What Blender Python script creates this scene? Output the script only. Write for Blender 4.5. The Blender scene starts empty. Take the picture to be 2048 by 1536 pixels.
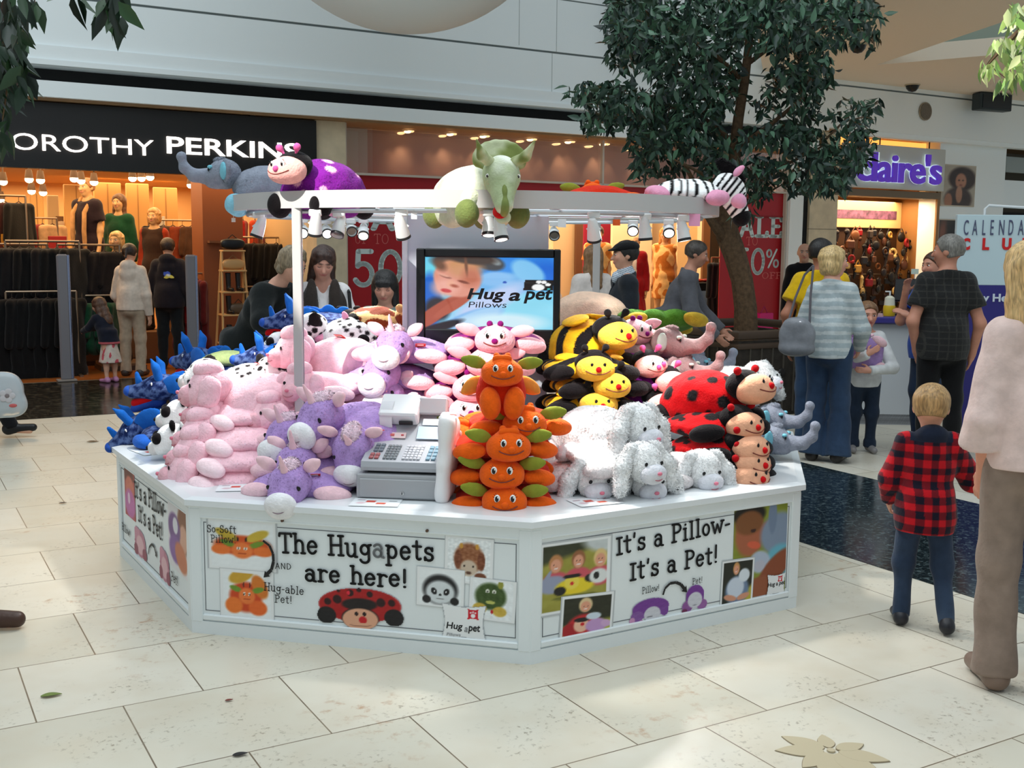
import bpy, math, random
import numpy as np
from mathutils import Vector, Matrix, Euler
random.seed(7); RNG = np.random.default_rng(7)
SC = bpy.context.scene
COL = SC.collection
R = math.radians

# ------------------------------------------------------------------ camera
F, PITCH, ROLL, HC = 2200.0, R(7.0), R(0.5), 1.62
_right = Vector((1, 0, 0)); _fwd = Vector((0, math.cos(PITCH), -math.sin(PITCH))); _up = Vector((0, math.sin(PITCH), math.cos(PITCH)))
_cr = _right * math.cos(ROLL) + _up * math.sin(ROLL)
_cu = -_right * math.sin(ROLL) + _up * math.cos(ROLL)
cam_d = bpy.data.cameras.new('camera'); cam_d.sensor_width = 36.0; cam_d.lens = F / 2048 * 36.0
cam_d.clip_start = 0.05; cam_d.clip_end = 200
cam = bpy.data.objects.new('camera', cam_d); COL.objects.link(cam)
cam.matrix_world = Matrix(((_cr.x, _cu.x, -_fwd.x, 0), (_cr.y, _cu.y, -_fwd.y, 0), (_cr.z, _cu.z, -_fwd.z, HC), (0, 0, 0, 1)))
SC.camera = cam

# ------------------------------------------------------------------ exposure, sky, daylight
SC.view_settings.view_transform = 'Standard'; SC.view_settings.look = 'None'
SC.view_settings.gamma = 1.0; SC.view_settings.exposure = 0.0
SC.view_settings.use_curve_mapping = False
wd = bpy.data.worlds.new('sky'); SC.world = wd; wd.use_nodes = True
bg = wd.node_tree.nodes['Background']; bg.inputs[0].default_value = (0.80, 0.93, 1.0, 1); bg.inputs[1].default_value = 0.49

def light(name, kind, loc, power, color=(1, 1, 1), rot=(0, 0, 0), size=1.0, size_y=None, spot=60, blend=.3, parent=None, radius=.05):
    d = bpy.data.lights.new(name, kind); d.energy = power; d.color = color
    if kind == 'AREA':
        d.size = size
        if size_y: d.shape = 'RECTANGLE'; d.size_y = size_y
    elif kind == 'SPOT':
        d.spot_size = R(spot); d.spot_blend = blend; d.shadow_soft_size = radius
    elif kind == 'POINT': d.shadow_soft_size = radius
    o = bpy.data.objects.new(name, d); COL.objects.link(o); o.location = loc; o.rotation_euler = rot
    if parent: o.parent = parent
    return o
def aim(o, target):
    o.rotation_euler = (Vector(target) - Vector(o.location)).to_track_quat('-Z', 'Y').to_euler()

# glazed roof over the court: soft overhead daylight
light('roof_skylight', 'AREA', (-0.5, 4.0, 9.0), 740, (0.87, 0.96, 1.0), (0, 0, R(30)), 9.0, 12.0)
# the shaft of sun that comes through the glazing onto the canopy
sun = light('sun_shaft', 'SPOT', (-4.2, -1.2, 8.2), 8200, (1.0, 0.96, 0.88), spot=6.2, blend=.12, radius=.03)
aim(sun, (-0.72, 4.75, 1.9))
sun2 = light('sun_shaft', 'SPOT', (-4.0, 1.0, 7.0), 3000, (1.0, 0.96, 0.86), spot=6.5, blend=.3, radius=.03)
aim(sun2, (2.25, 5.0, 2.62))

# ------------------------------------------------------------------ helpers: places
def ray(x, y):
    return _fwd + _cr * ((x - 1024) / F) + _cu * (-(y - 768) / F)
CP = Vector((0, 0, HC))
def at(x, y, Y):
    d = ray(x, y); return CP + d * (Y / d.y)
def onz(x, y, z=0.0):
    d = ray(x, y); return CP + d * ((z - HC) / d.z)
E1 = Vector((math.cos(R(30)), math.sin(R(30)), 0)); E2 = Vector((-math.sin(R(30)), math.cos(R(30)), 0))
FO = E2 * 14.0                      # origin of the shop-front frame (u along the fronts, d behind them)
def W(u, d=0, z=0): return FO + E1 * u + E2 * d + Vector((0, 0, z))
def fu(x, y, d=0.0):                # what the photo shows at (x,y) on the plane d behind the shop fronts -> (u, z)
    r = ray(x, y); P = CP + r * ((14.0 + d) / r.dot(E2))
    return P.dot(E1), P.z
FROT = R(30)

# ------------------------------------------------------------------ helpers: materials
MATS = {}
def srgb(c):
    return tuple(((v / 255) / 12.92 if v / 255 <= .04045 else ((v / 255 + .055) / 1.055) ** 2.4) for v in c)
def mat(name, col, rough=.6, metal=0, spec=.4, noise=0, nscale=20, bump=0, bscale=60, emit=0, sheen=0, coat=0, trans=0, attr=False, alpha=1, sub=0):
    if name in MATS: return MATS[name]
    m = bpy.data.materials.new(name); m.use_nodes = True; nt = m.node_tree; N = nt.nodes; L = nt.links
    b = N['Principled BSDF']; c = (*srgb(col), 1)
    b.inputs['Base Color'].default_value = c; b.inputs['Roughness'].default_value = rough; b.inputs['Metallic'].default_value = metal
    b.inputs['Specular IOR Level'].default_value = spec
    if sheen: b.inputs['Sheen Weight'].default_value = sheen; b.inputs['Sheen Roughness'].default_value = .5
    if coat: b.inputs['Coat Weight'].default_value = coat; b.inputs['Coat Roughness'].default_value = .1
    if trans: b.inputs['Transmission Weight'].default_value = trans
    if alpha < 1: b.inputs['Alpha'].default_value = alpha
    src = None
    if attr:
        a = N.new('ShaderNodeAttribute'); a.attribute_name = 'Col'; src = a.outputs['Color']
    tc = N.new('ShaderNodeTexCoord')
    if noise:
        n = N.new('ShaderNodeTexNoise'); n.inputs['Scale'].default_value = nscale; n.inputs['Detail'].default_value = 4
        L.new(tc.outputs['Object'], n.inputs['Vector'])
        mr = N.new('ShaderNodeMapRange'); mr.inputs[1].default_value = .3; mr.inputs[2].default_value = .7
        mr.inputs[3].default_value = 1 - noise; mr.inputs[4].default_value = 1 + noise
        L.new(n.outputs['Fac'], mr.inputs[0])
        mx = N.new('ShaderNodeVectorMath'); mx.operation = 'SCALE'
        if src: L.new(src, mx.inputs[0])
        else: mx.inputs[0].default_value = c[:3]
        L.new(mr.outputs[0], mx.inputs['Scale']); src = mx.outputs[0]
    if src: L.new(src, b.inputs['Base Color'])
    if emit:
        b.inputs['Emission Strength'].default_value = emit
        if src: L.new(src, b.inputs['Emission Color'])
        else: b.inputs['Emission Color'].default_value = c
    if bump:
        n2 = N.new('ShaderNodeTexNoise'); n2.inputs['Scale'].default_value = bscale; n2.inputs['Detail'].default_value = 5
        L.new(tc.outputs['Object'], n2.inputs['Vector'])
        bp = N.new('ShaderNodeBump'); bp.inputs['Strength'].default_value = bump; bp.inputs['Distance'].default_value = .01
        L.new(n2.outputs['Fac'], bp.inputs['Height']); L.new(bp.outputs[0], b.inputs['Normal'])
    MATS[name] = m
    return m
def cmat(col, rough=.6, **k):       # a plain material named by its colour
    col = [int(v) for v in col]
    return mat('paint_%02x%02x%02x_%d' % (*col, int(rough * 100)) + ''.join('_%s%s' % kv for kv in sorted(k.items())), col, rough, **k)
def cloth(col, noise=.18, **k): return mat('cloth_%02x%02x%02x' % tuple(col) + ''.join('_%s%s' % kv for kv in sorted(k.items())), col, .9, noise=noise, nscale=14, bump=.25, bscale=45, sheen=.15, spec=.15, **k)

# ------------------------------------------------------------------ helpers: objects
def tag(o, label=None, cat=None, group=None, kind=None):
    if label: o['label'] = label
    if cat: o['category'] = cat
    if group: o['group'] = group
    if kind: o['kind'] = kind
    return o
def thing(name, label, cat, loc=(0, 0, 0), rot=0, group=None):
    o = bpy.data.objects.new(name, None); o.empty_display_size = .1; COL.objects.link(o); o.location = loc
    o.rotation_euler = rot if isinstance(rot, (tuple, Euler)) else (0, 0, rot)
    return tag(o, label, cat, group)
def dup(o, parent=None):
    c = o.copy(); COL.objects.link(c)
    if parent is not None: c.parent = parent
    for ch in o.children: dup(ch, c)
    return c

class MB:
    def __init__(s): s.v = []; s.f = []; s.m = []; s.n = 0; s.sm = []
    def add(s, V, Fc, mi=0, smooth=True):
        V = np.asarray(V, float).reshape(-1, 3); s.v.append(V)
        for f in Fc: s.f.append([i + s.n for i in f]); s.m.append(mi); s.sm.append(smooth)
        s.n += len(V); return s
    def box(s, c, size, mi=0, rot=None, taper=1.0):
        h = np.array(size) / 2.0
        V = np.array([[x, y, z] for z in (-1, 1) for y in (-1, 1) for x in (-1, 1)], float) * h
        V[4:, :2] *= taper
        if rot is not None: V = V @ np.array(Euler(rot).to_matrix()).T
        return s.add(V + np.array(c), [(0, 2, 3, 1), (4, 5, 7, 6), (0, 1, 5, 4), (2, 6, 7, 3), (0, 4, 6, 2), (1, 3, 7, 5)], mi, False)
    def bevbox(s, c, size, b=.01, mi=0, rot=None):
        hx, hy, hz = [q / 2 for q in size]; V = []; 
        def ringp(x, y, z): return [(-x + b, -y, z), (x - b, -y, z), (x, -y + b, z), (x, y - b, z), (x - b, y, z), (-x + b, y, z), (-x, y - b, z), (-x, -y + b, z)]
        def ring0(x, y, z): return [(-x + b, -y + b, z), (x - b, -y + b, z), (x - b, -y + b, z), (x - b, y - b, z), (x - b, y - b, z), (-x + b, y - b, z), (-x + b, y - b, z), (-x + b, -y + b, z)]
        rings = [ring0(hx, hy, -hz), ringp(hx, hy, -hz + b), ringp(hx, hy, hz - b), ring0(hx, hy, hz)]
        V = np.array([p for r in rings for p in r], float)
        if rot is not None: V = V @ np.array(Euler(rot).to_matrix()).T
        Fc = [tuple(range(7, -1, -1)), tuple(range(24, 32))]
        for k in range(3):
            for i in range(8): j = (i + 1) % 8; Fc.append((k * 8 + i, k * 8 + j, k * 8 + 8 + j, k * 8 + 8 + i))
        return s.add(V + np.array(c), Fc, mi, False)
    def tube(s, path, r, n=8, mi=0, closed=False, caps=True):
        P = [Vector(p) for p in path]; rr = r if isinstance(r, (list, tuple)) else [r] * len(P); V = []; m = len(P)
        up = None
        for i, p in enumerate(P):
            if closed: t = P[(i + 1) % m] - P[i - 1]
            else: t = P[min(i + 1, m - 1)] - P[max(i - 1, 0)]
            t.normalize()
            if up is None: up = Vector((0, 0, 1)) if abs(t.z) < .9 else Vector((0, 1, 0))
            a = t.cross(up); a = a.normalized() if a.length > 1e-6 else Vector((1, 0, 0)); bb = a.cross(t).normalized(); up = bb
            for k in range(n):
                an = 2 * math.pi * k / n; V.append(p + (a * math.cos(an) + bb * math.sin(an)) * rr[i])
        Fc = []
        for i in range(m if closed else m - 1):
            i2 = (i + 1) % m
            for k in range(n): k2 = (k + 1) % n; Fc.append((i * n + k, i2 * n + k, i2 * n + k2, i * n + k2))
        if caps and not closed: Fc.append(tuple(range(n))); Fc.append(tuple(range((m - 1) * n + n - 1, (m - 1) * n - 1, -1)))
        return s.add([tuple(v) for v in V], Fc, mi, True)
    def cyl(s, p0, p1, r0, r1=None, n=16, mi=0): return s.tube([p0, p1], [r0, r0 if r1 is None else r1], n, mi)
    def lathe(s, prof, n=24, mi=0, c=(0, 0, 0), M=None, caps=False):
        V = []
        for (r, z) in prof:
            for k in range(n): a = 2 * math.pi * k / n; V.append((r * math.cos(a), r * math.sin(a), z))
        V = np.array(V)
        if M is not None: V = V @ np.array(M).T
        Fc = []
        for i in range(len(prof) - 1):
            for k in range(n): k2 = (k + 1) % n; Fc.append((i * n + k, i * n + k2, i * n + n + k2, i * n + n + k))
        if caps: Fc.append(tuple(range(n - 1, -1, -1))); Fc.append(tuple(range((len(prof) - 1) * n, len(prof) * n)))
        return s.add(V + np.array(c), Fc, mi, True)
    def ell(s, c, r, mi=0, n=14, rot=None):
        V = [(0, 0, -1)]; m = max(6, n // 2 + 1)
        for i in range(1, m):
            ph = math.pi * i / m - math.pi / 2
            for k in range(n): a = 2 * math.pi * k / n; V.append((math.cos(ph) * math.cos(a), math.cos(ph) * math.sin(a), math.sin(ph)))
        V.append((0, 0, 1)); V = np.array(V) * np.array(r)
        if rot is not None: V = V @ np.array(rot if not isinstance(rot, tuple) else Euler(rot).to_matrix()).T
        Fc = []; last = len(V) - 1
        for k in range(n):
            k2 = (k + 1) % n; Fc.append((0, 1 + k2, 1 + k))
            for i in range(m - 2): a = 1 + i * n; Fc.append((a + k, a + k2, a + n + k2, a + n + k))
            a = 1 + (m - 2) * n; Fc.append((a + k, a + k2, last))
        return s.add(V + np.array(c), Fc, mi, True)
    def prism(s, poly, z0, z1, mi=0, M=None, smooth=False):
        n = len(poly); V = np.array([(x, y, z0) for x, y in poly] + [(x, y, z1) for x, y in poly], float)
        if M is not None: V = np.array([tuple(M @ Vector(v)) for v in V])
        Fc = [tuple(range(n - 1, -1, -1)), tuple(range(n, 2 * n))] + [(i, (i + 1) % n, n + (i + 1) % n, n + i) for i in range(n)]
        return s.add(V, Fc, mi, smooth)
    def mesh(s, name, mats, sharp=35, M=None):
        me = bpy.data.meshes.new(name); V = np.concatenate(s.v) if s.v else np.zeros((0, 3))
        me.from_pydata(V.tolist(), [], s.f)
        for m in (mats if isinstance(mats, (list, tuple)) else [mats]): me.materials.append(m)
        me.polygons.foreach_set('material_index', s.m); me.polygons.foreach_set('use_smooth', s.sm)
        if M is not None: me.transform(M)
        if sharp and any(s.sm):
            try: me.set_sharp_from_angle(angle=R(sharp))
            except Exception: pass
        me.update(); return me
def add(name, mesh, parent=None, loc=(0, 0, 0), rot=(0, 0, 0), scale=None):
    o = bpy.data.objects.new(name, mesh); COL.objects.link(o); o.location = loc; o.rotation_euler = rot if isinstance(rot, (tuple, Euler)) else (0, 0, rot)
    if scale: o.scale = scale if isinstance(scale, tuple) else (scale,) * 3
    if parent is not None: o.parent = parent
    return o
def build(name, mb, mats, parent=None, loc=(0, 0, 0), rot=(0, 0, 0), sharp=35): return add(name, mb.mesh(name, mats, sharp), parent, loc, rot)
def struct(name, mb, mats, loc=(0, 0, 0), rot=(0, 0, 0)): return tag(build(name, mb, mats, None, loc, rot), kind='structure')

# ------------------------------------------------------------------ helpers: soft bodies (distance fields -> one surface)
def _smin(a, b, k):
    if k <= 0: return np.minimum(a, b)
    h = np.maximum(k - np.abs(a - b), 0) / k
    return np.minimum(a, b) - h * h * k * .25
def _rotm(rot):
    if rot is None: return None
    return np.array(Euler(rot).to_matrix()) if isinstance(rot, tuple) else np.array(rot)
# primitives: E(c,r,rot) ellipsoid, C(a,b,r0,r1) round cone, K = cone with flat far end, S(c,half,p,rot) super-ellipsoid pillow
def E(c, r, rot=None, k=.02, op='+'): return dict(t='E', c=np.array(c, float), r=np.array(r, float), R=_rotm(rot), k=k, op=op)
def C(a, b, r0, r1=None, k=.02, flat=False, op='+'): return dict(t='C', a=np.array(a, float), b=np.array(b, float), r0=r0, r1=r0 if r1 is None else r1, k=k, flat=flat, op=op)
def S(c, h, p=3.0, pz=2.0, rot=None, k=.02, op='+'): return dict(t='S', c=np.array(c, float), r=np.array(h, float), p=p, pz=pz, R=_rotm(rot), k=k, op=op)
def CUT(p, n): return dict(t='P', p=np.array(p, float), n=np.array(n, float) / np.linalg.norm(n))
def _bb(q):
    if q['t'] == 'C':
        m = max(q['r0'], q['r1']); return np.minimum(q['a'], q['b']) - m, np.maximum(q['a'], q['b']) + m
    m = q['r'].max() if q['R'] is not None else q['r']
    return q['c'] - m, q['c'] + m
def _dist(q, X):
    if q['t'] == 'C':
        ab = q['b'] - q['a']; L2 = max(ab @ ab, 1e-9); pa = X - q['a']; t = (pa @ ab) / L2
        tc = np.clip(t, 0, 1) if not q['flat'] else np.maximum(t, 0)
        tc2 = np.clip(tc, 0, 1.2)
        d = np.linalg.norm(pa - tc[..., None] * ab, axis=-1) - (q['r0'] + (q['r1'] - q['r0']) * tc2)
        if q['flat']: d = np.maximum(d, (t - 1) * math.sqrt(L2))
        return d
    P = X - q['c']
    if q['R'] is not None: P = P @ q['R']
    if q['t'] == 'E':
        k0 = np.linalg.norm(P / q['r'], axis=-1); k1 = np.linalg.norm(P / q['r'] ** 2, axis=-1)
        return k0 * (k0 - 1) / np.maximum(k1, 1e-6)
    A = np.abs(P / q['r']); f = (A[..., 0] ** q['p'] + A[..., 1] ** q['p']) ** (q['pz'] / q['p']) + A[..., 2] ** q['pz']
    return (np.maximum(f, 1e-9) ** (1 / q['pz']) - 1) * q['r'].min()
def field(prims, h):
    lo = np.min([_bb(q)[0] for q in prims if q['t'] != 'P' and q.get('op') == '+'], 0) - 2.5 * h; hi = np.max([_bb(q)[1] for q in prims if q['t'] != 'P' and q.get('op') == '+'], 0) + 2.5 * h
    n = np.ceil((hi - lo) / h).astype(int) + 1
    ax = [lo[i] + h * np.arange(n[i]) for i in range(3)]
    D = np.full(n, 1.0, np.float32)
    for q in prims:
        if q['t'] == 'P':
            g = (ax[0][:, None, None] - q['p'][0]) * q['n'][0] + (ax[1][None, :, None] - q['p'][1]) * q['n'][1] + (ax[2][None, None, :] - q['p'][2]) * q['n'][2]
            D = np.maximum(D, g.astype(np.float32)); continue
        a, b = _bb(q); m = q['k'] + 3 * h
        i0 = np.clip(np.floor((a - m - lo) / h).astype(int), 0, n - 1); i1 = np.clip(np.ceil((b + m - lo) / h).astype(int) + 1, 1, n)
        if (i1 <= i0).any(): continue
        sl = tuple(slice(i0[i], i1[i]) for i in range(3))
        X = np.stack(np.meshgrid(*[ax[i][sl[i]] for i in range(3)], indexing='ij'), -1)
        d = _dist(q, X).astype(np.float32)
        D[sl] = _smin(D[sl], d, q['k']) if q['op'] == '+' else np.maximum(D[sl], -d)
    return D, lo
def nets(D, lo, h):
    s = D < 0; n = np.array(D.shape)
    c8 = [s[i:n[0] - 1 + i, j:n[1] - 1 + j, k:n[2] - 1 + k] for i in (0, 1) for j in (0, 1) for k in (0, 1)]
    cnt = sum(c.astype(np.int8) for c in c8); act = (cnt > 0) & (cnt < 8)
    idx = np.full(act.shape, -1, np.int64); I = np.argwhere(act); idx[act] = np.arange(len(I))
    acc = np.zeros((len(I), 3)); w = np.zeros(len(I))
    cor = [(i, j, k) for i in (0, 1) for j in (0, 1) for k in (0, 1)]
    val = {c: D[I[:, 0] + c[0], I[:, 1] + c[1], I[:, 2] + c[2]].astype(float) for c in cor}
    for a in cor:
        for ax in range(3):
            if a[ax] == 1: continue
            b = list(a); b[ax] = 1; b = tuple(b); va, vb = val[a], val[b]; m = (va < 0) != (vb < 0)
            t = np.where(m, va / np.where(m, va - vb, 1), 0)
            P = np.tile(np.array(a, float), (len(I), 1)); P[:, ax] = t
            acc[m] += P[m]; w[m] += 1
    V = lo + h * (I + acc / np.maximum(w, 1)[:, None])
    Q = []
    for ax in range(3):
        o = [i for i in range(3) if i != ax]
        sa = np.take(s, range(n[ax] - 1), ax); sb = np.take(s, range(1, n[ax]), ax); X = np.argwhere(sa != sb)
        X = X[(X[:, o[0]] > 0) & (X[:, o[1]] > 0) & (X[:, o[0]] < n[o[0]] - 1) & (X[:, o[1]] < n[o[1]] - 1)]
        def ci(d0, d1):
            Y = X.copy(); Y[:, o[0]] -= d0; Y[:, o[1]] -= d1; return idx[Y[:, 0], Y[:, 1], Y[:, 2]]
        q = np.stack([ci(1, 1), ci(0, 1), ci(0, 0), ci(1, 0)], 1)
        flip = s[X[:, 0], X[:, 1], X[:, 2]]
        if ax == 1: flip = ~flip
        q[~flip] = q[~flip][:, ::-1]
        Q.append(q)
    Q = np.concatenate(Q); Q = Q[(Q >= 0).all(1)]
    return V, Q
def vnormals(V, Q):
    a = V[Q[:, 2]] - V[Q[:, 0]]; b = V[Q[:, 3]] - V[Q[:, 1]]; fn = np.cross(a, b); N = np.zeros_like(V)
    for i in range(4): np.add.at(N, Q[:, i], fn)
    return N / np.maximum(np.linalg.norm(N, axis=1), 1e-9)[:, None]
def snoise(P, s, seed=0):
    r = np.random.default_rng(seed); o = np.zeros(len(P))
    for k in range(5):
        K = r.normal(size=3); K *= s / np.linalg.norm(K) * r.uniform(.7, 1.5); o += np.sin(P @ K + r.uniform(0, 6.3))
    return o / 5
def soft(name, prims, h, material, color=None, wob=0, wobs=60, fur=0, furlen=.012, furw=.0035, seed=1, droop=.3, aniso=(1, 1, 1)):
    """one closed soft surface; color(P)->(n,3) sRGB gives the fabric its own pattern; fur = pile tufts on the same mesh"""
    D, lo = field(prims, h); V, Q = nets(D, lo, h)
    if len(V) == 0: V = np.zeros((4, 3)); Q = np.array([[0, 1, 2, 3]])
    # one pass of smoothing
    A = np.zeros_like(V); c = np.zeros(len(V))
    for i in range(4):
        np.add.at(A, Q[:, i], V[Q[:, (i + 1) % 4]] + V[Q[:, (i + 3) % 4]]); np.add.at(c, Q[:, i], 2)
    V = V * .5 + .5 * A / np.maximum(c, 1)[:, None]
    N = vnormals(V, Q)
    if wob: V = V + N * (snoise(V * np.array(aniso), wobs, seed) * wob)[:, None]
    nv = len(V); faces = Q; T = None
    cols = color(V) if color else None
    if fur:
        r = np.random.default_rng(seed); ii = r.integers(0, len(Q), fur); w4 = r.dirichlet((1, 1, 1, 1), fur)
        B = np.einsum('fi,fij->fj', w4, V[Q[ii]]); NN = N[Q[ii, 0]]
        tg = r.normal(size=(fur, 3)) * .6 + np.array([0, 0, -droop]); tg -= NN * np.sum(tg * NN, 1)[:, None]; tg /= np.maximum(np.linalg.norm(tg, axis=1), 1e-6)[:, None]; d = NN * r.uniform(.06, .3, fur)[:, None] + tg
        d /= np.linalg.norm(d, axis=1)[:, None]
        side = np.cross(d, NN + r.normal(size=(fur, 3)) * .08); side /= np.maximum(np.linalg.norm(side, axis=1), 1e-6)[:, None]
        ln = furlen * r.uniform(.5, 1.2, fur)[:, None]; B = B - NN * .002
        TV = np.stack([B - side * furw, B + side * furw, B + d * ln], 1).reshape(-1, 3); T = np.arange(fur * 3).reshape(-1, 3) + nv
        if color is not None:
            cb = color(B); tw = r.uniform(.88, 1.1, fur)[:, None]; cols = np.concatenate([cols, np.repeat(np.clip(cb * tw, 0, 255), 3, 0)])
        V = np.concatenate([V, TV])
    me = bpy.data.meshes.new(name)
    nf = len(faces) * 4 + (0 if T is None else len(T) * 3)
    me.vertices.add(len(V)); me.vertices.foreach_set('co', V.astype(np.float32).ravel())
    loops = faces.ravel() if T is None else np.concatenate([faces.ravel(), T.ravel()])
    me.loops.add(nf); me.loops.foreach_set('vertex_index', loops.astype(np.int32))
    ls = np.arange(len(faces)) * 4
    if T is not None: ls = np.concatenate([ls, len(faces) * 4 + np.arange(len(T)) * 3])
    me.polygons.add(len(ls)); me.polygons.foreach_set('loop_start', ls.astype(np.int32))
    me.polygons.foreach_set('use_smooth', np.ones(len(ls), bool))
    me.update(calc_edges=True); me.validate()
    if cols is not None:
        ca = me.color_attributes.new('Col', 'FLOAT_COLOR', 'POINT')
        c = np.clip(cols, 0, 255) / 255.0; lin = np.where(c <= .04045, c / 12.92, ((c + .055) / 1.055) ** 2.4)
        ca.data.foreach_set('color', np.concatenate([lin, np.ones((len(lin), 1))], 1).astype(np.float32).ravel())
    me.materials.append(material)
    if T is not None:
        NV = vnormals(V[:nv], faces); NF = NN * .95 + d * .2 + r.normal(size=NN.shape) * .1; NF /= np.linalg.norm(NF, axis=1)[:, None]
        try: me.normals_split_custom_set_from_vertices(np.concatenate([NV, np.repeat(NF, 3, 0)]).tolist())
        except Exception as ex: print('normals', ex)
    return me
def const(c): return lambda P: np.tile(np.array(c, float), (len(P), 1))

# flat printed pictures: colour is the print itself
def picture(name, w, h, paint, nx, ny, material, thick=0):
    xs = np.linspace(0, 1, nx + 1); ys = np.linspace(0, 1, ny + 1); X, Y = np.meshgrid(xs, ys)
    c = paint(X.ravel(), Y.ravel()); msk = None
    if isinstance(c, tuple): c, msk = c
    V = np.stack([(X.ravel() - .5) * w, np.zeros(X.size), (.5 - Y.ravel()) * h], 1)
    i = np.arange(nx * ny); r = i // nx; q = i % nx; a = r * (nx + 1) + q
    Fc = np.stack([a + nx + 1, a + nx + 2, a + 1, a], 1)
    if msk is not None: Fc = Fc[(msk[Fc] > .5).sum(1) >= 3]
    me = bpy.data.meshes.new(name); me.from_pydata(V.tolist(), [], Fc.tolist())
    ca = me.color_attributes.new('Col', 'FLOAT_COLOR', 'POINT'); c = np.clip(c, 0, 255) / 255.0
    lin = np.where(c <= .04045, c / 12.92, ((c + .055) / 1.055) ** 2.4)
    ca.data.foreach_set('color', np.concatenate([lin, np.ones((len(lin), 1))], 1).astype(np.float32).ravel())
    me.materials.append(material); return me
class Paint:
    """tiny painter: soft ellipses, polygons and bands on a unit picture (x right, y down)"""
    def __init__(s, x, y, base, asp=1.0): s.x = x; s.y = y; s.a = asp; s.c = np.tile(np.array(base, float), (len(x), 1))
    def mix(s, m, col): s.c = s.c * (1 - m[:, None]) + np.array(col, float) * m[:, None]; return s
    def ell(s, cx, cy, rx, ry, col, rot=0, soft=.12, a=1.0):
        dx = (s.x - cx) * s.a; dy = s.y - cy; c, sn = math.cos(rot), math.sin(rot); u = dx * c + dy * sn; v = -dx * sn + dy * c
        d = np.sqrt((u / (rx * s.a)) ** 2 + (v / ry) ** 2); return s.mix(a * np.clip((1 + soft - d) / (2 * soft), 0, 1), col)
    def half(s, px, py, nx, ny, col, soft=.02, a=1.0):
        d = (s.x - px) * nx + (s.y - py) * ny; return s.mix(a * np.clip(.5 - d / soft, 0, 1), col)
    def rect(s, x0, y0, x1, y1, col, a=1.0): return s.mix(a * ((s.x >= x0) & (s.x <= x1) & (s.y >= y0) & (s.y <= y1)).astype(float), col)
    def noise(s, sc, amp, seed=0):
        n = snoise(np.stack([s.x * s.a, s.y, s.x * 0], 1), sc, seed) + snoise(np.stack([s.x * s.a, s.y, s.x * 0], 1), sc * 2.3, seed + 1) * .6
        s.c = np.clip(s.c + (n * amp)[:, None], 0, 255); return s

# lettering from the built-in font, as thin solid letters. Result: x right, z up, faces -y
def text_mesh(name, body, size, material, depth=.01, bold=0, sx=1.0, align='LEFT', space=1.0, shear=0):
    cu = bpy.data.curves.new(name, 'FONT'); cu.body = body; cu.size = size; cu.extrude = depth / 2; cu.offset = bold; cu.align_x = align
    cu.space_character = space; cu.shear = shear; cu.resolution_u = 4
    o = bpy.data.objects.new(name, cu); COL.objects.link(o)
    bpy.context.view_layer.update()
    dg = bpy.context.evaluated_depsgraph_get(); me = bpy.data.meshes.new_from_object(o.evaluated_get(dg))
    bpy.data.objects.remove(o); bpy.data.curves.remove(cu)
    me.transform(Matrix(((sx, 0, 0, 0), (0, 0, -1, 0), (0, 1, 0, 0), (0, 0, 0, 1))))
    me.materials.clear(); me.materials.append(material); me.name = name
    return me
def fit_text(name, body, w, h, material, depth=.008, bold=0, space=1.0, shear=0):
    """letters scaled to fill w x h, origin at bottom left"""
    me = text_mesh(name, body, 1.0, material, depth, bold, 1.0, 'LEFT', space, shear)
    co = np.zeros(len(me.vertices) * 3); me.vertices.foreach_get('co', co); co = co.reshape(-1, 3)
    lo = co.min(0); hi = co.max(0)
    me.transform(Matrix.Diagonal((w / (hi[0] - lo[0]), 1, h / (hi[2] - lo[2]), 1)) @ Matrix.Translation((-lo[0], 0, -lo[2])))
    return me
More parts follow.
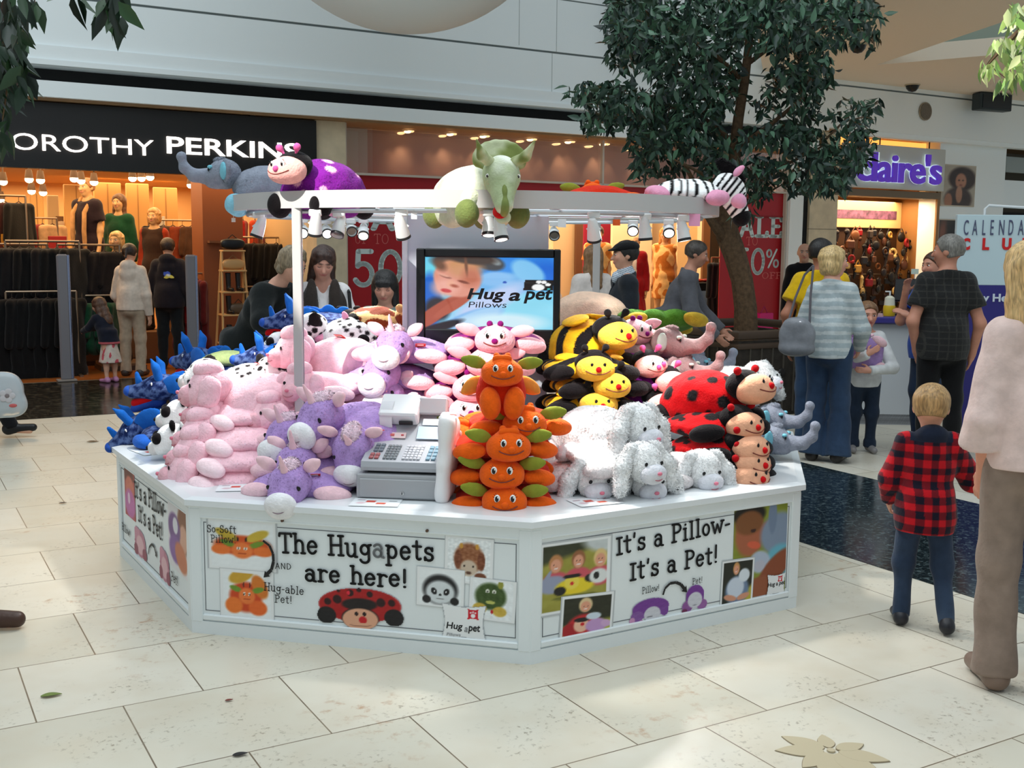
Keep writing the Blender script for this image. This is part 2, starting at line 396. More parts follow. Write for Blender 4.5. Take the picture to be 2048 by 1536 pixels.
# ================================================================== THE MALL COURT
def node_floor():
    m = bpy.data.materials.new('limestone_tiles'); m.use_nodes = True; nt = m.node_tree; N = nt.nodes; L = nt.links; b = N['Principled BSDF']
    tc = N.new('ShaderNodeTexCoord'); mp = N.new('ShaderNodeMapping'); mp.inputs['Location'].default_value = (0.4545, 11.22, 0)
    L.new(tc.outputs['Object'], mp.inputs[0])
    br = N.new('ShaderNodeTexBrick'); br.inputs['Scale'].default_value = 1; br.inputs['Brick Width'].default_value = .567; br.inputs['Row Height'].default_value = .567
    br.inputs['Mortar Size'].default_value = .0028; br.inputs['Mortar Smooth'].default_value = .1; br.offset = .5; br.offset_frequency = 2
    br.inputs['Color1'].default_value = (*srgb((205, 198, 180)), 1); br.inputs['Color2'].default_value = (*srgb((220, 213, 197)), 1); br.inputs['Mortar'].default_value = (*srgb((108, 92, 72)), 1)
    L.new(mp.outputs[0], br.inputs['Vector'])
    def noise(sc, det, lo, hi, off=0):
        n = N.new('ShaderNodeTexNoise'); n.inputs['Scale'].default_value = sc; n.inputs['Detail'].default_value = det; n.inputs['Roughness'].default_value = .65
        mo = N.new('ShaderNodeMapping'); mo.inputs['Location'].default_value = (off, off * .7, 0); L.new(tc.outputs['Object'], mo.inputs[0]); L.new(mo.outputs[0], n.inputs['Vector'])
        r = N.new('ShaderNodeMapRange'); r.inputs[1].default_value = lo; r.inputs[2].default_value = hi; L.new(n.outputs['Fac'], r.inputs[0]); return r.outputs[0]
    def mix(a, fac, col, s):
        mul = N.new('ShaderNodeMath'); mul.operation = 'MULTIPLY'; mul.inputs[1].default_value = s; L.new(fac, mul.inputs[0])
        x = N.new('ShaderNodeMix'); x.data_type = 'RGBA'; L.new(mul.outputs[0], x.inputs['Factor']); L.new(a, x.inputs['A']); x.inputs['B'].default_value = (*srgb(col), 1); return x.outputs['Result']
    c = mix(br.outputs['Color'], noise(2.2, 3, .45, .75), (198, 182, 156), .5)
    def mul2(a, bb):
        m_ = N.new('ShaderNodeMath'); m_.operation = 'MULTIPLY'; L.new(a, m_.inputs[0]); L.new(bb, m_.inputs[1]); return m_.outputs[0]
    c = mix(c, mul2(noise(42, 3, .56, .66), noise(3.1, 2, .5, .66, 3)), (126, 112, 92), .75)
    c = mix(c, mul2(noise(16, 4, .55, .68, 9), noise(1.3, 2, .56, .68, 5)), (172, 126, 88), .7)
    L.new(c, b.inputs['Base Color']); b.inputs['Roughness'].default_value = .33; b.inputs['Specular IOR Level'].default_value = .42
    bp = N.new('ShaderNodeBump'); bp.inputs['Strength'].default_value = .06; bp.inputs['Distance'].default_value = .01
    n = N.new('ShaderNodeTexNoise'); n.inputs['Scale'].default_value = 7; L.new(tc.outputs['Object'], n.inputs['Vector']); L.new(n.outputs['Fac'], bp.inputs['Height']); L.new(bp.outputs[0], b.inputs['Normal'])
    return m
def node_marble(name, base, fleck, fs=26, rough=.16):
    m = bpy.data.materials.new(name); m.use_nodes = True; nt = m.node_tree; N = nt.nodes; L = nt.links; b = N['Principled BSDF']
    tc = N.new('ShaderNodeTexCoord'); v = N.new('ShaderNodeTexNoise'); v.inputs['Scale'].default_value = fs; v.inputs['Detail'].default_value = 6; v.inputs['Distortion'].default_value = 1.2
    L.new(tc.outputs['Object'], v.inputs['Vector']); r = N.new('ShaderNodeValToRGB'); e = r.color_ramp.elements
    e[0].position = .5; e[0].color = (*srgb(base), 1); e[1].position = .72; e[1].color = (*srgb(fleck), 1); L.new(v.outputs['Fac'], r.inputs[0]); L.new(r.outputs[0], b.inputs['Base Color'])
    b.inputs['Roughness'].default_value = rough; return m
def node_wood(name, c1, c2, w=.09, l=1.1, rough=.3):
    m = bpy.data.materials.new(name); m.use_nodes = True; nt = m.node_tree; N = nt.nodes; L = nt.links; b = N['Principled BSDF']
    tc = N.new('ShaderNodeTexCoord'); br = N.new('ShaderNodeTexBrick'); br.inputs['Scale'].default_value = 1; br.inputs['Brick Width'].default_value = l; br.inputs['Row Height'].default_value = w
    br.inputs['Mortar Size'].default_value = .0015; br.inputs['Color1'].default_value = (*srgb(c1), 1); br.inputs['Color2'].default_value = (*srgb(c2), 1); br.inputs['Mortar'].default_value = (*srgb([q * .5 for q in c1]), 1)
    L.new(tc.outputs['Object'], br.inputs['Vector']); L.new(br.outputs['Color'], b.inputs['Base Color']); b.inputs['Roughness'].default_value = rough; return m
WHITE = mat('white_wall_paint', (240, 246, 247), .6)
M_stone = mat('cream_stone', (214, 198, 168), .45, noise=.12, nscale=5)
def fstruct(name, mb, mats): return struct(name, mb, mats, FO, FROT)
def fb(c0, c1, mb=None, mi=0):       # box from corner to corner in (u,d,z)
    mb = mb or MB(); c0 = np.array(c0, float); c1 = np.array(c1, float); return mb.box((c0 + c1) / 2, np.abs(c1 - c0), mi)

# floor: limestone court, polished dark marble bands, timber inside the clothes shop
fl = MB(); fl.add([(-14, -18, 0), (30, -18, 0), (30, 8, 0), (-14, 8, 0)], [(0, 1, 2, 3)], 0, False)
fstruct('floor', fl, node_floor())
M_black = node_marble('black_marble', (34, 31, 26), (96, 88, 72), 14)
M_green = node_marble('green_black_marble', (20, 30, 34), (92, 106, 108), 34, .14)
fstruct('floor_band', fb((-10, -2.95, .0005), (4.40, -.04, .003)), M_black)
fstruct('floor_band', fb((4.42, -12.5, .0005), (6.13, -.04, .003)), M_green)
fstruct('floor_timber', fb((-5, 0.0, .0005), (5.05, 6.5, .004)), node_wood('orange_timber', (150, 84, 34), (170, 98, 42)))
fstruct('floor_shop', fb((5.5, .05, .0005), (19, 6.5, .004)), mat('pale_shop_floor', (196, 170, 130), .3))

# the chestnut leaf inlaid in the paving
def leaflet(L, wd):
    n = 14; up = [(L * t, wd * (math.sin(math.pi * t ** .8) ** .9) * (1 if t < .98 else 0)) for t in np.linspace(0.02, 1, n)]
    return up + [(x, -y) for x, y in up[::-1]]
inl = MB(); dk = MB(); c = onz(1662, 1503)
for k_, (a, L, wd) in enumerate([(96, .10, .018), (150, .15, .026), (188, .16, .027), (232, .15, .024), (262, .2, .03), (305, .2, .034), (345, .16, .027), (30, .11, .02)]):
    wd *= 1.5; M = Matrix.Rotation(R(a), 4, 'Z'); inl.prism([(x + .022, y) for x, y in leaflet(L, wd)], .0012, .0032 + k_ * .0003, 0, M); dk.prism([(x * 1.03 + .02, y * 1.08) for x, y in leaflet(L, wd)], .0004, .0010 + k_ * .0002, 0, M)
inl.cyl((0, 0, .0008), (0, 0, .0064), .014, n=14)
tag(build('leaf_inlay', inl, cmat((192, 178, 148), .3), None, (c.x, c.y, 0), R(-8)), 'brown stone leaf with eight leaflets inlaid in the pale paving', 'inlay', kind='structure')
tag(build('leaf_inlay_edge', dk, cmat((140, 124, 100), .4), None, (c.x, c.y, 0), R(-8)), kind='structure')

# bulkhead over the shop fronts
M_recess = mat('black_recess', (14, 15, 16), .7)
bk = MB()
fb((-10, -.25, 3.70), (26, .1, 4.40), bk); fb((-10, -.22, 4.40), (26, .1, 4.43), bk, 1); fb((-10, -.25, 4.43), (26, .1, 5.15), bk); fb((-10, -.24, 5.15), (26, .1, 5.17), bk, 1); fb((-10, -.25, 5.17), (26, .1, 9.5), bk)
fb((-10, -.32, 3.64), (14.0, .1, 3.70), bk); fb((-10, -.29, 3.70), (14, -.25, 3.86), bk)
fstruct('wall_back', bk, [WHITE, cmat((120, 128, 128))])
fstruct('trim_1', fb((-10, .02, 3.46), (14.0, .12, 3.65)), M_recess)
fstruct('trim_2', fb((-10, -.28, 3.29), (14.0, .1, 3.47)), WHITE)
sm = MB()
for u, z0, z1 in ((8.55, 3.8, 4.4), (8.0, 4.46, 5.1), (8.62, 4.43, 5.15)): fb((u, -.253, z0), (u + .008, -.249, z1), sm)
fstruct('trim_3', sm, cmat((176, 182, 182)))
# soffit between shop ceilings and bulkhead, back walls so no sky shows through the shops
fstruct('ceiling_shops', fb((-10, -.2, 3.26), (13.9, 7, 3.30)), cmat((150, 118, 84)))
dpw = MB(); fb((-5, 5.6, 0), (5.2, 5.8, 3.3), dpw); fb((-5.2, 0.1, 0), (-5, 5.8, 3.3), dpw)
fstruct('wall_shop_left', dpw, mat('warm_cream_wall', (222, 178, 118), .7))
fstruct('ceiling_left', fb((-5, 0.05, 2.62), (5.05, 5.7, 2.68)), mat('warm_ceiling', (206, 160, 104), .7))
fstruct('wall_between', fb((5.06, -.06, 0), (5.48, .5, 3.29)), M_stone)
fstruct('wall_between_inner', fb((5.12, .5, 0), (5.42, 6, 3.29)), cmat((206, 176, 130)))
sw = MB(); fb((5.4, 4.0, 0), (13.7, 4.2, 3.3), sw); fb((13.45, .3, 0), (13.7, 4, 3.3), sw)
fstruct('wall_shop_middle', sw, mat('bright_cream_wall', (238, 214, 172), .7))
pil = MB(); fb((13.42, -.08, 0), (13.72, .3, 3.29), pil); fb((13.92, -.03, 0), (14.58, .4, 3.7), pil, 1); fb((13.72, .02, 0), (13.92, .4, 3.6), pil, 2)
for z in (.6, 1.3, 2.0, 2.7): fb((13.915, -.034, z), (14.585, 0, z + .012), pil, 3)
fstruct('wall_between_right', pil, [WHITE, M_stone, M_recess, cmat((150, 138, 116))])
cw = MB(); fb((14.3, 1.05, 0), (17.5, 1.2, 3.6), cw); fb((14.3, .4, 0), (14.5, 1.05, 3.6), cw); fb((17.2, .4, 0), (17.4, 1.05, 3.6), cw)
fstruct('wall_shop_right', cw, cmat((150, 104, 56)))
rw = MB(); fb((17.15, -.02, 0), (19.05, .4, 3.7), rw); fb((19.05, .9, 0), (27, 1.1, 3.7), rw, 1); fb((19.05, .2, 2.55), (27, .5, 3.05), rw); fb((19.3, .15, 3.2), (27, .25, 3.5), rw, 2); fb((19.06, .7, 0), (27, .85, 2.45), rw, 3)
fb((17.13, -.04, 0), (17.2, .0, 2.75), rw, 4)
fstruct('wall_right', rw, [WHITE, cmat((120, 112, 96)), cmat((150, 158, 156)), M_recess, cmat((150, 112, 70))])
fstruct('trim_4', fb((14.4, -.22, 3.62), (27, -.02, 3.72)), WHITE)
fstruct('trim_5', fb((14.5, .3, 3.48), (17.2, .4, 3.64)), mat('amber_cove', (255, 178, 84), .6, emit=1.3))
# sale-shop glazing bars and the mauve transom panel behind the glass
tr = MB(); fb((5.9, .55, 2.45), (13.4, .6, 3.25), tr); fb((5.5, .5, 2.45), (6.02, .6, 3.25), tr, 1)
fstruct('wall_transom', tr, [cmat((178, 142, 128), .35), cmat((196, 200, 194), .5)])
gb = MB()
for u in (5.48, 9.62, 13.38): fb((u, -.02, 0 if u != 9.62 else 2.6), (u + .03, .05, 3.29), gb)
fb((5.48, -.02, 2.585), (13.4, .05, 2.615), gb)
fstruct('window_1', gb, cmat((200, 190, 178), .4))
gl = MB(); fb((5.5, .0, 2.61), (13.4, .008, 3.28), gl)
fstruct('window_2', gl, mat('shop_glass', (255, 250, 245), .03, trans=1, spec=.5, alpha=.25))

# lower ceiling on the right with its triangular recess
zc = 4.5
def pz(x, y, z=zc): p = onz(x, y, z); return (p.x, p.y)
P1, P2, P3 = pz(1752, 130), pz(2150, -5), pz(2150, 96)
a0 = W(12.6, -.2); a1 = W(27, -.2)
poly = [(a0.x, a0.y), pz(1490, -60), pz(2150, -60), P2, P1, P3, (a1.x, a1.y)]
cm = MB(); cm.prism(poly, zc, zc + .25)
struct('ceiling', cm, mat('beige_ceiling', (232, 220, 202), .8))
q1, q2 = Vector((*P1, 0)), Vector((*P3, 0)); qd = (q2 - q1).normalized(); cr = MB(); L_ = (q2 - q1).length + 2.4
cr.box((L_ / 2 - .6, .12, zc + 1.3), (L_, .1, 2.2)); cr.box((L_ / 2 - .6, .05, zc + .9), (L_, .06, .05), 1)
struct('wall_recess', cr, [cmat((150, 162, 148)), cmat((110, 122, 108))], q1, (0, 0, math.atan2(qd.y, qd.x)))
# white rounded drum hanging into the top of the view
dz = at(812, 63, 11); dm = MB(); prof = [(0, 0)] + [(1.6 * math.sin(a), 1.6 * (1 - math.cos(a))) for a in np.linspace(.08, 1.1, 14)] + [(1.45, 1.5), (1.45, 4.2)]
dm.lathe(prof, 48)
struct('ceiling_dome', dm, WHITE, (dz.x, dz.y, dz.z))

# small fixtures on that ceiling and bulkhead
for (x, y, lab) in ((1825, 169, 'black dome camera on the beige ceiling, nearer the pale bulkhead'), (1716, 88, 'black dome camera beside the tree crown under the beige ceiling')):
    p = onz(x, y, zc); t = thing('dome_camera', lab, 'camera', p, 0, 'dome cameras on the ceiling')
    h = MB(); h.lathe([(0, -.02), (.13, -.02), (.13, 0)], 20); build('housing', h, cmat((190, 176, 150)), t)
    h = MB(); h.lathe([(0.001, -.13), (.06, -.115), (.1, -.07), (.115, -.02)], 20); build('dome', h, cmat((16, 15, 14), .15), t)
u, z = fu(1849, 223, -.25)
sp = MB(); sp.cyl((0, 0, 0), (0, -.02, 0), .16, n=28); g = MB(); g.cyl((0, -.02, 0), (0, -.028, 0), .14, n=28)
t = thing('wall_speaker', 'round grey speaker grille on the bulkhead over the purple shop sign', 'speaker', W(u, -.26, z), FROT)
build('rim', sp, cmat((150, 138, 120)), t); build('grille', g, cmat((112, 102, 90), noise=.3, nscale=90), t)
u, z = fu(1985, 187, -.62)
t = thing('box_monitor', 'dark flat box fixed to the bulkhead at the upper right', 'monitor', W(u, -.62, z - .16), FROT + R(-8))
build('case', MB().bevbox((0, 0, 0), (.75, .22, .3), .015), cmat((46, 58, 62), .5), t); build('front', MB().box((0, -.115, 0), (.66, .012, .24)), cmat((26, 34, 38), .3), t)
build('bracket', MB().box((0, .2, .0), (.1, .2, .08)), cmat((60, 66, 66)), t)
p = at(1266, 50, 13.4)
t = thing('hanging_screen', 'dark slim panel on the white wall behind the tree crown', 'screen', W(*[fu(1262, 55, -.4)[0]], -.4, fu(1262, 55, -.4)[1]), FROT)
build('case', MB().bevbox((.15, 0, .2), (.75, .12, 1.25), .01), cmat((44, 52, 60), .5), t); build('bracket', MB().box((.1, .1, .2), (.2, .1, .2)), cmat((60, 64, 64)), t)

fstruct('ceiling_small_shop', fb((13.9, -.1, 3.66), (27, 2, 3.72)), cmat((150, 118, 84)))
# ================================================================== THE KIOSK
KC = Vector((-.22, 5.99, 0)); ZT = .585
KV = [Vector((-2.059, 5.646, 0)), Vector((-1.341, 4.483, 0)), Vector((.08, 4.15, 0)), Vector((1.311, 4.881, 0))]
KV += [2 * KC - v for v in KV]
M_kw = mat('kiosk_white', (230, 236, 237), .35, coat=.15); M_kt = mat('kiosk_top_white', (226, 230, 232), .28, coat=.2)
M_line = cmat((104, 108, 112)); M_print = mat('printed_picture', (255, 255, 255), .45, attr=True); M_ink = cmat((22, 22, 24), .5); M_grey_ink = cmat((134, 136, 138), .5)
kiosk = thing('sales_kiosk', 'large white octagonal kiosk counter with printed panels, piled with plush pillows', 'kiosk', KC)
def loc(p): return Vector((p[0], p[1], p[2] if len(p) > 2 else 0)) - KC
def inset(k, z=0): return [tuple((KC + (v - KC) * k - KC).xy) for v in KV]
b = MB(); b.prism(inset(.995), 0.0, .545); b.prism(inset(1.0), 0.0, .055); b.prism(inset(1.0), .50, .546)
build('cabinet', b, M_kw, kiosk)
b = MB(); p0, p1, p2 = inset(1.0), inset(1.012), inset(.99); n = 8
V = [(x, y, .545) for x, y in p0] + [(x, y, .553) for x, y in p1] + [(x, y, .577) for x, y in p1] + [(x, y, ZT) for x, y in p2]
Fc = [tuple(range(7, -1, -1)), tuple(range(24, 32))] + [(k * 8 + i, k * 8 + (i + 1) % 8, k * 8 + 8 + (i + 1) % 8, k * 8 + 8 + i) for k in range(3) for i in range(8)]
b.add(V, Fc, 0, False); build('counter_top', b, M_kt, kiosk)
# raised middle tier the back piles lie on
b = MB(); b.prism(inset(.56), ZT, .76); b.prism(inset(.575), .76, .80); build('display_tier', b, M_kt, kiosk)

# --- hand-lettered slab alphabet, drawn as strokes (unit cap height)
def arc(cx, cy, rx, ry, a0, a1, n=10): return [(cx + rx * math.cos(R(a)), cy + ry * math.sin(R(a))) for a in np.linspace(a0, a1, n)]
def sv(x, y0, y1, top=.1, bot=.1):      # upright with slab ends
    o = [[(x, y0), (x, y1)]]
    if bot: o.append([(x - bot, y0), (x + bot, y0)])
    if top: o.append([(x - top, y1), (x + top * .3, y1)])
    return o
XH = .66
GL = {
 'T': (.62, [[(.02, .86), (.04, 1), (.6, 1), (.62, .86)]] + sv(.32, 0, 1, 0, .13)), 'h': (.56, sv(.1, 0, 1) + [arc(.28, XH - .22, .18, .22, 170, 0) + [(.46, 0)], [(.38, 0), (.56, 0)]]),
 'e': (.52, [[(.06, .36), (.46, .38)] + arc(.26, .34, .21, .32, 10, 325, 16)]), 'H': (.72, sv(.12, 0, 1, .12, .12) + sv(.6, 0, 1, .12, .12) + [[(.02, 1), (.24, 1)], [(.5, 1), (.72, 1)], [(.12, .5), (.6, .52)]]),
 'u': (.58, [[(.0, XH), (.1, XH)] + [(.1, .2)] + arc(.27, .2, .17, .19, 180, 350), [(.46, XH), (.46, 0), (.56, 0)], [(.36, XH), (.46, XH)]]),
 'g': (.54, [arc(.25, .4, .19, .24, 0, 360, 16), [(.44, .64), (.45, -.06)] + arc(.24, -.08, .21, .2, 0, -165, 9), [(.44, .62), (.55, .66)]]),
 'a': (.54, [arc(.22, .21, .18, .2, 0, 360, 14), [(.06, .56)] + arc(.23, .46, .19, .2, 140, 0, 7) + [(.42, .02), (.53, 0)]]),
 'p': (.54, sv(.1, -.34, XH, .1, .11) + [arc(.27, .34, .2, .3, 165, -165, 14)]), 't': (.42, [[(.18, .92), (.18, .14)] + arc(.28, .12, .1, .12, 180, 320, 6), [(.0, XH), (.38, XH)]]),
 's': (.44, [arc(.22, .5, .16, .15, 20, 270, 9) + arc(.22, .17, .18, .17, 90, -160, 9), [(.38, .5), (.38, .64)], [(.04, .16), (.04, .02)]]),
 'r': (.44, sv(.12, 0, XH) + [arc(.3, .42, .18, .22, 170, 40, 7)]), '!': (.26, [[(.13, 1), (.12, .28)], [(.11, .03), (.14, .03)]]),
 'I': (.34, sv(.17, 0, .9, 0, .15) + [[(.02, .9), (.32, .9)]]), "'": (.18, [[(.1, 1), (.07, .78)]]), 'i': (.3, sv(.15, 0, XH, .12, .12) + [[(.14, .88), (.16, .9)]]),
 'l': (.3, sv(.15, 0, 1, .12, .12)), 'o': (.52, [arc(.25, .33, .2, .31, 0, 360, 16)]), 'w': (.74, [[(.02, XH), (.2, 0), (.36, .5), (.52, 0), (.7, XH)], [(-.04, XH), (.12, XH)], [(.6, XH), (.78, XH)]]),
 '-': (.36, [[(.05, .36), (.3, .38)]]), 'P': (.58, sv(.12, 0, 1, .1, .13) + [[(.1, 1)] + arc(.28, .75, .26, .24, 85, -90, 10) + [(.12, .5)]]),
 'S': (.54, [arc(.27, .74, .2, .25, 25, 270, 10) + arc(.27, .25, .22, .25, 90, -155, 10), [(.47, .72), (.47, .94)], [(.05, .26), (.05, .05)]]),
 'f': (.4, [arc(.3, .84, .13, .15, 30, 180, 7) + [(.17, 0)], [(.04, XH), (.36, XH)], [(.07, 0), (.28, 0)]]), 'A': (.66, [[(.06, 0), (.33, 1), (.6, 0)], [(.16, .35), (.5, .35)]]),
 'N': (.68, [[(.1, 0), (.1, 1), (.56, 0), (.56, 1)]]), 'D': (.62, [[(.1, 0), (.1, 1)] + arc(.16, .5, .4, .5, 90, -90, 10) + [(.1, 0)]]), 'b': (.54, sv(.1, 0, 1, .1, 0) + [arc(.27, .33, .2, .31, 165, -165, 14)]), ' ': (.34, []), 'L': (.56, sv(.14, 0, 1, .13, .13) + [[(.14, 1), (.27, 1)], [(.14, 0), (.52, 0), (.53, .2)]]), 'E': (.6, sv(.14, 0, 1, .13, .13) + [[(.14, 1), (.53, 1), (.54, .82)], [(.14, .52), (.42, .52)], [(.14, 0), (.55, 0), (.56, .2)]]), 'U': (.66, [[(.02, 1), (.24, 1)], [(.12, 1), (.12, .3)] + arc(.32, .28, .2, .28, 180, 360, 10) + [(.52, 1)], [(.42, 1), (.62, 1)]]), 'O': (.74, [arc(.36, .5, .3, .5, 0, 360, 22)]), '0': (.7, [arc(.34, .5, .28, .5, 0, 360, 22)]), '5': (.6, [[(.5, 1), (.14, 1), (.12, .56)] + arc(.27, .32, .25, .32, 125, -150, 14)]), '%': (.8, [arc(.18, .78, .13, .2, 0, 360, 14), arc(.6, .22, .13, .2, 0, 360, 14), [(.62, 1), (.16, 0)]]), 'F': (.56, sv(.14, 0, 1, .13, .13) + [[(.14, 1), (.53, 1), (.54, .82)], [(.14, .52), (.42, .52)]]),
}
def letters(txt, cap, wt, x0=0, z0=0, jit=0, seed=3, grey=()):
    """stroke lettering in the x-z plane, front towards -y; returns mesh builder and width"""
    mb = MB(); x = x0; r = random.Random(seed)
    for ci, ch in enumerate(txt):
        w, st = GL[ch]; dz = r.uniform(-jit, jit) * cap; mi = 1 if ci in grey else 0
        for pl in st:
            P = [(x + px_ * cap, z0 + dz + py_ * cap) for px_, py_ in pl]
            for i, (a, c) in enumerate(P):
                mb.add([(a + wt * math.cos(k * math.pi / 4 + .39), 0, c + wt * math.sin(k * math.pi / 4 + .39)) for k in range(8)], [tuple(range(8))], mi, False)
                if i:
                    a0, c0 = P[i - 1]; L = math.hypot(a - a0, c - c0)
                    if L < 1e-6: continue
                    nx, nz = -(c - c0) / L * wt, (a - a0) / L * wt
                    mb.add([(a0 + nx, 0, c0 + nz), (a0 - nx, 0, c0 - nz), (a - nx, 0, c - nz), (a + nx, 0, c + nz)], [(0, 1, 2, 3)], mi, False)
        x += (w + .11) * cap
    return mb, x - x0
class Face:                                # one printed side of the kiosk: (x along the side, z up), front towards -y
    def __init__(s, A, B, part):
        s.A = A; d = (B - A).normalized(); s.d = d; s.n = Vector((d.y, -d.x, 0)); s.L = (B - A).length; s.ang = math.atan2(d.y, d.x)
        fr = MB()
        for x0, x1, z0, z1, y in ((0.0, .05, .05, .54, -.004), (s.L - .05, s.L, .05, .54, -.004), (.05, s.L - .05, .497, .51, -.006), (.05, s.L - .05, .06, .085, -.006)):
            fr.bevbox(((x0 + x1) / 2, .014, (z0 + z1) / 2), (x1 - x0, .032, z1 - z0), .004)
        off = s.n * -.0
        s.root = build(part, fr, M_kw, kiosk, loc(A), (0, 0, s.ang)); s.k = 0
        ln = MB()
        for x0, x1, z0, z1 in ((.06, s.L - .06, .478, .481), (.06, s.L - .06, .1, .103), (.06, .063, .1, .481), (s.L - .063, s.L - .06, .1, .481)): ln.box(((x0 + x1) / 2, 0, (z0 + z1) / 2), (x1 - x0, .002, z1 - z0))
        bd = build('border_line', ln, M_line, s.root, (0, .0082, 0))
    def uv(s, x, y):
        r = ray(x, y); t = (s.A - s.n * .008 - CP).dot(s.n) / r.dot(s.n); P = CP + r * t - s.A; return P.dot(s.d), P.z
    def lay(s): s.k += 1; return .0076 - s.k * .0005
    def pic(s, name, quad, paint, nx=44, ny=44, rot=None, label=None):
        """quad: pixel centre, left-mid, top-mid of the print in the photo -> real size on the panel"""
        (cx, cz), (lx, lz), (tx, tz) = [s.uv(*q) for q in quad]; w = 2 * math.hypot(lx - cx, lz - cz); h = 2 * math.hypot(tx - cx, tz - cz)
        a = math.atan2(cz - lz, cx - lx) if rot is None else rot
        o = add(name, picture(name, w, h, paint, nx, ny, M_print), s.root, (cx, s.lay(), cz), (0, -a, 0))
        if label: o['label'] = label
        return o
    def text(s, txt, p0, p1, capx, wt=.055, jit=.02, mats=None, seed=3, grey=()):
        (x0, z0), (x1, z1) = s.uv(*p0), s.uv(*p1); w = math.hypot(x1 - x0, z1 - z0); unit = sum(GL[c][0] + .11 for c in txt) - .11
        cap = capx * s.L * .6; mb, ww = letters(txt, cap, wt * 1.08 * cap, 0, 0, jit, seed, grey)
        me = mb.mesh('lettering', [M_ink, M_grey_ink]); me.transform(Matrix.Diagonal((w / (unit * cap), 1, 1, 1)))
        return add('lettering', me, s.root, (x0, s.lay(), z0), (0, -math.atan2(z1 - z0, x1 - x0), 0))
    def arrow(s, pts, wt, head):
        P = [s.uv(*p) for p in pts]; mb = MB(); m = len(P)
        for i in range(1, m):
            (a0, c0), (a1, c1) = P[i - 1], P[i]; L = math.hypot(a1 - a0, c1 - c0); w0 = wt * (.5 + .5 * i / m); nx, nz = -(c1 - c0) / L * w0, (a1 - a0) / L * w0
            mb.add([(a0 + nx, 0, c0 + nz), (a0 - nx, 0, c0 - nz), (a1 - nx, 0, c1 - nz), (a1 + nx, 0, c1 + nz)], [(0, 1, 2, 3)], 0, False)
        (a0, c0), (a1, c1) = P[-2], P[-1]; L = math.hypot(a1 - a0, c1 - c0); dx, dz = (a1 - a0) / L, (c1 - c0) / L
        mb.add([(a1 - dz * head, 0, c1 + dx * head), (a1 + dz * head, 0, c1 - dx * head), (a1 + dx * head * 1.6, 0, c1 + dz * head * 1.6)], [(0, 1, 2)], 0, False)
        return build('printed_arrow', mb, M_ink, s.root, (0, s.lay(), 0))
fL, fF, fR = Face(KV[0], KV[1], 'left_panel'), Face(KV[1], KV[2], 'front_panel'), Face(KV[2], KV[3], 'right_panel')
for i in (3, 4, 5, 6, 7): Face(KV[i], KV[(i + 1) % 8], 'blank_panel')
for x, y in ((567, 1040), (856, 1060)): u, z = fF.uv(x, y); build('screw', MB().cyl((u, .012, z), (u, -.008, z), .006, n=10), cmat((96, 74, 60), .4, metal=.6), fF.root)

# --- painted prints
WH = (238, 242, 243)
def framed(p): # white photo border with a thin grey edge
    e = np.minimum(np.minimum(p.x, 1 - p.x), np.minimum(p.y, 1 - p.y)); p.c[e < .065] = (236, 238, 238); p.c[e < .018] = (186, 190, 192); return p.c
def butterfly(p, cx, cy, s, low=False):
    if not low:
        p.ell(cx, cy, .40 * s, .20 * s, (214, 84, 30)); p.ell(cx - .3 * s, cy + .1 * s, .14 * s, .1 * s, (235, 118, 48)); p.ell(cx + .3 * s, cy + .1 * s, .14 * s, .1 * s, (235, 118, 48))
        p.ell(cx - .22 * s, cy - .2 * s, .17 * s, .09 * s, (206, 176, 60), .4); p.ell(cx + .22 * s, cy - .2 * s, .17 * s, .09 * s, (206, 176, 60), -.4)
    else:
        p.ell(cx - .02 * s, cy + .12 * s, .3 * s, .3 * s, (206, 70, 26)); p.ell(cx - .24 * s, cy + .3 * s, .16 * s, .16 * s, (236, 120, 44)); p.ell(cx + .2 * s, cy + .32 * s, .17 * s, .15 * s, (232, 104, 40)); p.ell(cx - .1 * s, cy - .3 * s, .25 * s, .13 * s, (206, 160, 50), -.5); p.ell(cx + .24 * s, cy - .1 * s, .13 * s, .24 * s, (214, 120, 40), -.4)
    p.ell(cx - .2 * s, cy - .03 * s, .12 * s, .055 * s, (112, 146, 46), .35); p.ell(cx + .2 * s, cy - .03 * s, .12 * s, .055 * s, (112, 146, 46), -.35)
    p.ell(cx, cy + .1 * s, .15 * s, .16 * s, (238, 124, 58)); 
    for k in (-1, 1): p.ell(cx + k * .05 * s, cy + .06 * s, .022 * s, .03 * s, (250, 245, 230)); p.ell(cx + k * .05 * s, cy + .065 * s, .014 * s, .02 * s, (40, 50, 20)); p.ell(cx + k * .06 * s, cy - .12 * s, .014 * s, .05 * s, (60, 30, 20))
    p.ell(cx, cy + .16 * s, .06 * s, .012 * s, (180, 70, 30))
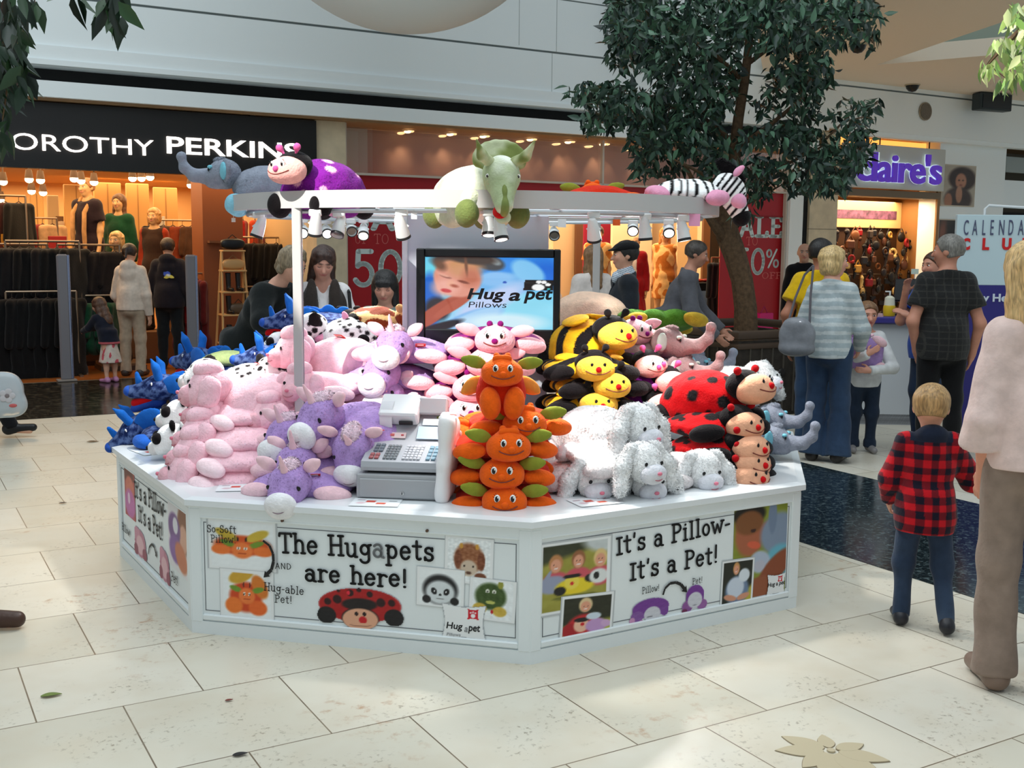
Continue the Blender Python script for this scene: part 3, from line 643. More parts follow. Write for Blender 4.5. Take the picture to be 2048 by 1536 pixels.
def ladyprint(x, y):
    p = Paint(x, y, WH, 2.1); m = Paint(x, y, (0, 0, 0), 2.1)
    for q, on in ((p, 0), (m, 1)):
        def e(cx, cy, rx, ry, c, rot=0): q.ell(cx, cy, rx, ry, (255,) * 3 if on else c, rot, .05)
        e(.5, .42, .47, .40, (170, 24, 26)); e(.12, .68, .11, .2, (22, 20, 22)); e(.88, .68, .11, .2, (22, 20, 22)); e(.5, .73, .21, .26, (30, 22, 22))
        if not on:
            for cx, cy, r in ((.25, .3, .05), (.4, .14, .04), (.62, .16, .035), (.74, .34, .05), (.14, .36, .04), (.86, .34, .04), (.27, .1, .02), (.5, .06, .03)): p.ell(cx, cy, r, r * 2, (44, 14, 16), .3)
            p.ell(.62, .66, .0, .0, (0, 0, 0)) if False else None
            p.ell(.38, .14, .02, .05, (226, 40, 60)); p.ell(.5, .40, .2, .14, (30, 22, 22)); p.noise(60, 7)
        e(.5, .745, .2, .25, (226, 168, 136))
        if not on: p.ell(.53, .76, .045, .085, (200, 24, 34)); p.ell(.46, .62, .02, .05, (40, 24, 24)); p.ell(.55, .62, .02, .05, (40, 24, 24)); p.ell(.5, .88, .12, .03, (150, 96, 76)); p.ell(.5, .86, .13, .03, (226, 168, 136))
    return p.c, m.c[:, 0] / 255
def pandaprint(x, y):
    p = Paint(x, y, WH, 1.1); p.ell(.5, .55, .36, .38, (28, 28, 30)); p.ell(.5, .62, .3, .3, (214, 220, 222)); p.ell(.22, .82, .09, .1, (28, 28, 30)); p.ell(.8, .82, .09, .1, (28, 28, 30))
    for k in (-1, 1): p.ell(.5 + k * .13, .6, .06, .09, (26, 26, 28), k * .4); p.ell(.5 + k * .12, .6, .018, .02, (240, 240, 240))
    p.ell(.5, .68, .03, .03, (30, 30, 30)); p.ell(.5, .78, .08, .012, (120, 120, 120)); return framed(p.noise(40, 4))
def cowprint(x, y):
    p = Paint(x, y, WH, 1); p.ell(.5, .45, .3, .32, (150, 94, 60)); p.ell(.28, .5, .08, .2, (124, 70, 44)); p.ell(.75, .5, .08, .2, (124, 70, 44)); p.noise(70, 24, 5); p.ell(.5, .66, .17, .17, (206, 186, 164)); p.ell(.3, .82, .12, .08, (118, 66, 42)); p.ell(.74, .82, .12, .08, (118, 66, 42))
    for k in (-1, 1): p.ell(.5 + k * .09, .62, .018, .02, (60, 44, 36)); p.ell(.5 + k * .16, .2, .04, .06, (206, 150, 60))
    p.ell(.5, .76, .06, .03, (96, 64, 50)); return framed(p)
def frogprint(x, y):
    p = Paint(x, y, WH, 1); p.ell(.46, .42, .33, .32, (62, 84, 36)); p.ell(.24, .72, .15, .12, (204, 172, 70)); p.ell(.66, .76, .15, .12, (204, 172, 70)); p.noise(40, 12, 2)
    for k in (-1, 1): p.ell(.46 + k * .07, .3, .045, .045, (226, 228, 210)); p.ell(.46 + k * .07, .31, .015, .02, (20, 20, 20))
    p.ell(.66, .12, .06, .1, (150, 150, 60)); p.ell(.46, .56, .1, .04, (190, 190, 100)); p.ell(.5, .78, .03, .05, (190, 30, 40)); return framed(p)
def kid(p, cx, cy, s, hair, skin=(224, 158, 128), shirt=None):
    if shirt: p.ell(cx, cy + 1.5 * s, 1.2 * s, .9 * s, shirt)
    p.ell(cx, cy - .12 * s, .62 * s, .82 * s, hair); p.ell(cx, cy + .08 * s, .46 * s, .6 * s, skin)
    for k in (-1, 1): p.ell(cx + k * .17 * s, cy + .02 * s, .06 * s, .05 * s, (70, 44, 40))
    p.ell(cx, cy + .32 * s, .17 * s, .07 * s, (246, 226, 220)); p.ell(cx, cy + .16 * s, .06 * s, .07 * s, (206, 132, 106))
def kidsprint(x, y):
    p = Paint(x, y, (156, 150, 62), 1.05); p.half(0, .32, .25, 1, (54, 58, 36), .08); p.ell(.85, .1, .25, .12, (200, 206, 206), .2, .3); p.noise(30, 8, 4)
    for cx, cy, h in ((.24, .32, (190, 130, 80)), (.54, .3, (150, 96, 60)), (.84, .32, (226, 196, 130))): kid(p, cx, cy, .15, h, shirt=(206, 84, 96))
    p.ell(.2, .58, .2, .12, (150, 156, 180)); p.ell(.12, .5, .03, .13, (150, 156, 180), .5); p.ell(.5, .64, .26, .11, (232, 206, 40)); p.ell(.3, .68, .08, .06, (26, 24, 22)); p.ell(.73, .56, .1, .06, (26, 24, 22)); p.ell(.46, .58, .1, .1, (236, 214, 80)); p.ell(.46, .5, .12, .03, (26, 24, 22)); p.ell(.46, .6, .025, .025, (214, 30, 40)); p.ell(.82, .55, .13, .1, (226, 228, 226)); p.ell(.79, .54, .04, .05, (30, 30, 30)); p.ell(.5, .78, .3, .03, (110, 112, 44))
    return framed(p)
def girlprint(x, y):
    p = Paint(x, y, (40, 42, 26), 1.1); p.half(1, .6, -.1, -1, (176, 178, 60), .1); p.noise(30, 6, 4); p.ell(.45, .75, .32, .3, (196, 40, 44)); kid(p, .46, .27, .2, (222, 196, 150)); p.ell(.2, .8, .16, .16, (170, 28, 34)); p.ell(.4, .7, .14, .16, (240, 190, 160)); p.ell(.4, .58, .14, .05, (30, 24, 26)); p.ell(.42, .68, .035, .04, (206, 28, 40)); p.ell(.68, .74, .2, .16, (196, 154, 204)); p.ell(.62, .52, .14, .08, (206, 220, 232)); p.ell(.86, .72, .1, .08, (210, 170, 210), .3)
    return framed(p)
def boyprint(x, y):
    p = Paint(x, y, (36, 38, 28), .7); p.half(.5, .8, -.5, -1, (190, 176, 60), .1); kid(p, .45, .22, .16, (206, 150, 90)); p.ell(.5, .66, .36, .3, (110, 130, 160)); p.ell(.45, .6, .26, .22, (206, 216, 230)); p.ell(.7, .36, .17, .14, (220, 228, 236)); p.ell(.3, .8, .2, .06, (214, 150, 120), .3); p.ell(.7, .8, .2, .06, (214, 150, 120), -.3); return framed(p)
def bigprint(x, y):
    p = Paint(x, y, (132, 142, 48), .65); p.noise(24, 10, 3); p.ell(.28, .08, .3, .12, (30, 26, 18)); p.ell(.3, .3, .27, .24, (168, 96, 66)); p.ell(.28, .17, .26, .13, (128, 80, 44)); p.ell(.36, .26, .05, .02, (60, 34, 28)); p.ell(.38, .42, .13, .04, (214, 96, 66), .3); p.ell(.62, .28, .1, .1, (176, 84, 62))
    p.ell(.86, .34, .36, .24, (130, 146, 168)); p.ell(.72, .13, .08, .2, (116, 132, 156)); p.ell(.9, .66, .3, .2, (104, 176, 196), -.5); p.ell(.5, .62, .2, .12, (176, 188, 206), .6); p.ell(.8, .72, .42, .12, (140, 74, 46), -.75); p.ell(.55, .9, .3, .12, (150, 84, 54)); p.ell(.5, .66, .1, .06, (186, 186, 200)); return p.c
def uniprint(pet):
    def f(x, y):
        p = Paint(x, y, WH, 1.4); m = Paint(x, y, (0, 0, 0), 1.4)
        for q, on in ((p, 0), (m, 1)):
            def e(cx, cy, rx, ry, c, rot=0): q.ell(cx, cy, rx, ry, (255,) * 3 if on else c, rot, .06)
            if not pet: e(.52, .42, .45, .36, (116, 58, 146)); e(.2, .66, .16, .2, (130, 84, 156)); e(.86, .6, .1, .2, (120, 66, 150)); e(.08, .78, .07, .12, (206, 150, 190)); e(.3, .88, .06, .08, (196, 140, 180)); e(.56, .66, .2, .28, (206, 206, 214))
            else: e(.5, .42, .34, .4, (116, 54, 146)); e(.24, .75, .2, .2, (140, 84, 150)); e(.76, .75, .2, .18, (150, 96, 160)); e(.5, .56, .26, .28, (208, 208, 216)); e(.14, .9, .1, .08, (110, 40, 80))
            if not on: p.noise(50, 7, 6); p.ell(.5, .74, .08, .02, (130, 130, 140))
        return p.c, m.c[:, 0] / 255
    return f
def logoprint(x, y):
    p = Paint(x, y, (238, 240, 240), 1.2); d = np.maximum(np.abs(p.x - .5), np.abs(p.y - .5)); cor = 1 - .14 * np.sin(np.pi * np.clip(p.y, 0, 1)) ; cx = 1 - .16 * np.sin(np.pi * np.clip(p.x, 0, 1))
    m = ((np.abs(p.x - .5) < .5 * cor) & (np.abs(p.y - .5) < .5 * cx)).astype(float); ed = ((np.abs(p.x - .5) > .475 * cor) | (np.abs(p.y - .5) > .475 * cx)); p.c[ed] = (176, 180, 184)
    r = (np.abs(p.x - .7) < .14 * (1 - .25 * np.cos((p.y - .26) / .2 * 1.5))) & (np.abs(p.y - .27) < .15 * (1 - .2 * np.cos((p.x - .7) / .14 * 1.5))); p.c[r] = (206, 26, 46)
    p.ell(.7, .31, .05, .055, (245, 245, 245))
    for k in (-1, 0, 1): p.ell(.7 + k * .05, .21 + .02 * abs(k), .018, .026, (245, 245, 245))
    return p.c, m
def orangeA(x, y): p = Paint(x, y, WH, 1.4); butterfly(p, .5, .5, 1.0); p.noise(60, 4); return framed(p)
def orangeB(x, y): p = Paint(x, y, WH, 1.0); butterfly(p, .5, .42, 1.0, True); p.noise(60, 4); return framed(p)
def script(face, txt, p0, p1, h, bold, ink=None, shear=.15):
    (x0, z0), (x1, z1) = face.uv(*p0), face.uv(*p1); w = math.hypot(x1 - x0, z1 - z0)
    return add('lettering', fit_text('lettering', txt, w, h, ink or M_ink, .0004, bold, 1.0, shear), face.root, (x0, face.lay(), z0), (0, -math.atan2(z1 - z0, x1 - x0), 0))

fF.pic('printed_photo', [(484, 1091), (414, 1086), (488, 1041)], orangeA, 60, 44, label='printed photo of an orange plush pillow')
fF.pic('printed_photo', [(494, 1190), (440, 1185), (498, 1140)], orangeB, 54, 50, label='printed photo of an orange plush standing up')
fF.pic('printed_photo', [(938, 1121), (889, 1116), (942, 1074)], cowprint, 50, 46, label='printed photo of a brown long-haired plush')
fF.pic('printed_photo', [(985, 1200), (938, 1194), (988, 1158)], frogprint, 50, 46, label='printed photo of a green plush')
fF.pic('printed_photo', [(881, 1175), (833, 1170), (884, 1136)], pandaprint, 50, 46, label='printed photo of a panda plush')
fF.pic('printed_animal', [(720, 1217), (632, 1213), (722, 1174)], ladyprint, 90, 50, label='printed red ladybird pillow')
fF.pic('printed_logo', [(928, 1244), (882, 1240), (931, 1207)], logoprint, 60, 50, label='printed white pillow logo with a red paw badge')
script(fF, 'Hug', (893, 1260), (926, 1263), .036, .02); script(fF, 'a', (929, 1263), (936, 1264), .02, .01, M_grey_ink); script(fF, 'pet', (937, 1266), (961, 1268), .036, .02); script(fF, 'Pillows', (894, 1270), (922, 1272), .012, 0, M_grey_ink)
fF.text('The Hugapets', (560, 1103), (868, 1121), .091, .062, .03, grey=(7,)); fF.text('are here!', (612, 1160), (816, 1174), .083, .066, .03)
fF.text('So-Soft', (416, 1063), (474, 1066), .035, .05); fF.text('Pillow!', (424, 1083), (474, 1085), .035, .05); fF.text('AND', (552, 1136), (584, 1138), .028, .05)
fF.text('Hug-able', (530, 1179), (609, 1189), .038, .05); fF.text('Pet!', (552, 1203), (586, 1206), .036, .05)
fF.arrow([(528, 1080), (541, 1090), (548, 1106), (549, 1122), (545, 1138), (537, 1146)], .008, .016)
fR.pic('printed_photo', [(1520, 1102), (1466, 1112), (1523, 1011)], bigprint, 60, 80, label='printed photo of a boy with a grey and blue plush elephant')
fR.pic('printed_photo', [(1150, 1151), (1074, 1163), (1147, 1078)], kidsprint, 66, 60, label='printed photo of three girls on grass with plush pillows')
fR.pic('printed_photo', [(1174, 1231), (1119, 1238), (1172, 1188)], girlprint, 56, 50, label='printed photo of a girl hugging a ladybird plush')
fR.pic('printed_photo', [(1474, 1165), (1441, 1170), (1476, 1117)], boyprint, 44, 60, label='printed photo of a boy hugging a white plush')
fR.pic('printed_animal', [(1299, 1220), (1257, 1228), (1299, 1193)], uniprint(False), 60, 44, label='printed purple plush laid flat'); fR.pic('printed_animal', [(1389, 1196), (1361, 1201), (1389, 1168)], uniprint(True), 44, 50, label='printed purple plush standing')
fR.pic('printed_logo', [(1551, 1168), (1532, 1171), (1552, 1146)], logoprint, 44, 44, label='printed white pillow logo with a red paw badge')
script(fR, 'Hug a pet', (1534, 1177), (1568, 1170), .026, .02)
fR.text("It's a Pillow-", (1232, 1109), (1459, 1060), .088, .06, .02); fR.text("It's a Pet!", (1259, 1160), (1434, 1124), .088, .062, .02)
fR.text('Pillow!', (1283, 1187), (1317, 1180), .032, .05); fR.text('Pet!', (1383, 1168), (1403, 1164), .03, .05)
fR.arrow([(1324, 1189), (1328, 1176), (1338, 1166), (1350, 1164), (1360, 1168), (1366, 1176)], .008, .017)
def redphoto(x, y): p = Paint(x, y, (186, 80, 76), .6); p.ell(.4, .1, .5, .2, (120, 60, 44)); p.ell(.5, .35, .4, .22, (216, 120, 96)); p.ell(.5, .7, .5, .3, (198, 110, 170)); p.ell(.4, .6, .12, .12, (236, 200, 220)); return p.noise(20, 8).c
def hugphoto(x, y): p = Paint(x, y, (214, 190, 200), .8); p.half(.5, .0, 1, -.6, (228, 224, 226), .2); p.ell(.75, .3, .3, .35, (140, 84, 50)); p.ell(.72, .45, .18, .2, (220, 166, 140)); p.ell(.3, .4, .28, .22, (120, 80, 140)); p.ell(.35, .35, .12, .12, (228, 226, 232)); p.ell(.35, .7, .3, .2, (136, 90, 160)); p.ell(.6, .75, .3, .18, (206, 120, 80), .6); return p.noise(14, 6).c
def pinkpet(x, y):
    p = Paint(x, y, WH, .9); m = Paint(x, y, (0, 0, 0), .9)
    for q, on in ((p, 0), (m, 1)):
        def e(cx, cy, rx, ry, c, rot=0): q.ell(cx, cy, rx, ry, (255,) * 3 if on else c, rot, .06)
        e(.5, .5, .4, .42, (190, 120, 140)); e(.3, .25, .2, .22, (206, 140, 160)); e(.5, .55, .26, .28, (226, 180, 186)); e(.2, .75, .16, .18, (150, 70, 90)); e(.8, .75, .16, .18, (150, 70, 90))
    return p.c, m.c[:, 0] / 255
fL.pic('printed_photo', [(260, 988), (250, 980), (260, 942)], redphoto, 30, 44, label='printed photo of a child in red and pink'); fL.pic('printed_photo', [(358, 1078), (337, 1058), (358, 1010)], hugphoto, 44, 60, label='printed photo of a girl hugging a purple plush')
fL.pic('printed_animal', [(281, 1087), (267, 1076), (281, 1055)], pinkpet, 30, 34, label='printed pink plush laid flat'); fL.pic('printed_animal', [(330, 1132), (318, 1120), (330, 1095)], pinkpet, 30, 34, label='printed pink plush standing')
fL.text("It's a Pillow-", (270, 992), (333, 1037), .1, .062); fL.text("It's a Pet!", (278, 1040), (327, 1082), .1, .062); fL.arrow([(298, 1108), (300, 1094), (305, 1088), (310, 1094), (313, 1106)], .008, .018)
fL.text('Pillow!', (246, 1058), (262, 1074), .045, .06); fL.text('Pet!', (345, 1160), (358, 1172), .05, .06)
# ================================================================== CANOPY, LAMPS, TELEVISION
RC = Vector((-.20, 5.9, 0)); RX, RY, RZ0, RZ1 = 1.275, 1.1, 1.795, 1.872
M_can = mat('canopy_white', (190, 188, 187), .5); M_rail = cmat((188, 192, 196), .3, metal=.5)
def ringp(a, k=1.0): return (RX * k * math.cos(R(a)), RY * k * math.sin(R(a)))
can = thing('canopy', 'white oval canopy ring on slim posts over the plush piles', 'canopy', RC + Vector((0, 0, ZT)))
n = 96; V = []; zz = (RZ0 - ZT, RZ1 - ZT)
for i in range(n):
    a = 360 * i / n; xo, yo = ringp(a); xi, yi = xo * (1 - .03 / RX), yo * (1 - .03 / RY); V += [(xo, yo, zz[0]), (xo, yo, zz[1]), (xi, yi, zz[1]), (xi, yi, zz[0])]
b = MB(); b.add(V, [(4 * i + k, 4 * ((i + 1) % n) + k, 4 * ((i + 1) % n) + (k + 1) % 4, 4 * i + (k + 1) % 4) for i in range(n) for k in range(4)])
build('ring', b, M_can, can)
for P in (Vector((-.985, 5.06, 0)), Vector((.512, 6.8, 0))):
    q = P - RC; b = MB(); b.bevbox((q.x, q.y, (RZ0 + .02 - ZT) / 2), (.042, .042, RZ0 + .02 - ZT), .004); b.box((q.x, q.y, .004), (.11, .11, .008)); b.box((q.x + .022, q.y, (RZ0 - ZT) / 2), (.002, .012, RZ0 - ZT), 1)
    build('post', b, [M_can, cmat((120, 124, 130), .4)], can)
ztr = RZ0 - .012 - ZT
b = MB(); b.tube([(*ringp(a, .93), ztr) for a in range(0, 360, 6)], .011, 6, closed=True); build('track', b, M_rail, can)
for (x0, y0), (x1, y1) in ((ringp(195, .95), ringp(-15, .95)), (ringp(165, .95), ringp(15, .95)), (ringp(100, .95), ringp(250, .95)), (ringp(80, .95), ringp(290, .95)), (ringp(215, .95), ringp(325, .95)), (ringp(145, .95), ringp(35, .95)), (ringp(130, .95), ringp(225, .95)), (ringp(50, .95), ringp(315, .95))):
    build('cross_bar', MB().tube([(x0, y0, ztr + .02), (x1, y1, ztr + .02)], .007, 6), M_rail, can)

# adjustable lamps under the ring
M_lampw = mat('lamp_white', (224, 226, 226), .35); M_bulb = mat('lamp_bulb', (255, 248, 232), .4, emit=9); M_dark = cmat((30, 30, 32), .5)
hb = MB(); hb.lathe([(.0, .075), (.016, .075), (.024, .06), (.031, .02), (.037, -.035), (.037, -.05), (.031, -.05), (.029, -.03), (0, -.028)], 20)
lens = MB(); lens.lathe([(0, -.033), (.029, -.033)], 20, caps=False); rim = MB(); rim.lathe([(.0375, -.036), (.0385, -.05), (.031, -.051)], 20)
ME_head, ME_lens, ME_rim = hb.mesh('head', M_lampw), lens.mesh('bulb', M_bulb), rim.mesh('rim', M_dark)
lensoff = lens.mesh('bulb', cmat((120, 116, 108), .3))
LAMPS = [(518, 458, 5.45, (-1.6, 5.4, .7), 1, 'leftmost white spot lamp under the canopy ring'), (606, 462, 6.35, (-.9, 4.3, .9), 1, 'white spot lamp just right of the front post, facing out bright'), (631, 452, 4.98, (-1.0, 5.3, .8), 0, 'white spot lamp hanging from the front rim right of the post'),
 (653, 462, 6.6, (-.6, 4.9, .8), 1, 'small white spot lamp behind the lamp beside the post'), (678, 455, 5.1, (-1.0, 4.6, .7), 0, 'white spot lamp seen from behind between post and red sale poster'), (702, 458, 6.5, (-.4, 4.6, .8), 0, 'white spot lamp turned back before the red sale poster'), (727, 463, 6.3, (-.75, 5.2, .8), 1, 'white spot lamp tilted left before the red sale poster'),
 (803, 458, 4.87, (-.3, 5.3, .8), 0, 'white spot lamp left of the grey television tower'), (978, 452, 4.84, (-.1, 4.6, .8), 1, 'left lamp of the close pair below the green horned plush'), (1000, 461, 4.80, (.1, 4.55, .8), 1, 'right lamp of the close pair below the green horned plush'),
 (1108, 466, 6.75, (.3, 5.2, .9), 0, 'white spot lamp with a swing tag beside the grey tower'), (1187, 464, 4.95, (.5, 5.4, .8), 1, 'white boxy spot lamp in front of the rear canopy post'), (1266, 456, 6.3, (.5, 4.6, .8), 1, 'glaring spot lamp right of the rear canopy post'), (1290, 462, 5.15, (.7, 5.2, .7), 0, 'white spot lamp in front of the glaring lamp'), (1337, 458, 6.1, (.8, 4.7, .7), 1, 'glaring spot lamp between two white lamps at the right end'), (1366, 464, 5.3, (1.0, 5.2, .7), 1, 'rightmost white spot lamp under the canopy ring')]
for x, y, Y, tgt, on, lab in LAMPS:
    P = at(x, y, Y); t = thing('spot_lamp', lab, 'lamp', P, 0, 'spot lamps under the canopy ring')
    d = (Vector(tgt) - P).normalized(); q = d.to_track_quat('-Z', 'Y').to_euler()
    h = add('head', ME_head, t, (0, 0, 0), q, .86); add('bulb', ME_lens if on else lensoff, h); add('rim', ME_rim, h)
    zt = RZ0 - .012 - P.z
    b = MB(); b.tube([(0, 0, .03), (0, .0, zt - .012)], .007, 8); b.tube([(-.03, 0, .01), (0, 0, .035), (.03, 0, .01)], .006, 6); build('stem', b, M_lampw, t)
    build('adaptor', MB().bevbox((0, 0, zt - .01), (.055, .03, .03), .004), M_lampw, t)
    if on: light('beam', 'SPOT', d * .06, 56, (1, .965, .91), q, spot=64 if Y < 5 else 88, blend=.9, parent=t, radius=.05)
# little swing tags and charms that dangle from the canopy
for x, y, Y, c, lab, s in ((467, 440, 5.7, (206, 206, 196), 'tiny clear hook charm at the left tip of the canopy', .02), (828, 432, 4.85, (240, 242, 244), 'tiny white swing tag under the canopy left of the tower', .026), (1124, 446, 6.7, (236, 238, 240), 'white swing tag hanging beside the lamp right of the tower', .05), (1389, 440, 5.3, (238, 164, 200), 'pink swing tag below the right end of the canopy', .055), (1233, 443, 6.6, (232, 96, 34), 'orange fabric tag hanging behind the rear rail', .045)):
    P = at(x, y, Y); t = thing('swing_tag', lab, 'tag', P, R(10)); build('card', MB().box((0, 0, 0), (s, .003, s * 1.05)), cmat(c, .6), t); build('cord', MB().tube([(0, 0, s * .5), (0, 0, max(RZ0 - .01 - P.z, s * .6))], .0016, 5), cmat((190, 190, 190)), t)

# tower and television
TY = 5.78
p0, p1 = at(812, 600, TY), at(1096, 600, TY)
tw = thing('display_tower', 'pale grey upright panel behind the television in the middle of the kiosk', 'panel', ((p0.x + p1.x) / 2, TY + .09, .80)); w = p1.x - p0.x
build('panel', MB().bevbox((0, 0, .497), (w, .18, .995), .006), cmat((186, 190, 200), .5), tw)
build('edge_trim', MB().bevbox((-w / 2 - .004, -.085, .497), (.03, .03, .995), .005), cmat((206, 210, 214), .4), tw)
TVY = 5.66; a0, a1 = at(834, 497, TVY), at(1118, 690, TVY); cx, cz = (a0.x + a1.x) / 2, (a0.z + a1.z) / 2; fw, fh = a1.x - a0.x, a0.z - a1.z
s0, s1 = at(850, 513, TVY), at(1106, 660, TVY)
tv = thing('television', 'black flat television showing a sleeping child advert on the grey tower', 'television', (cx, TVY, cz))
M_tv = mat('tv_black', (12, 12, 14), .22)
b = MB(); sx0, sx1, sz0, sz1 = s0.x - cx, s1.x - cx, s1.z - cz, s0.z - cz
for x0, x1, z0, z1 in ((-fw / 2, sx0, -fh / 2, fh / 2), (sx1, fw / 2, -fh / 2, fh / 2), (sx0, sx1, sz1, fh / 2), (sx0, sx1, -fh / 2, sz0)): b.bevbox(((x0 + x1) / 2, .0, (z0 + z1) / 2), (x1 - x0 + .004, .05, z1 - z0 + .004), .006)
b.box((0, .03, 0), (fw - .02, .03, fh - .02)); build('frame', b, M_tv, tv)
build('wall_mount', MB().box((0, .075, 0), (.3, .08, .2)), cmat((40, 40, 42)), tv)
def advert(x, y):
    p = Paint(x, y, (96, 196, 240), 1.75); p.ell(.75, .15, .5, .25, (50, 140, 232), 0, .4); p.ell(.95, .25, .2, .2, (30, 110, 220), 0, .4); p.ell(.1, .25, .2, .2, (110, 220, 240), 0, .5); p.ell(.7, .8, .6, .35, (150, 226, 250), 0, .4); p.noise(9, 8, 3)
    p.ell(.04, .62, .09, .4, (26, 104, 206), 0, .15); p.ell(.1, .72, .1, .16, (40, 36, 44), .3, .2)
    p.ell(.62, .38, .24, .16, (120, 186, 240), -.1, .15); p.ell(.8, .2, .14, .14, (130, 200, 244), .5, .15); p.ell(.55, .3, .14, .1, (140, 196, 246), 0, .2); p.ell(.5, .62, .3, .14, (196, 214, 250), -.45, .3)
    p.ell(.36, .88, .26, .13, (120, 180, 240), -.35, .12); p.ell(.4, .84, .22, .1, (170, 214, 250), -.35, .2); p.ell(.62, .9, .3, .12, (216, 244, 254), 0, .3)
    p.half(.08, .95, -.35, -1, (30, 26, 34), .02) if False else None
    p.ell(.05, .82, .3, .1, (176, 84, 62), -.62, .1); p.ell(.22, .68, .18, .06, (184, 92, 70), -.55, .12); p.ell(.1, .98, .2, .06, (26, 22, 30), -.3, .2)
    p.ell(.27, .05, .22, .12, (72, 60, 56), 0, .15); p.ell(.5, .08, .12, .1, (62, 66, 72), .2, .15); p.ell(.54, .06, .05, .04, (150, 166, 170), .4, .3)
    p.ell(.25, .30, .185, .25, (226, 152, 132), .22, .06); p.ell(.16, .42, .1, .12, (240, 176, 160), 0, .4); p.ell(.3, .13, .14, .1, (206, 146, 96), .1, .4); p.ell(.3, .2, .1, .08, (210, 150, 110), 0, .6); p.ell(.36, .28, .07, .12, (196, 116, 90), 0, .5); p.ell(.36, .02, .2, .08, (66, 52, 46), .1, .2); p.ell(.32, .12, .012, .12, (120, 76, 54), -.1, .5); p.ell(.12, .12, .05, .06, (110, 72, 50), .6, .5)
    p.ell(.16, .27, .045, .018, (120, 66, 56), .3, .3); p.ell(.3, .345, .045, .018, (130, 66, 50), .25, .3); p.ell(.15, .255, .05, .016, (232, 168, 146), .3, .4)
    p.ell(.205, .37, .035, .05, (240, 176, 150), .2, .5); p.ell(.23, .4, .03, .02, (170, 84, 64), .2, .5); p.ell(.165, .465, .042, .026, (206, 70, 74), .15, .2)
    p.ell(.62, .345, .016, .016, (40, 90, 190))
    m = (np.abs(p.x - .885 - (p.y - .38) * -.08) < .115) & (np.abs(p.y - .38) < .075); p.c[m] = (14, 14, 16)
    for cx, cy, rx, ry in ((.88, .41, .05, .045), (.885, .335, .022, .022), (.925, .34, .022, .022), (.955, .372, .022, .02)): p.ell(cx, cy, rx, ry, (250, 252, 252), 0, .1)
    p.ell(.962, .435, .014, .012, (60, 190, 190)); return p.c
M_scr = mat('screen_glow', (255, 255, 255), .35, attr=True, emit=.95)
for l_ in list(M_scr.node_tree.links):
    if l_.to_socket.name == 'Base Color': M_scr.node_tree.links.remove(l_)
M_scr.node_tree.nodes['Principled BSDF'].inputs['Base Color'].default_value = (.01, .01, .01, 1)
sc_ = add('screen', picture('screen', sx1 - sx0, sz1 - sz0, advert, 150, 96, M_scr), tv, ((sx0 + sx1) / 2, -.012, (sz0 + sz1) / 2))
M_scrink = cmat((10, 10, 14), .3)
def onscr(x, y): p = at(x, y, TVY - .012); return p.x - cx, p.z - cz
for txt, q0, q1, bold, sh in (('Hug', (934, 605), (1011, 577), .028, .22), ('a', (1017, 602), (1041, 585), .028, .22), ('pet', (1047, 607), (1106, 578), .028, .22), ('Pillows', (937, 615), (1013, 604), -.002, .1)):
    (x0, z0), (x1, z1) = onscr(*q0), onscr(*q1); add('lettering', fit_text('lettering', txt, x1 - x0, z1 - z0, M_scrink, .0006, bold, 1, sh), sc_, (x0 - (sx0 + sx1) / 2, -.002, z0 - (sz0 + sz1) / 2))

# cash register
q0, q1 = onz(716, 997, ZT), onz(876, 1003, ZT); q0.z = q1.z = ZT; wd_ = (q1 - q0).length + .015; ang = math.atan2(q1.y - q0.y, q1.x - q0.x)
reg = thing('cash_register', 'grey cash register with sloped keypad on a grey cash drawer', 'cash register', (q0 + q1) / 2, (0, 0, ang))
M_reg, M_regd, M_regl = mat('register_grey', (172, 174, 180), .45), mat('register_drawer_grey', (166, 167, 170), .45), mat('register_light', (196, 198, 204), .4)
W2 = wd_
build('drawer_case', MB().bevbox((0, .2, .054), (W2, .4, .104), .006), M_regd, reg)
d = build('drawer', MB().bevbox((0, -.001, .048), (W2 - .03, .012, .078), .003), M_regd, reg); build('lock', MB().cyl((.02, -.007, .03), (.02, -.011, .03), .009, n=14).box((.02, -.0115, .03), (.003, .002, .01), 1), [cmat((176, 176, 178), .3, metal=.8), M_dark], d)
prof = [(.01, .118), (.0, .135), (.005, .158), (.16, .205), (.21, .215), (.33, .315), (.38, .315), (.38, .118)]
Mx = Matrix(((0, 0, 1, 0), (1, 0, 0, 0), (0, 1, 0, 0), (0, 0, 0, 1)))
b = MB(); b.prism(prof, -W2 / 2 + .02, W2 / 2 - .01, 0, Mx); b.box((0, .19, .112), (W2 - .08, .3, .016), 1)
build('body', b, [M_reg, M_dark], reg)
sl = math.atan2(.047, .155)
def onslope(x, t): return (x, .005 + t * .155, .158 + t * .047)
def keys(name, x0, x1, t0, t1, nx, ny, col, extra=None):
    k = MB()
    for i in range(nx):
        for j in range(ny):
            x, y, z = onslope(x0 + (x1 - x0) * (i + .5) / nx, t0 + (t1 - t0) * (j + .5) / ny); k.bevbox((x, y, z + .004), ((x1 - x0) / nx * .8, (t1 - t0) * .16 / ny * .8, .008), .002, 1 if extra and (i, j) in extra else 0, (sl, 0, 0))
    build(name, k, [cmat(col, .5), cmat((232, 232, 236), .4)], reg)
xl = -W2 / 2 + .02
keys('key', xl + .03, xl + .075, .5, .95, 2, 3, (110, 118, 128)); keys('key', xl + .025, xl + .07, .1, .42, 2, 2, (160, 90, 92)); keys('key', xl + .085, xl + .145, .1, .9, 4, 6, (120, 124, 128)); keys('key', xl + .165, xl + .245, .1, .9, 5, 6, (190, 190, 196), {(4, 1), (4, 3), (3, 5), (2, 4)}); keys('key', xl + .265, xl + .31, .1, .9, 2, 4, (120, 150, 166))
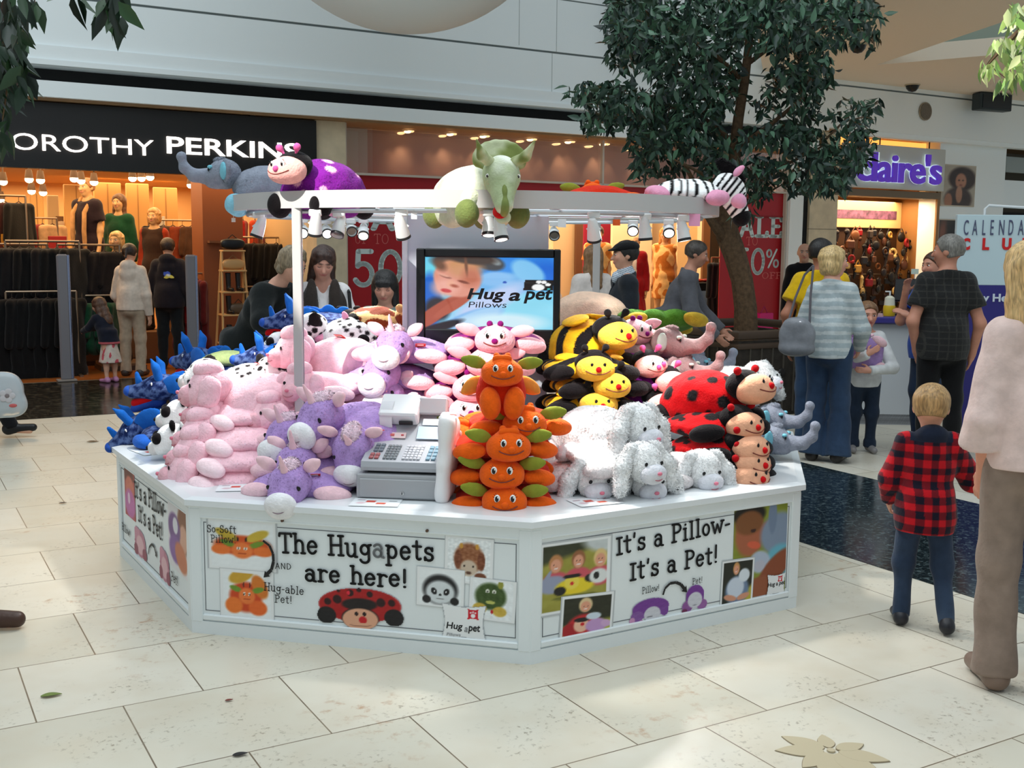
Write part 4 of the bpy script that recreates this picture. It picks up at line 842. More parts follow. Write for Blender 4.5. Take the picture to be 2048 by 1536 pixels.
# printer head, paper and screens on the back of the register
b = MB(); b.bevbox((-.055, .30, .335), (.17, .13, .07), .008, 0, (R(38), 0, 0)); build('printer_cover', b, mat('register_white', (232, 234, 236), .4), reg)
build('paper_slot', MB().box((-.02, .245, .283), (.06, .01, .014), 0, (R(38), 0, 0)), M_dark, reg)
pp = MB(); pts = [(-.03 * 0, .255 + .02 * math.sin(a), .29 + .05 * math.sin(a * .9)) for a in np.linspace(0, 1.2, 5)]
pth = [(.245, .262), (.235, .30), (.25, .345), (.285, .372), (.33, .37)]
pp.add([(x, y, z) for y, z in pth for x in (-.135, -.08)], [(2 * i, 2 * i + 1, 2 * i + 3, 2 * i + 2) for i in range(4)]); build('receipt', pp, cmat((226, 228, 232), .6), reg)
pt = MB(); pt.box((-.075, .222, .232), (.12, .03, .004), 0, (R(40), 0, 0)); pt.box((-.095, .220, .234), (.06, .012, .004), 1, (R(40), 0, 0)); pt.ell((-.03, .222, .2345), (.007, .006, .003), 2); build('sticker', pt, [cmat((232, 206, 204)), cmat((206, 96, 92)), cmat((206, 60, 66))], reg)
b = MB(); b.bevbox((.085, .325, .345), (.13, .05, .075), .006, 0, (R(-20), 0, 0)); build('display_head', b, M_reg, reg)
b = MB(); b.box((.09, .23, .245), (.11, .07, .004), 0, (R(40), 0, 0)); b.box((.095, .272, .285), (.09, .035, .004), 1, (R(40), 0, 0)); build('notice', b, [cmat((186, 206, 226)), cmat((216, 226, 236))], reg)

# carrier bag between the register and the orange stack
p = onz(888, 1006, ZT)
bagme = soft('bag', [S((0, .06, .17), (.032, .1, .17), 2.6, 5, (0, R(4), 0)), C((-.01, .0, .02), (.012, -.01, .33), .02, .03, .02), C((-.02, .1, .3), (.0, 0, .36), .012, .01, .02), C((.0, -.02, .16), (.03, .04, .34), .02, .012, .02)], .008, mat('bag_white', (240, 238, 238), .45, bump=.3, bscale=18), wob=.006, wobs=34)
bg_ = thing('carrier_bag', 'crumpled white carrier bag standing between cash register and orange stack', 'bag', (p.x, p.y + .02, ZT), R(-12)); add('bag', bagme, bg_, (0, 0, 0)); build('folded_lip', MB().tube([(-.02, .0, .345), (.0, .05, .36), (.01, .13, .345)], .008, 6), cmat((236, 228, 228)), bg_)
# leaflets lying on the counter
def leafprint(x, y):
    p = Paint(x, y, (232, 236, 238), 1.5); p.rect(.3, .3, .48, .52, (206, 70, 50)); p.rect(.52, .55, .72, .74, (212, 84, 56)); p.rect(.1, .2, .26, .3, (170, 150, 160)); p.ell(.2, .6, .1, .12, (214, 190, 196)); p.rect(.76, .3, .9, .36, (150, 156, 160)); return p.c
for x, y, a, lab in ((482, 976, 8, 'white leaflet with red pictures below the pink stack'), (752, 1006, -4, 'white leaflet with red pictures in front of the cash register'), (300, 903, -50, 'white leaflet with red pictures below the blue dragons'), (1190, 1004, 24, 'white leaflet with red pictures between orange stack and white dogs')):
    P = onz(x, y, ZT); me = picture('leaflet', .2, .14, leafprint, 30, 20, M_print); me.transform(Matrix.Rotation(R(-90), 4, 'X') @ Matrix.Translation((0, -.002, 0))); o = add('leaflet', me, None, (P.x, P.y, ZT + .001), (0, 0, R(a))); tag(o, lab, 'leaflet', 'leaflets on the counter')
# ================================================================== PLUSH PILLOW ANIMALS
M_pl = mat('plush_pile', (255, 255, 255), .95, attr=True, noise=.1, nscale=34, bump=.45, bscale=120, sheen=.08, spec=.1)
M_vel = mat('plush_velour', (255, 255, 255), .9, attr=True, noise=.06, nscale=40, bump=.15, bscale=160, sheen=.08, spec=.12)
_nt = M_pl.node_tree; _b = [n for n in _nt.nodes if n.type == 'BUMP'][0]     # the pile keeps its outward normal on both sides of a strand
_g = _nt.nodes.new('ShaderNodeNewGeometry'); _m = _nt.nodes.new('ShaderNodeMath'); _m.operation = 'MULTIPLY_ADD'; _m.inputs[1].default_value = -2; _m.inputs[2].default_value = 1
_v = _nt.nodes.new('ShaderNodeVectorMath'); _v.operation = 'SCALE'; _nt.links.new(_g.outputs['Backfacing'], _m.inputs[0]); _nt.links.new(_g.outputs['Normal'], _v.inputs[0]); _nt.links.new(_m.outputs[0], _v.inputs['Scale']); _nt.links.new(_v.outputs[0], _b.inputs['Normal'])
M_eyew, M_eyeb = cmat((246, 244, 238), .15), cmat((14, 12, 14), .08)
ORG, ORH, GRN = (212, 40, 8), (238, 96, 20), (138, 146, 50)
MAG, PNK, LAV, LPK = (126, 18, 106), (240, 182, 192), (180, 148, 208), (244, 202, 210)
YEL, BLK, RED, PEA, PUR = (236, 180, 30), (20, 17, 19), (196, 10, 18), (232, 172, 138), (118, 24, 136)
WHT, PIG, GRY, MAU = (253, 252, 251), (255, 206, 217), (138, 144, 158), (160, 132, 132)
def spots(base, col, n, r, seed, box=((-.24, -.2, 0), (.24, .25, .35)), zmin=-1):
    g = np.random.default_rng(seed); rr = g.uniform(.6, 1.25, n) * r; hold = []
    def f(P):
        if not hold:
            Q = [P[g.integers(len(P))]]
            for _ in range(n - 1):
                c = P[g.integers(0, len(P), 6)]; Q.append(c[np.argmax([min(np.linalg.norm(q - k) for k in Q) for q in c])])
            hold.append(np.array(Q))
        K = hold[0]
        d = (np.linalg.norm(P[:, None, :] - K[None], axis=2) - rr[None]).min(1); m = np.clip(.5 - d / .004, 0, 1)[:, None]; return np.array(base, float) * (1 - m) + np.array(col, float) * m
    f.reset = hold.clear
    return f
def bands(a, c, axis, per, duty=.5, ph=0, wav=0):
    def f(P):
        t = (P[:, axis] + wav * snoise(P, 30, 4)) / per + ph; m = ((t % 1) < duty).astype(float)[:, None]; return np.array(a, float) * (1 - m) + np.array(c, float) * m
    return f
def mottle(a, c, s, seed=2):
    def f(P):
        m = np.clip(.5 + snoise(P, s, seed) * 1.6 + snoise(P, s * 2.7, seed + 5) * .8, 0, 1)[:, None]; return np.array(a, float) * (1 - m) + np.array(c, float) * m
    return f
def patch(a, c, sc, th, seed):
    def f(P): m = (snoise(P, sc, seed) > th).astype(float)[:, None]; return np.array(a, float) * (1 - m) + np.array(c, float) * m
    return f
def pm(name, prims, col, h=.007, fur=0, fl=.012, wob=.002, m=None, seed=1, fw=.0034):
    if hasattr(col, 'reset'): col.reset()
    return soft(name, prims, h, m or (M_pl if fur else M_vel), col if callable(col) else const(col), wob, 70, fur, fl, fw, seed)
def tube_me(name, pts, r, c, n=6): return MB().tube(pts, r, n).mesh(name, cmat(c, .7))
def ball(name, c, r, col): return pm(name, [E(c, (r,) * 3 if not isinstance(r, tuple) else r, k=0)], col, max(.0035, (r if not isinstance(r, tuple) else min(r)) / 4), wob=0)
def eye_me(x, y, z, s=.012, tall=1.35, white=True, lash=True):
    b = MB(); b.ell((x, y, z), (s, s * .5, s * tall), 0 if white else 1, 12)
    if white: b.ell((x - s * .1, y - s * .35, z - s * .05), (s * .62, s * .35, s * tall * .72), 1, 10); b.ell((x + s * .15, y - s * .62, z + s * .45), (s * .2, s * .1, s * .24), 0, 6)  # pupil, then a small white bead as a modelled-in highlight
    if lash:
        sg = 1 if x > 0 else -1
        for a in (20, 45, 70): b.tube([(x + sg * s * .8 * math.cos(R(a)), y, z + s * tall * math.sin(R(a))), (x + sg * s * 1.5 * math.cos(R(a)), y - .004, z + s * tall * 1.5 * math.sin(R(a)))], .0011, 4, 1)
    return b.mesh('eye', [M_eyew, M_eyeb])
def mouth_me(w, y, z, dip=.018, c=(120, 50, 40), hr=None):
    pts = []
    for t in np.linspace(-1, 1, 11):
        x = w * t; yy = y * math.sqrt(max(.05, 1 - (x / (hr or .1)) ** 2)); pts.append((x, yy, z + dip * t * t))
    return tube_me('mouth', pts, .0024, c, 5)
def leaf(name, sx, p0, p1, r, col, flat=.45, h=.006):
    p0, p1 = np.array(p0, float), np.array(p1, float); m = p0 * .55 + p1 * .45
    d = (p1 - p0); L = np.linalg.norm(d) / 2
    rot = Vector(d).to_track_quat('X', 'Z').to_matrix()
    return pm(name, [E((p0 + p1) / 2, (L, r * flat, r), np.array(rot), k=.01), C(m, p1, r * flat, .004, k=.02)], col, h)
HEADS = {}
def head_parts(kind):
    """[(name, mesh)] : first is the head itself, the rest its features; head centre at the origin, face towards -y"""
    if kind in HEADS: return HEADS[kind]
    o = []
    if kind in ('orange', 'magenta'):
        hc, ec, nc = (ORH, GRN, ORH) if kind == 'orange' else (PNK, PNK, MAG)
        o = [('head', pm('head', [E((0, 0, 0), (.09, .072, .056)), E((0, -.008, -.02), (.086, .068, .044)), E((0, .02, .03), (.05, .05, .035))], hc, .006, 1500, .005))]
        for s in (-1, 1):
            o.append(('ear', leaf('ear', s, (s * .065, .02, .028), (s * .172, -.005, .04 + (.004 if s > 0 else .016)), .028, ec)))
            o.append(('eye', eye_me(s * .031, -.066, .02, .0125)))
            o.append(('antenna', ball('antenna', (s * .024, .0, .068), .0145, ORH if kind == 'orange' else MAG)))
        o.append(('nose', ball('nose', (0, -.076, -.004), (.015, .01, .013), nc))); o.append(('mouth', mouth_me(.05, -.0795, -.024, .014, hr=.094)))
        if kind == 'orange': o.append(('forelock', pm('forelock', [E((k * .016, -.012, .054 + .005 * (k % 2)), (.011, .011, .014)) for k in (-2, -1, 0, 1, 2)], ORH, .004)))
    elif kind == 'unicorn':
        o = [('head', pm('head', [E((0, .01, .01), (.078, .085, .072)), E((0, -.05, -.02), (.06, .05, .05))], LAV, .007, 4500, .013)), ('muzzle', pm('muzzle', [E((0, -.09, -.028), (.061, .036, .05))], (240, 238, 240), .006, 800, .004)),
             ('horn', pm('horn', [C((0, -.02, .07), (0, -.05, .145), .015, .004)], LPK, .004)), ('mane', pm('mane', [E((0, .02, .075), (.035, .045, .025)), E((0, .06, .05), (.03, .03, .035))], (236, 206, 220), .006, 1500, .02))]
        for s in (-1, 1): o.append(('ear', leaf('ear', s, (s * .05, .03, .055), (s * .115, .02, .1), .026, LPK))); o.append(('eye', eye_me(s * .056, -.05, .022, .0085, 1.1, False, False)))
        o.append(('mouth', mouth_me(.024, -.1255, -.04, .007, (150, 130, 140), hr=.075)))
    elif kind in ('bee', 'lady', 'ladyp'):
        hc = {'bee': (236, 186, 62), 'lady': PEA, 'ladyp': (232, 168, 160)}[kind]; nc = RED if kind != 'ladyp' else (206, 80, 140); ac = {'bee': BLK, 'lady': (176, 8, 18), 'ladyp': (206, 90, 150)}[kind]
        o = [('head', pm('head', [E((0, -.01, -.004), (.088, .068, .056)), E((0, -.016, -.024), (.078, .064, .036))], hc, .006, 1200, .004)), ('hood', pm('hood', [E((0, .034, .018), (.086, .062, .058))], BLK, .007, 2500, .009))]
        for s in (-1, 1):
            o.append(('eye', eye_me(s * .028, -.07, .016, .007 if kind != 'ladyp' else .0105, 1.3, kind == 'ladyp', True)))
            o.append(('antenna', pm('antenna', [C((s * .03, .01, .06), (s * .046, .0, .085), .006, .006), E((s * .048, -.004, .09), (.0135,) * 3)] if kind != 'lady' else [C((s * .045, .02, .055), (s * .06, .015, .068), .006, .006), E((s * .062, .012, .072), (.0135,) * 3)], ac if kind != 'bee' else BLK, .004)))
        o.append(('nose', ball('nose', (.0, -.08, -.004), .0135, nc))); o.append(('mouth', mouth_me(.056, -.0815, -.026, .016, hr=.094)))
    elif kind in ('puppy', 'pink', 'blackdog', 'bear'):
        c = {'puppy': WHT, 'pink': PIG, 'blackdog': (30, 28, 30), 'bear': (226, 196, 170)}[kind]; mz = {'puppy': (222, 222, 228), 'pink': (236, 182, 192), 'blackdog': (60, 56, 58), 'bear': (232, 210, 190)}[kind]
        o = [('head', pm('head', [E((0, .01, .01), (.078, .08, .07)), E((0, -.03, -.02), (.07, .055, .05))], c, .007, 5500 if kind == 'puppy' else 1800, .017 if kind == 'puppy' else .009, .003 if kind == 'puppy' else .004)), ('muzzle', pm('muzzle', [E((0, -.07, -.022), (.058 if kind == 'puppy' else .042, .04, .04))], mz, .006, 700, .004)),
             ('nose', ball('nose', (0, -.11, -.008), (.011, .007, .008), (226, 130, 150) if kind in ('puppy', 'pink') else (60, 40, 36)))]
        for s in (-1, 1):
            if kind == 'puppy': o.append(('ear', pm('ear', [C((s * .055, .01, .055), (s * .105, -.01, -.01), .026, .03, .03), C((s * .105, -.01, -.01), (s * .125, -.04, -.085), .03, .027, .03)], WHT, .007, 3600, .018)))
            elif kind == 'pink': o.append(('ear', pm('ear', [E((s * .08, .0, .01), (.034, .04, .05)), E((s * .085, -.01, -.03), (.03, .036, .03))], PIG, .007, 900, .009, .004)))
            else: o.append(('ear', pm('ear', [E((s * .06, .02, .07), (.03, .014, .028))], c, .006, 900, .008)))
            o.append(('eye', eye_me(s * .036, -.068, .018, .0075, 1.1, False, False)))
        if kind == 'pink': o.append(('topknot', pm('topknot', [E((0, .0, .07), (.055, .055, .04))], PIG, .007, 1000, .01, .004)))
        o.append(('mouth', mouth_me(.024, -.108, -.036, .008, (190, 120, 130), hr=.06)))
    elif kind == 'dragon':
        f = mottle((20, 36, 86), (92, 114, 164), 210); BB = (24, 98, 186)
        o = [('head', pm('head', [E((0, .02, .01), (.07, .09, .062)), C((0, -.03, .0), (0, -.13, -.012), .052, .034, .04)], f, .007, 3500, .008)), ('snout', pm('snout', [E((0, -.15, -.008), (.034, .024, .026))], (40, 84, 176), .006)),
             ('tongue', pm('tongue', [C((0, -.04, -.045), (0, -.12, -.066), .03, .022)], (196, 16, 22), .006)), ('jaw', pm('jaw', [C((0, -.01, -.055), (0, -.125, -.092), .034, .02, .02)], (40, 76, 160), .006)), ('nose_horn', pm('nose_horn', [C((0, -.1, .03), (0, -.11, .075), .018, .01)], BB, .005))]
        for s in (-1, 1): o.append(('horn', pm('horn', [C((s * .038, .0, .05), (s * .06, -.01, .11), .022, .016), C((s * .06, -.01, .11), (s * .062, -.03, .15), .016, .004)], BB, .005))); o.append(('frill', pm('frill', [E((s * .075, .09, .03), (.012, .08, .05), (0, 0, R(-s * 18))), E((s * .09, .13, .0), (.01, .04, .03), (0, 0, R(-s * 18)))], BB, .006))); o.append(('eye', eye_me(s * .058, -.03, .03, .008, 1.1, True, False)))
    elif kind in ('dalmatian', 'panda', 'cow'):
        f = spots(WHT, BLK, 40, .014, 5, ((-.09, -.12, -.08), (.09, .1, .1))) if kind == 'dalmatian' else WHT
        o = [('head', pm('head', [E((0, .01, .01), (.076, .08, .07)), E((0, -.04, -.018), (.06, .06, .048))], f, .006, 3000, .008)), ('muzzle', pm('muzzle', [E((0, -.085, -.026), (.044, .03, .034))], (226, 222, 220), .006))]
        for s in (-1, 1):
            o.append(('ear', pm('ear', [E((s * .07, .02, .04), (.02, .034, .05), (0, R(s * 25), 0))] if kind != 'panda' else [E((s * .055, .02, .075), (.028, .014, .028))], BLK, .006, 1600, .01)))
            if kind != 'dalmatian': o.append(('eye_patch', pm('eye_patch', [E((s * .04, -.06, .022), (.026, .026, .03))], BLK, .005)))
            o.append(('eye', eye_me(s * .036, -.085 if kind != 'dalmatian' else -.074, .022, .007, 1.1, True, False)))
        o.append(('nose', ball('nose', (0, -.114, -.018), (.014, .008, .01), BLK)))
    elif kind in ('elephant', 'mauve'):
        c, ic = (GRY, (120, 190, 208)) if kind == 'elephant' else (MAU, (196, 206, 196))
        o = [('head', pm('head', [E((0, .01, .01), (.082, .082, .075)), E((0, -.04, -.01), (.06, .06, .055))], c, .007, 4500, .012)), ('trunk', pm('trunk', [C((0, -.07, -.005), (0, -.14, .0), .044, .03, .03), C((0, -.14, .0), (0, -.185, .035), .03, .024, .02), C((0, -.185, .035), (0, -.2, .085), .024, .02, .02), E((0, -.198, .095), (.022, .022, .02))], c, .006, 1200, .005)),
             ('topknot', pm('topknot', [E((0, -.01, .075), (.03, .035, .02))], c, .006, 1400, .014))]
        for s in (-1, 1): o.append(('ear', pm('ear', [E((s * .095, .02, .02), (.05, .016, .062), (0, 0, R(s * 25)))], c, .006, 1400, .009))); o.append(('ear_lining', pm('ear_lining', [E((s * .098, .006, .02), (.036, .012, .046), (0, 0, R(s * 25)))], ic, .006))); o.append(('eye', eye_me(s * .048, -.068, .028, .008, 1.1, False, False))); o.append(('eyelid', pm('eyelid', [E((s * .042, -.06, .04), (.02, .014, .01))], ic, .005)))
    elif kind == 'zebra':
        o = [('head', pm('head', [E((0, .01, .02), (.066, .075, .066)), C((0, -.03, .0), (0, -.09, -.03), .055, .045, .04)], bands(WHT, BLK, 1, .028, .35, wav=.01), .006, 2500, .006)), ('muzzle', pm('muzzle', [E((0, -.12, -.045), (.05, .042, .042))], BLK, .006, 900, .006)), ('mane', pm('mane', [E((0, .05, .085), (.018, .08, .03))], BLK, .006, 1800, .02))]
        for s in (-1, 1): o.append(('ear', leaf('ear', s, (s * .045, .03, .07), (s * .075, .02, .125), .024, (232, 160, 190)))); o.append(('cheek', pm('cheek', [E((s * .045, -.06, .0), (.03, .04, .035))], (232, 166, 196), .006))); o.append(('eye', eye_me(s * .05, -.06, .04, .008, 1.1, False, False)))
    elif kind == 'giraffe':
        f = patch((226, 186, 124), (120, 46, 14), 72, -.08, 8)
        o = [('head', pm('head', [E((0, .01, .01), (.07, .08, .068)), C((0, -.03, .0), (0, -.1, -.02), .05, .042, .04)], f, .006, 2500, .007)), ('muzzle', pm('muzzle', [E((0, -.115, -.024), (.046, .034, .038))], (232, 208, 176), .006))]
        for s in (-1, 1): o.append(('ear', leaf('ear', s, (s * .05, .02, .045), (s * .11, .02, .06), .024, (220, 170, 110)))); o.append(('horn', pm('horn', [C((s * .028, .0, .06), (s * .03, .0, .095), .009, .009), E((s * .03, 0, .1), (.014,) * 3)], (226, 160, 70), .004))); o.append(('eye', eye_me(s * .045, -.066, .026, .008, 1.1, False, False)))
    elif kind == 'triceratops':
        f = mottle((236, 238, 224), (176, 188, 146), 24, 7); G = (122, 134, 74)
        o = [('head', pm('head', [E((0, .0, .01), (.072, .085, .068)), C((0, -.04, -.01), (0, -.14, -.065), .06, .036, .04)], f, .007, 2500, .007)), ('frill', pm('frill', [E((0, .06, .04), (.09, .022, .055), (R(-30), 0, 0))] + [E((.088 * math.cos(R(a)), .07 + .03 * math.sin(R(a)), .045 + .052 * math.sin(R(a))), (.02, .016, .018)) for a in range(-20, 201, 24)], mottle((190, 196, 160), G, 40, 3), .007)),
             ('beak', pm('beak', [E((0, -.155, -.07), (.02, .028, .04), (R(20), 0, 0)), E((0, -.115, -.02), (.014, .04, .024), (R(35), 0, 0))], G, .006)), ('mouth', pm('mouth', [E((-.012, -.125, -.1), (.03, .03, .018), (R(25), 0, 0))], (206, 30, 30), .005)), ('jaw', pm('jaw', [E((0, -.125, -.118), (.032, .035, .016), (R(25), 0, 0))], (200, 206, 170), .005))]
        for s in (-1, 1): o.append(('horn', pm('horn', [C((s * .05, -.01, .06), (s * .085, -.05, .1), .022, .018), C((s * .085, -.05, .1), (s * .11, -.07, .165), .018, .006)], mottle((196, 200, 160), G, 50, 2), .005))); o.append(('eye', eye_me(s * .06, -.06, .022, .008, 1.1, True, False)))
    elif kind == 'turtle':
        o = [('head', pm('head', [E((0, 0, 0), (.06, .06, .05))], (150, 160, 60), .006, 900, .005))]
        for s in (-1, 1): o.append(('eye', eye_me(s * .03, -.05, .02, .008, 1.1, True, False)))
    HEADS[kind] = o; return o
KIND = {  # body colour, feet colour, pile length, pile count
 'orange': (ORG, ORH, .006, 6000), 'magenta': (MAG, PNK, .009, 6000), 'unicorn': (LAV, LPK, .014, 11000), 'bee': (bands(YEL, BLK, 1, .115, .42, .1, .006), BLK, .011, 9000), 'lady': (spots(RED, BLK, 26, .03, 3), BLK, .008, 8000),
 'ladyp': (spots(PUR, (232, 170, 200), 26, .022, 9), BLK, .013, 10000), 'puppy': (WHT, (230, 222, 222), .018, 12000), 'pink': (PIG, (255, 224, 230), .012, 6000), 'dragon': (mottle((18, 32, 80), (88, 110, 160), 210), (36, 96, 190), .009, 8000),
 'dalmatian': (spots(WHT, BLK, 130, .012, 12), (226, 200, 180), .008, 8000), 'panda': (patch(WHT, BLK, 20, .2, 4), WHT, .01, 8000), 'cow': (patch(WHT, BLK, 22, .1, 6), WHT, .01, 8000), 'elephant': (GRY, (140, 200, 220), .012, 10000), 'mauve': (MAU, (196, 170, 160), .012, 10000),
 'zebra': (bands(WHT, BLK, 1, .036, .34, wav=.022), (232, 160, 190), .007, 8000), 'giraffe': (patch((226, 186, 124), (120, 46, 14), 72, -.12, 8), (230, 200, 160), .008, 8000), 'triceratops': (mottle((222, 224, 204), (176, 190, 150), 16, 5), (104, 116, 64), .008, 8000),
 'turtle': ((70, 120, 34), (190, 160, 50), .012, 10000), 'bear': ((228, 196, 172), (232, 206, 186), .01, 9000), 'blackdog': ((28, 26, 28), (40, 38, 40), .012, 8000), 'green': ((190, 206, 140), (206, 216, 160), .006, 5000)}
PROTO = {}
def proto(kind, pose):
    if (kind, pose) in PROTO: return PROTO[kind, pose]
    bc, fc, fl, fn = KIND[kind]; parts = []
    if pose == 'flat':
        if kind == 'turtle': pr = [S((0, 0, .05), (.215, .155, .05), 2.6, 2)] + [E((.11 * i + .05 * (j % 2), .1 * j, .085 - .02 * abs(j)), (.075, .065, .04), k=.004) for i in (-1, 0, 1) for j in (-1, 0, 1)]
        else: pr = [S((0, 0, .056), (.222, .158, .056), 3.4, 2.0), E((0, -.02, .075), (.13, .11, .045), k=.06)]
        parts.append(('body', pm('body', pr, bc, .009, fn, fl, .004, M_pl)))
        for sx, sy in ((-1, -1), (1, -1), (-1, 1), (1, 1)):
            a = R(sx * 28 if sy < 0 else -sx * 28); big = kind in ('orange', 'magenta', 'bee', 'lady', 'ladyp')
            parts.append(('foot', pm('foot', [E((sx * .17, sy * .132, .048), (.082, .046, .04 if big else .036), (0, R(sx * 8), a))], fc, .007, 900 if kind != 'puppy' else 2200, .005 if kind != 'puppy' else .012)))
        hp = Vector((0, -.185, .082))
        if kind == 'bee' or kind == 'ladyp' and False: parts.append(('wing', pm('wing', [E((-.09, -.02, .118), (.09, .06, .014), (R(8), R(-6), R(20))), E((.09, -.02, .118), (.09, .06, .014), (R(8), R(6), R(-20)))], YEL, .007, 1500, .006)))
    elif pose == 'sit':
        parts.append(('body', pm('body', [E((0, .03, .12), (.125, .11, .125), k=.04), E((0, .02, .2), (.09, .08, .07), k=.04)], bc, .009, fn, fl, .004, M_pl)))
        for sx in (-1, 1): parts.append(('foot', pm('foot', [E((sx * .058, -.085, .085), (.052, .055, .082), (R(-12), R(sx * 6), 0))], fc, .007, 1500, .006)))
        for sx in (-1, 1): parts.append(('wing', leaf('wing', sx, (sx * .08, .05, .19), (sx * .19, .04, .12), .04, (226, 140, 60))))
        hp = Vector((0, -.05, .235))
    else:
        pr = [E((0, .02, .15), (.125, .185, .105), k=.04), E((-.095, .02, .1), (.055, .165, .1), k=.05), E((.095, .02, .1), (.055, .165, .1), k=.05)]
        parts.append(('body', pm('body', pr, bc, .009, fn, fl, .004, M_pl)))
        for sx, sy in ((-1, -1), (1, -1), (-1, 1), (1, 1)):
            parts.append(('foot', pm('foot', [E((sx * .115, sy * .12 - (.02 if sy < 0 else -.03), .055), (.045, .058, .055), (R(sy * 25), 0, 0))], fc, .007, 1200 if kind not in ('puppy', 'pink') else 2500, .006 if kind not in ('puppy', 'pink') else .013)))
        hp = Vector((0, -.205, .2))
        if kind == 'bee': parts += [('wing', pm('wing', [E((s * .07, .0, .25), (.06, .1, .016), (0, R(s * 22), R(s * 16)))], YEL, .007, 1500, .006)) for s in (-1, 1)]
        if kind == 'zebra': parts.append(('mane', pm('mane', [E((0, .0, .255), (.024, .15, .034))], BLK, .007, 3000, .022)))
        if kind == 'triceratops': parts.append(('tail', pm('tail', [C((0, .17, .12), (0, .34, .05), .07, .02, .04)], mottle((222, 224, 204), (176, 190, 150), 16, 5), .007, 1500, .007)))
    if kind == 'dragon': parts.append(('back_fin', pm('back_fin', [E((0, .02 + .09 * i, (.12 if pose == 'flat' else .26) - .01 * abs(i)), (.012, .045, .04)) for i in (-1, 0, 1)], (24, 98, 186), .006)))
    PROTO[kind, pose] = (parts, hp); return PROTO[kind, pose]
TAGME = MB().box((0, 0, .0), (.05, .0015, .034), 0).box((0, -.001, .004), (.03, .001, .014), 1).mesh('swing_tag', [cmat((206, 52, 34), .4), cmat((232, 214, 206), .4)])
NICE = {'orange': ('plush_butterfly', 'orange butterfly plush pillows'), 'magenta': ('plush_butterfly', 'magenta butterfly plush pillows'), 'unicorn': ('plush_unicorn', 'lavender unicorn plush pillows'), 'bee': ('plush_bee', 'bee plush pillows'), 'lady': ('plush_ladybird', 'red ladybird plush pillows'), 'ladyp': ('plush_ladybird', 'purple ladybird plush pillows'), 'puppy': ('plush_puppy', 'white puppy plush pillows'), 'pink': ('plush_poodle', 'pink plush pillows'), 'dragon': ('plush_dragon', 'blue dragon plush pillows'), 'dalmatian': ('plush_dalmatian', 'spotted dog plush pillows'), 'panda': ('plush_panda', 'black and white plush pillows'), 'cow': ('plush_cow', 'black and white plush pillows'), 'elephant': ('plush_elephant', 'elephant plush pillows'), 'mauve': ('plush_elephant', 'elephant plush pillows'), 'zebra': ('plush_zebra', None), 'giraffe': ('plush_giraffe', None), 'triceratops': ('plush_triceratops', None), 'turtle': ('plush_turtle', None), 'bear': ('plush_bear', None), 'blackdog': ('plush_dog', None), 'green': ('plush_frog', None)}
HSC = {'orange': 1.12, 'magenta': 1.05, 'bee': 1.08, 'unicorn': 1.16, 'puppy': 1.1, 'lady': 1.08, 'dragon': 1.1, 'pink': 1.08}
def toy(kind, pose, x, y, Y, yaw, label, pitch=0, roll=0, sc=1.0, hy=0, hpit=0, tagp=None, anchor='h'):
    """a plush whose head (anchor h) or body middle (anchor b) is seen at (x,y), Y metres away"""
    parts, hp = proto(kind, pose); nm, grp = NICE[kind]
    q = Euler((R(pitch), R(roll), R(yaw)), 'XYZ')
    # yaw last, pitch about the sideways axis, roll about the long axis
    Mq = Matrix.Rotation(R(yaw), 3, 'Z') @ Matrix.Rotation(R(pitch), 3, 'X') @ Matrix.Rotation(R(roll), 3, 'Y')
    a = hp if anchor == 'h' else Vector((0, 0, .07 if pose == 'flat' else .14))
    t = thing(nm, label, 'plush toy', at(x, y, Y) - Mq @ (a * sc), Mq.to_euler(), grp); t.scale = (sc,) * 3
    for name, me in parts: add(name, me, t)
    if kind in HEADS or kind != 'green':
        hs = head_parts(kind); h = add(hs[0][0], hs[0][1], t, hp, (R(hpit), 0, R(hy)), HSC.get(kind))
        for name, me in hs[1:]: add(name, me, h)
    if tagp: add('swing_tag', TAGME, t, tagp, (R(60), 0, R(20)))
    return t
UP = (.13, -.02, .125)
# --- orange stack at the front corner
toy('orange', 'flat', 1009, 1000, 4.36, 2, 'orange butterfly plush at the very bottom of the orange stack', sc=.9)
toy('orange', 'flat', 1004, 945, 4.38, 0, 'orange butterfly plush second from the bottom of the orange stack', sc=.9)
toy('orange', 'flat', 1017, 891, 4.38, 10, 'orange butterfly plush in the middle of the orange stack, green ears spread wide', sc=.9)
toy('orange', 'flat', 1049, 845, 4.47, 12, 'orange butterfly plush peering right below the topmost one of the orange stack', sc=.9)
toy('orange', 'sit', 1004, 743, 4.44, 4, 'topmost orange butterfly plush, folded upright with knees forward', sc=.84)
toy('orange', 'flat', 930, 872, 4.66, -40, 'orange butterfly plush turned left behind the carrier bag', sc=.9)
# --- magenta stack in front of the television
for x, y, yw, l in ((990, 678, 0, 'topmost magenta plush with pale pink face right below the television screen'), (973, 724, 6, 'second magenta plush from the top, half hidden by the top orange plush'), (945, 775, -4, 'third magenta plush from the top, pale snout left of the orange stack'), (938, 820, 10, 'lowest magenta plush, pink ear just above the carrier bag')): toy('magenta', 'flat', x, y, 5.16, yw, l)
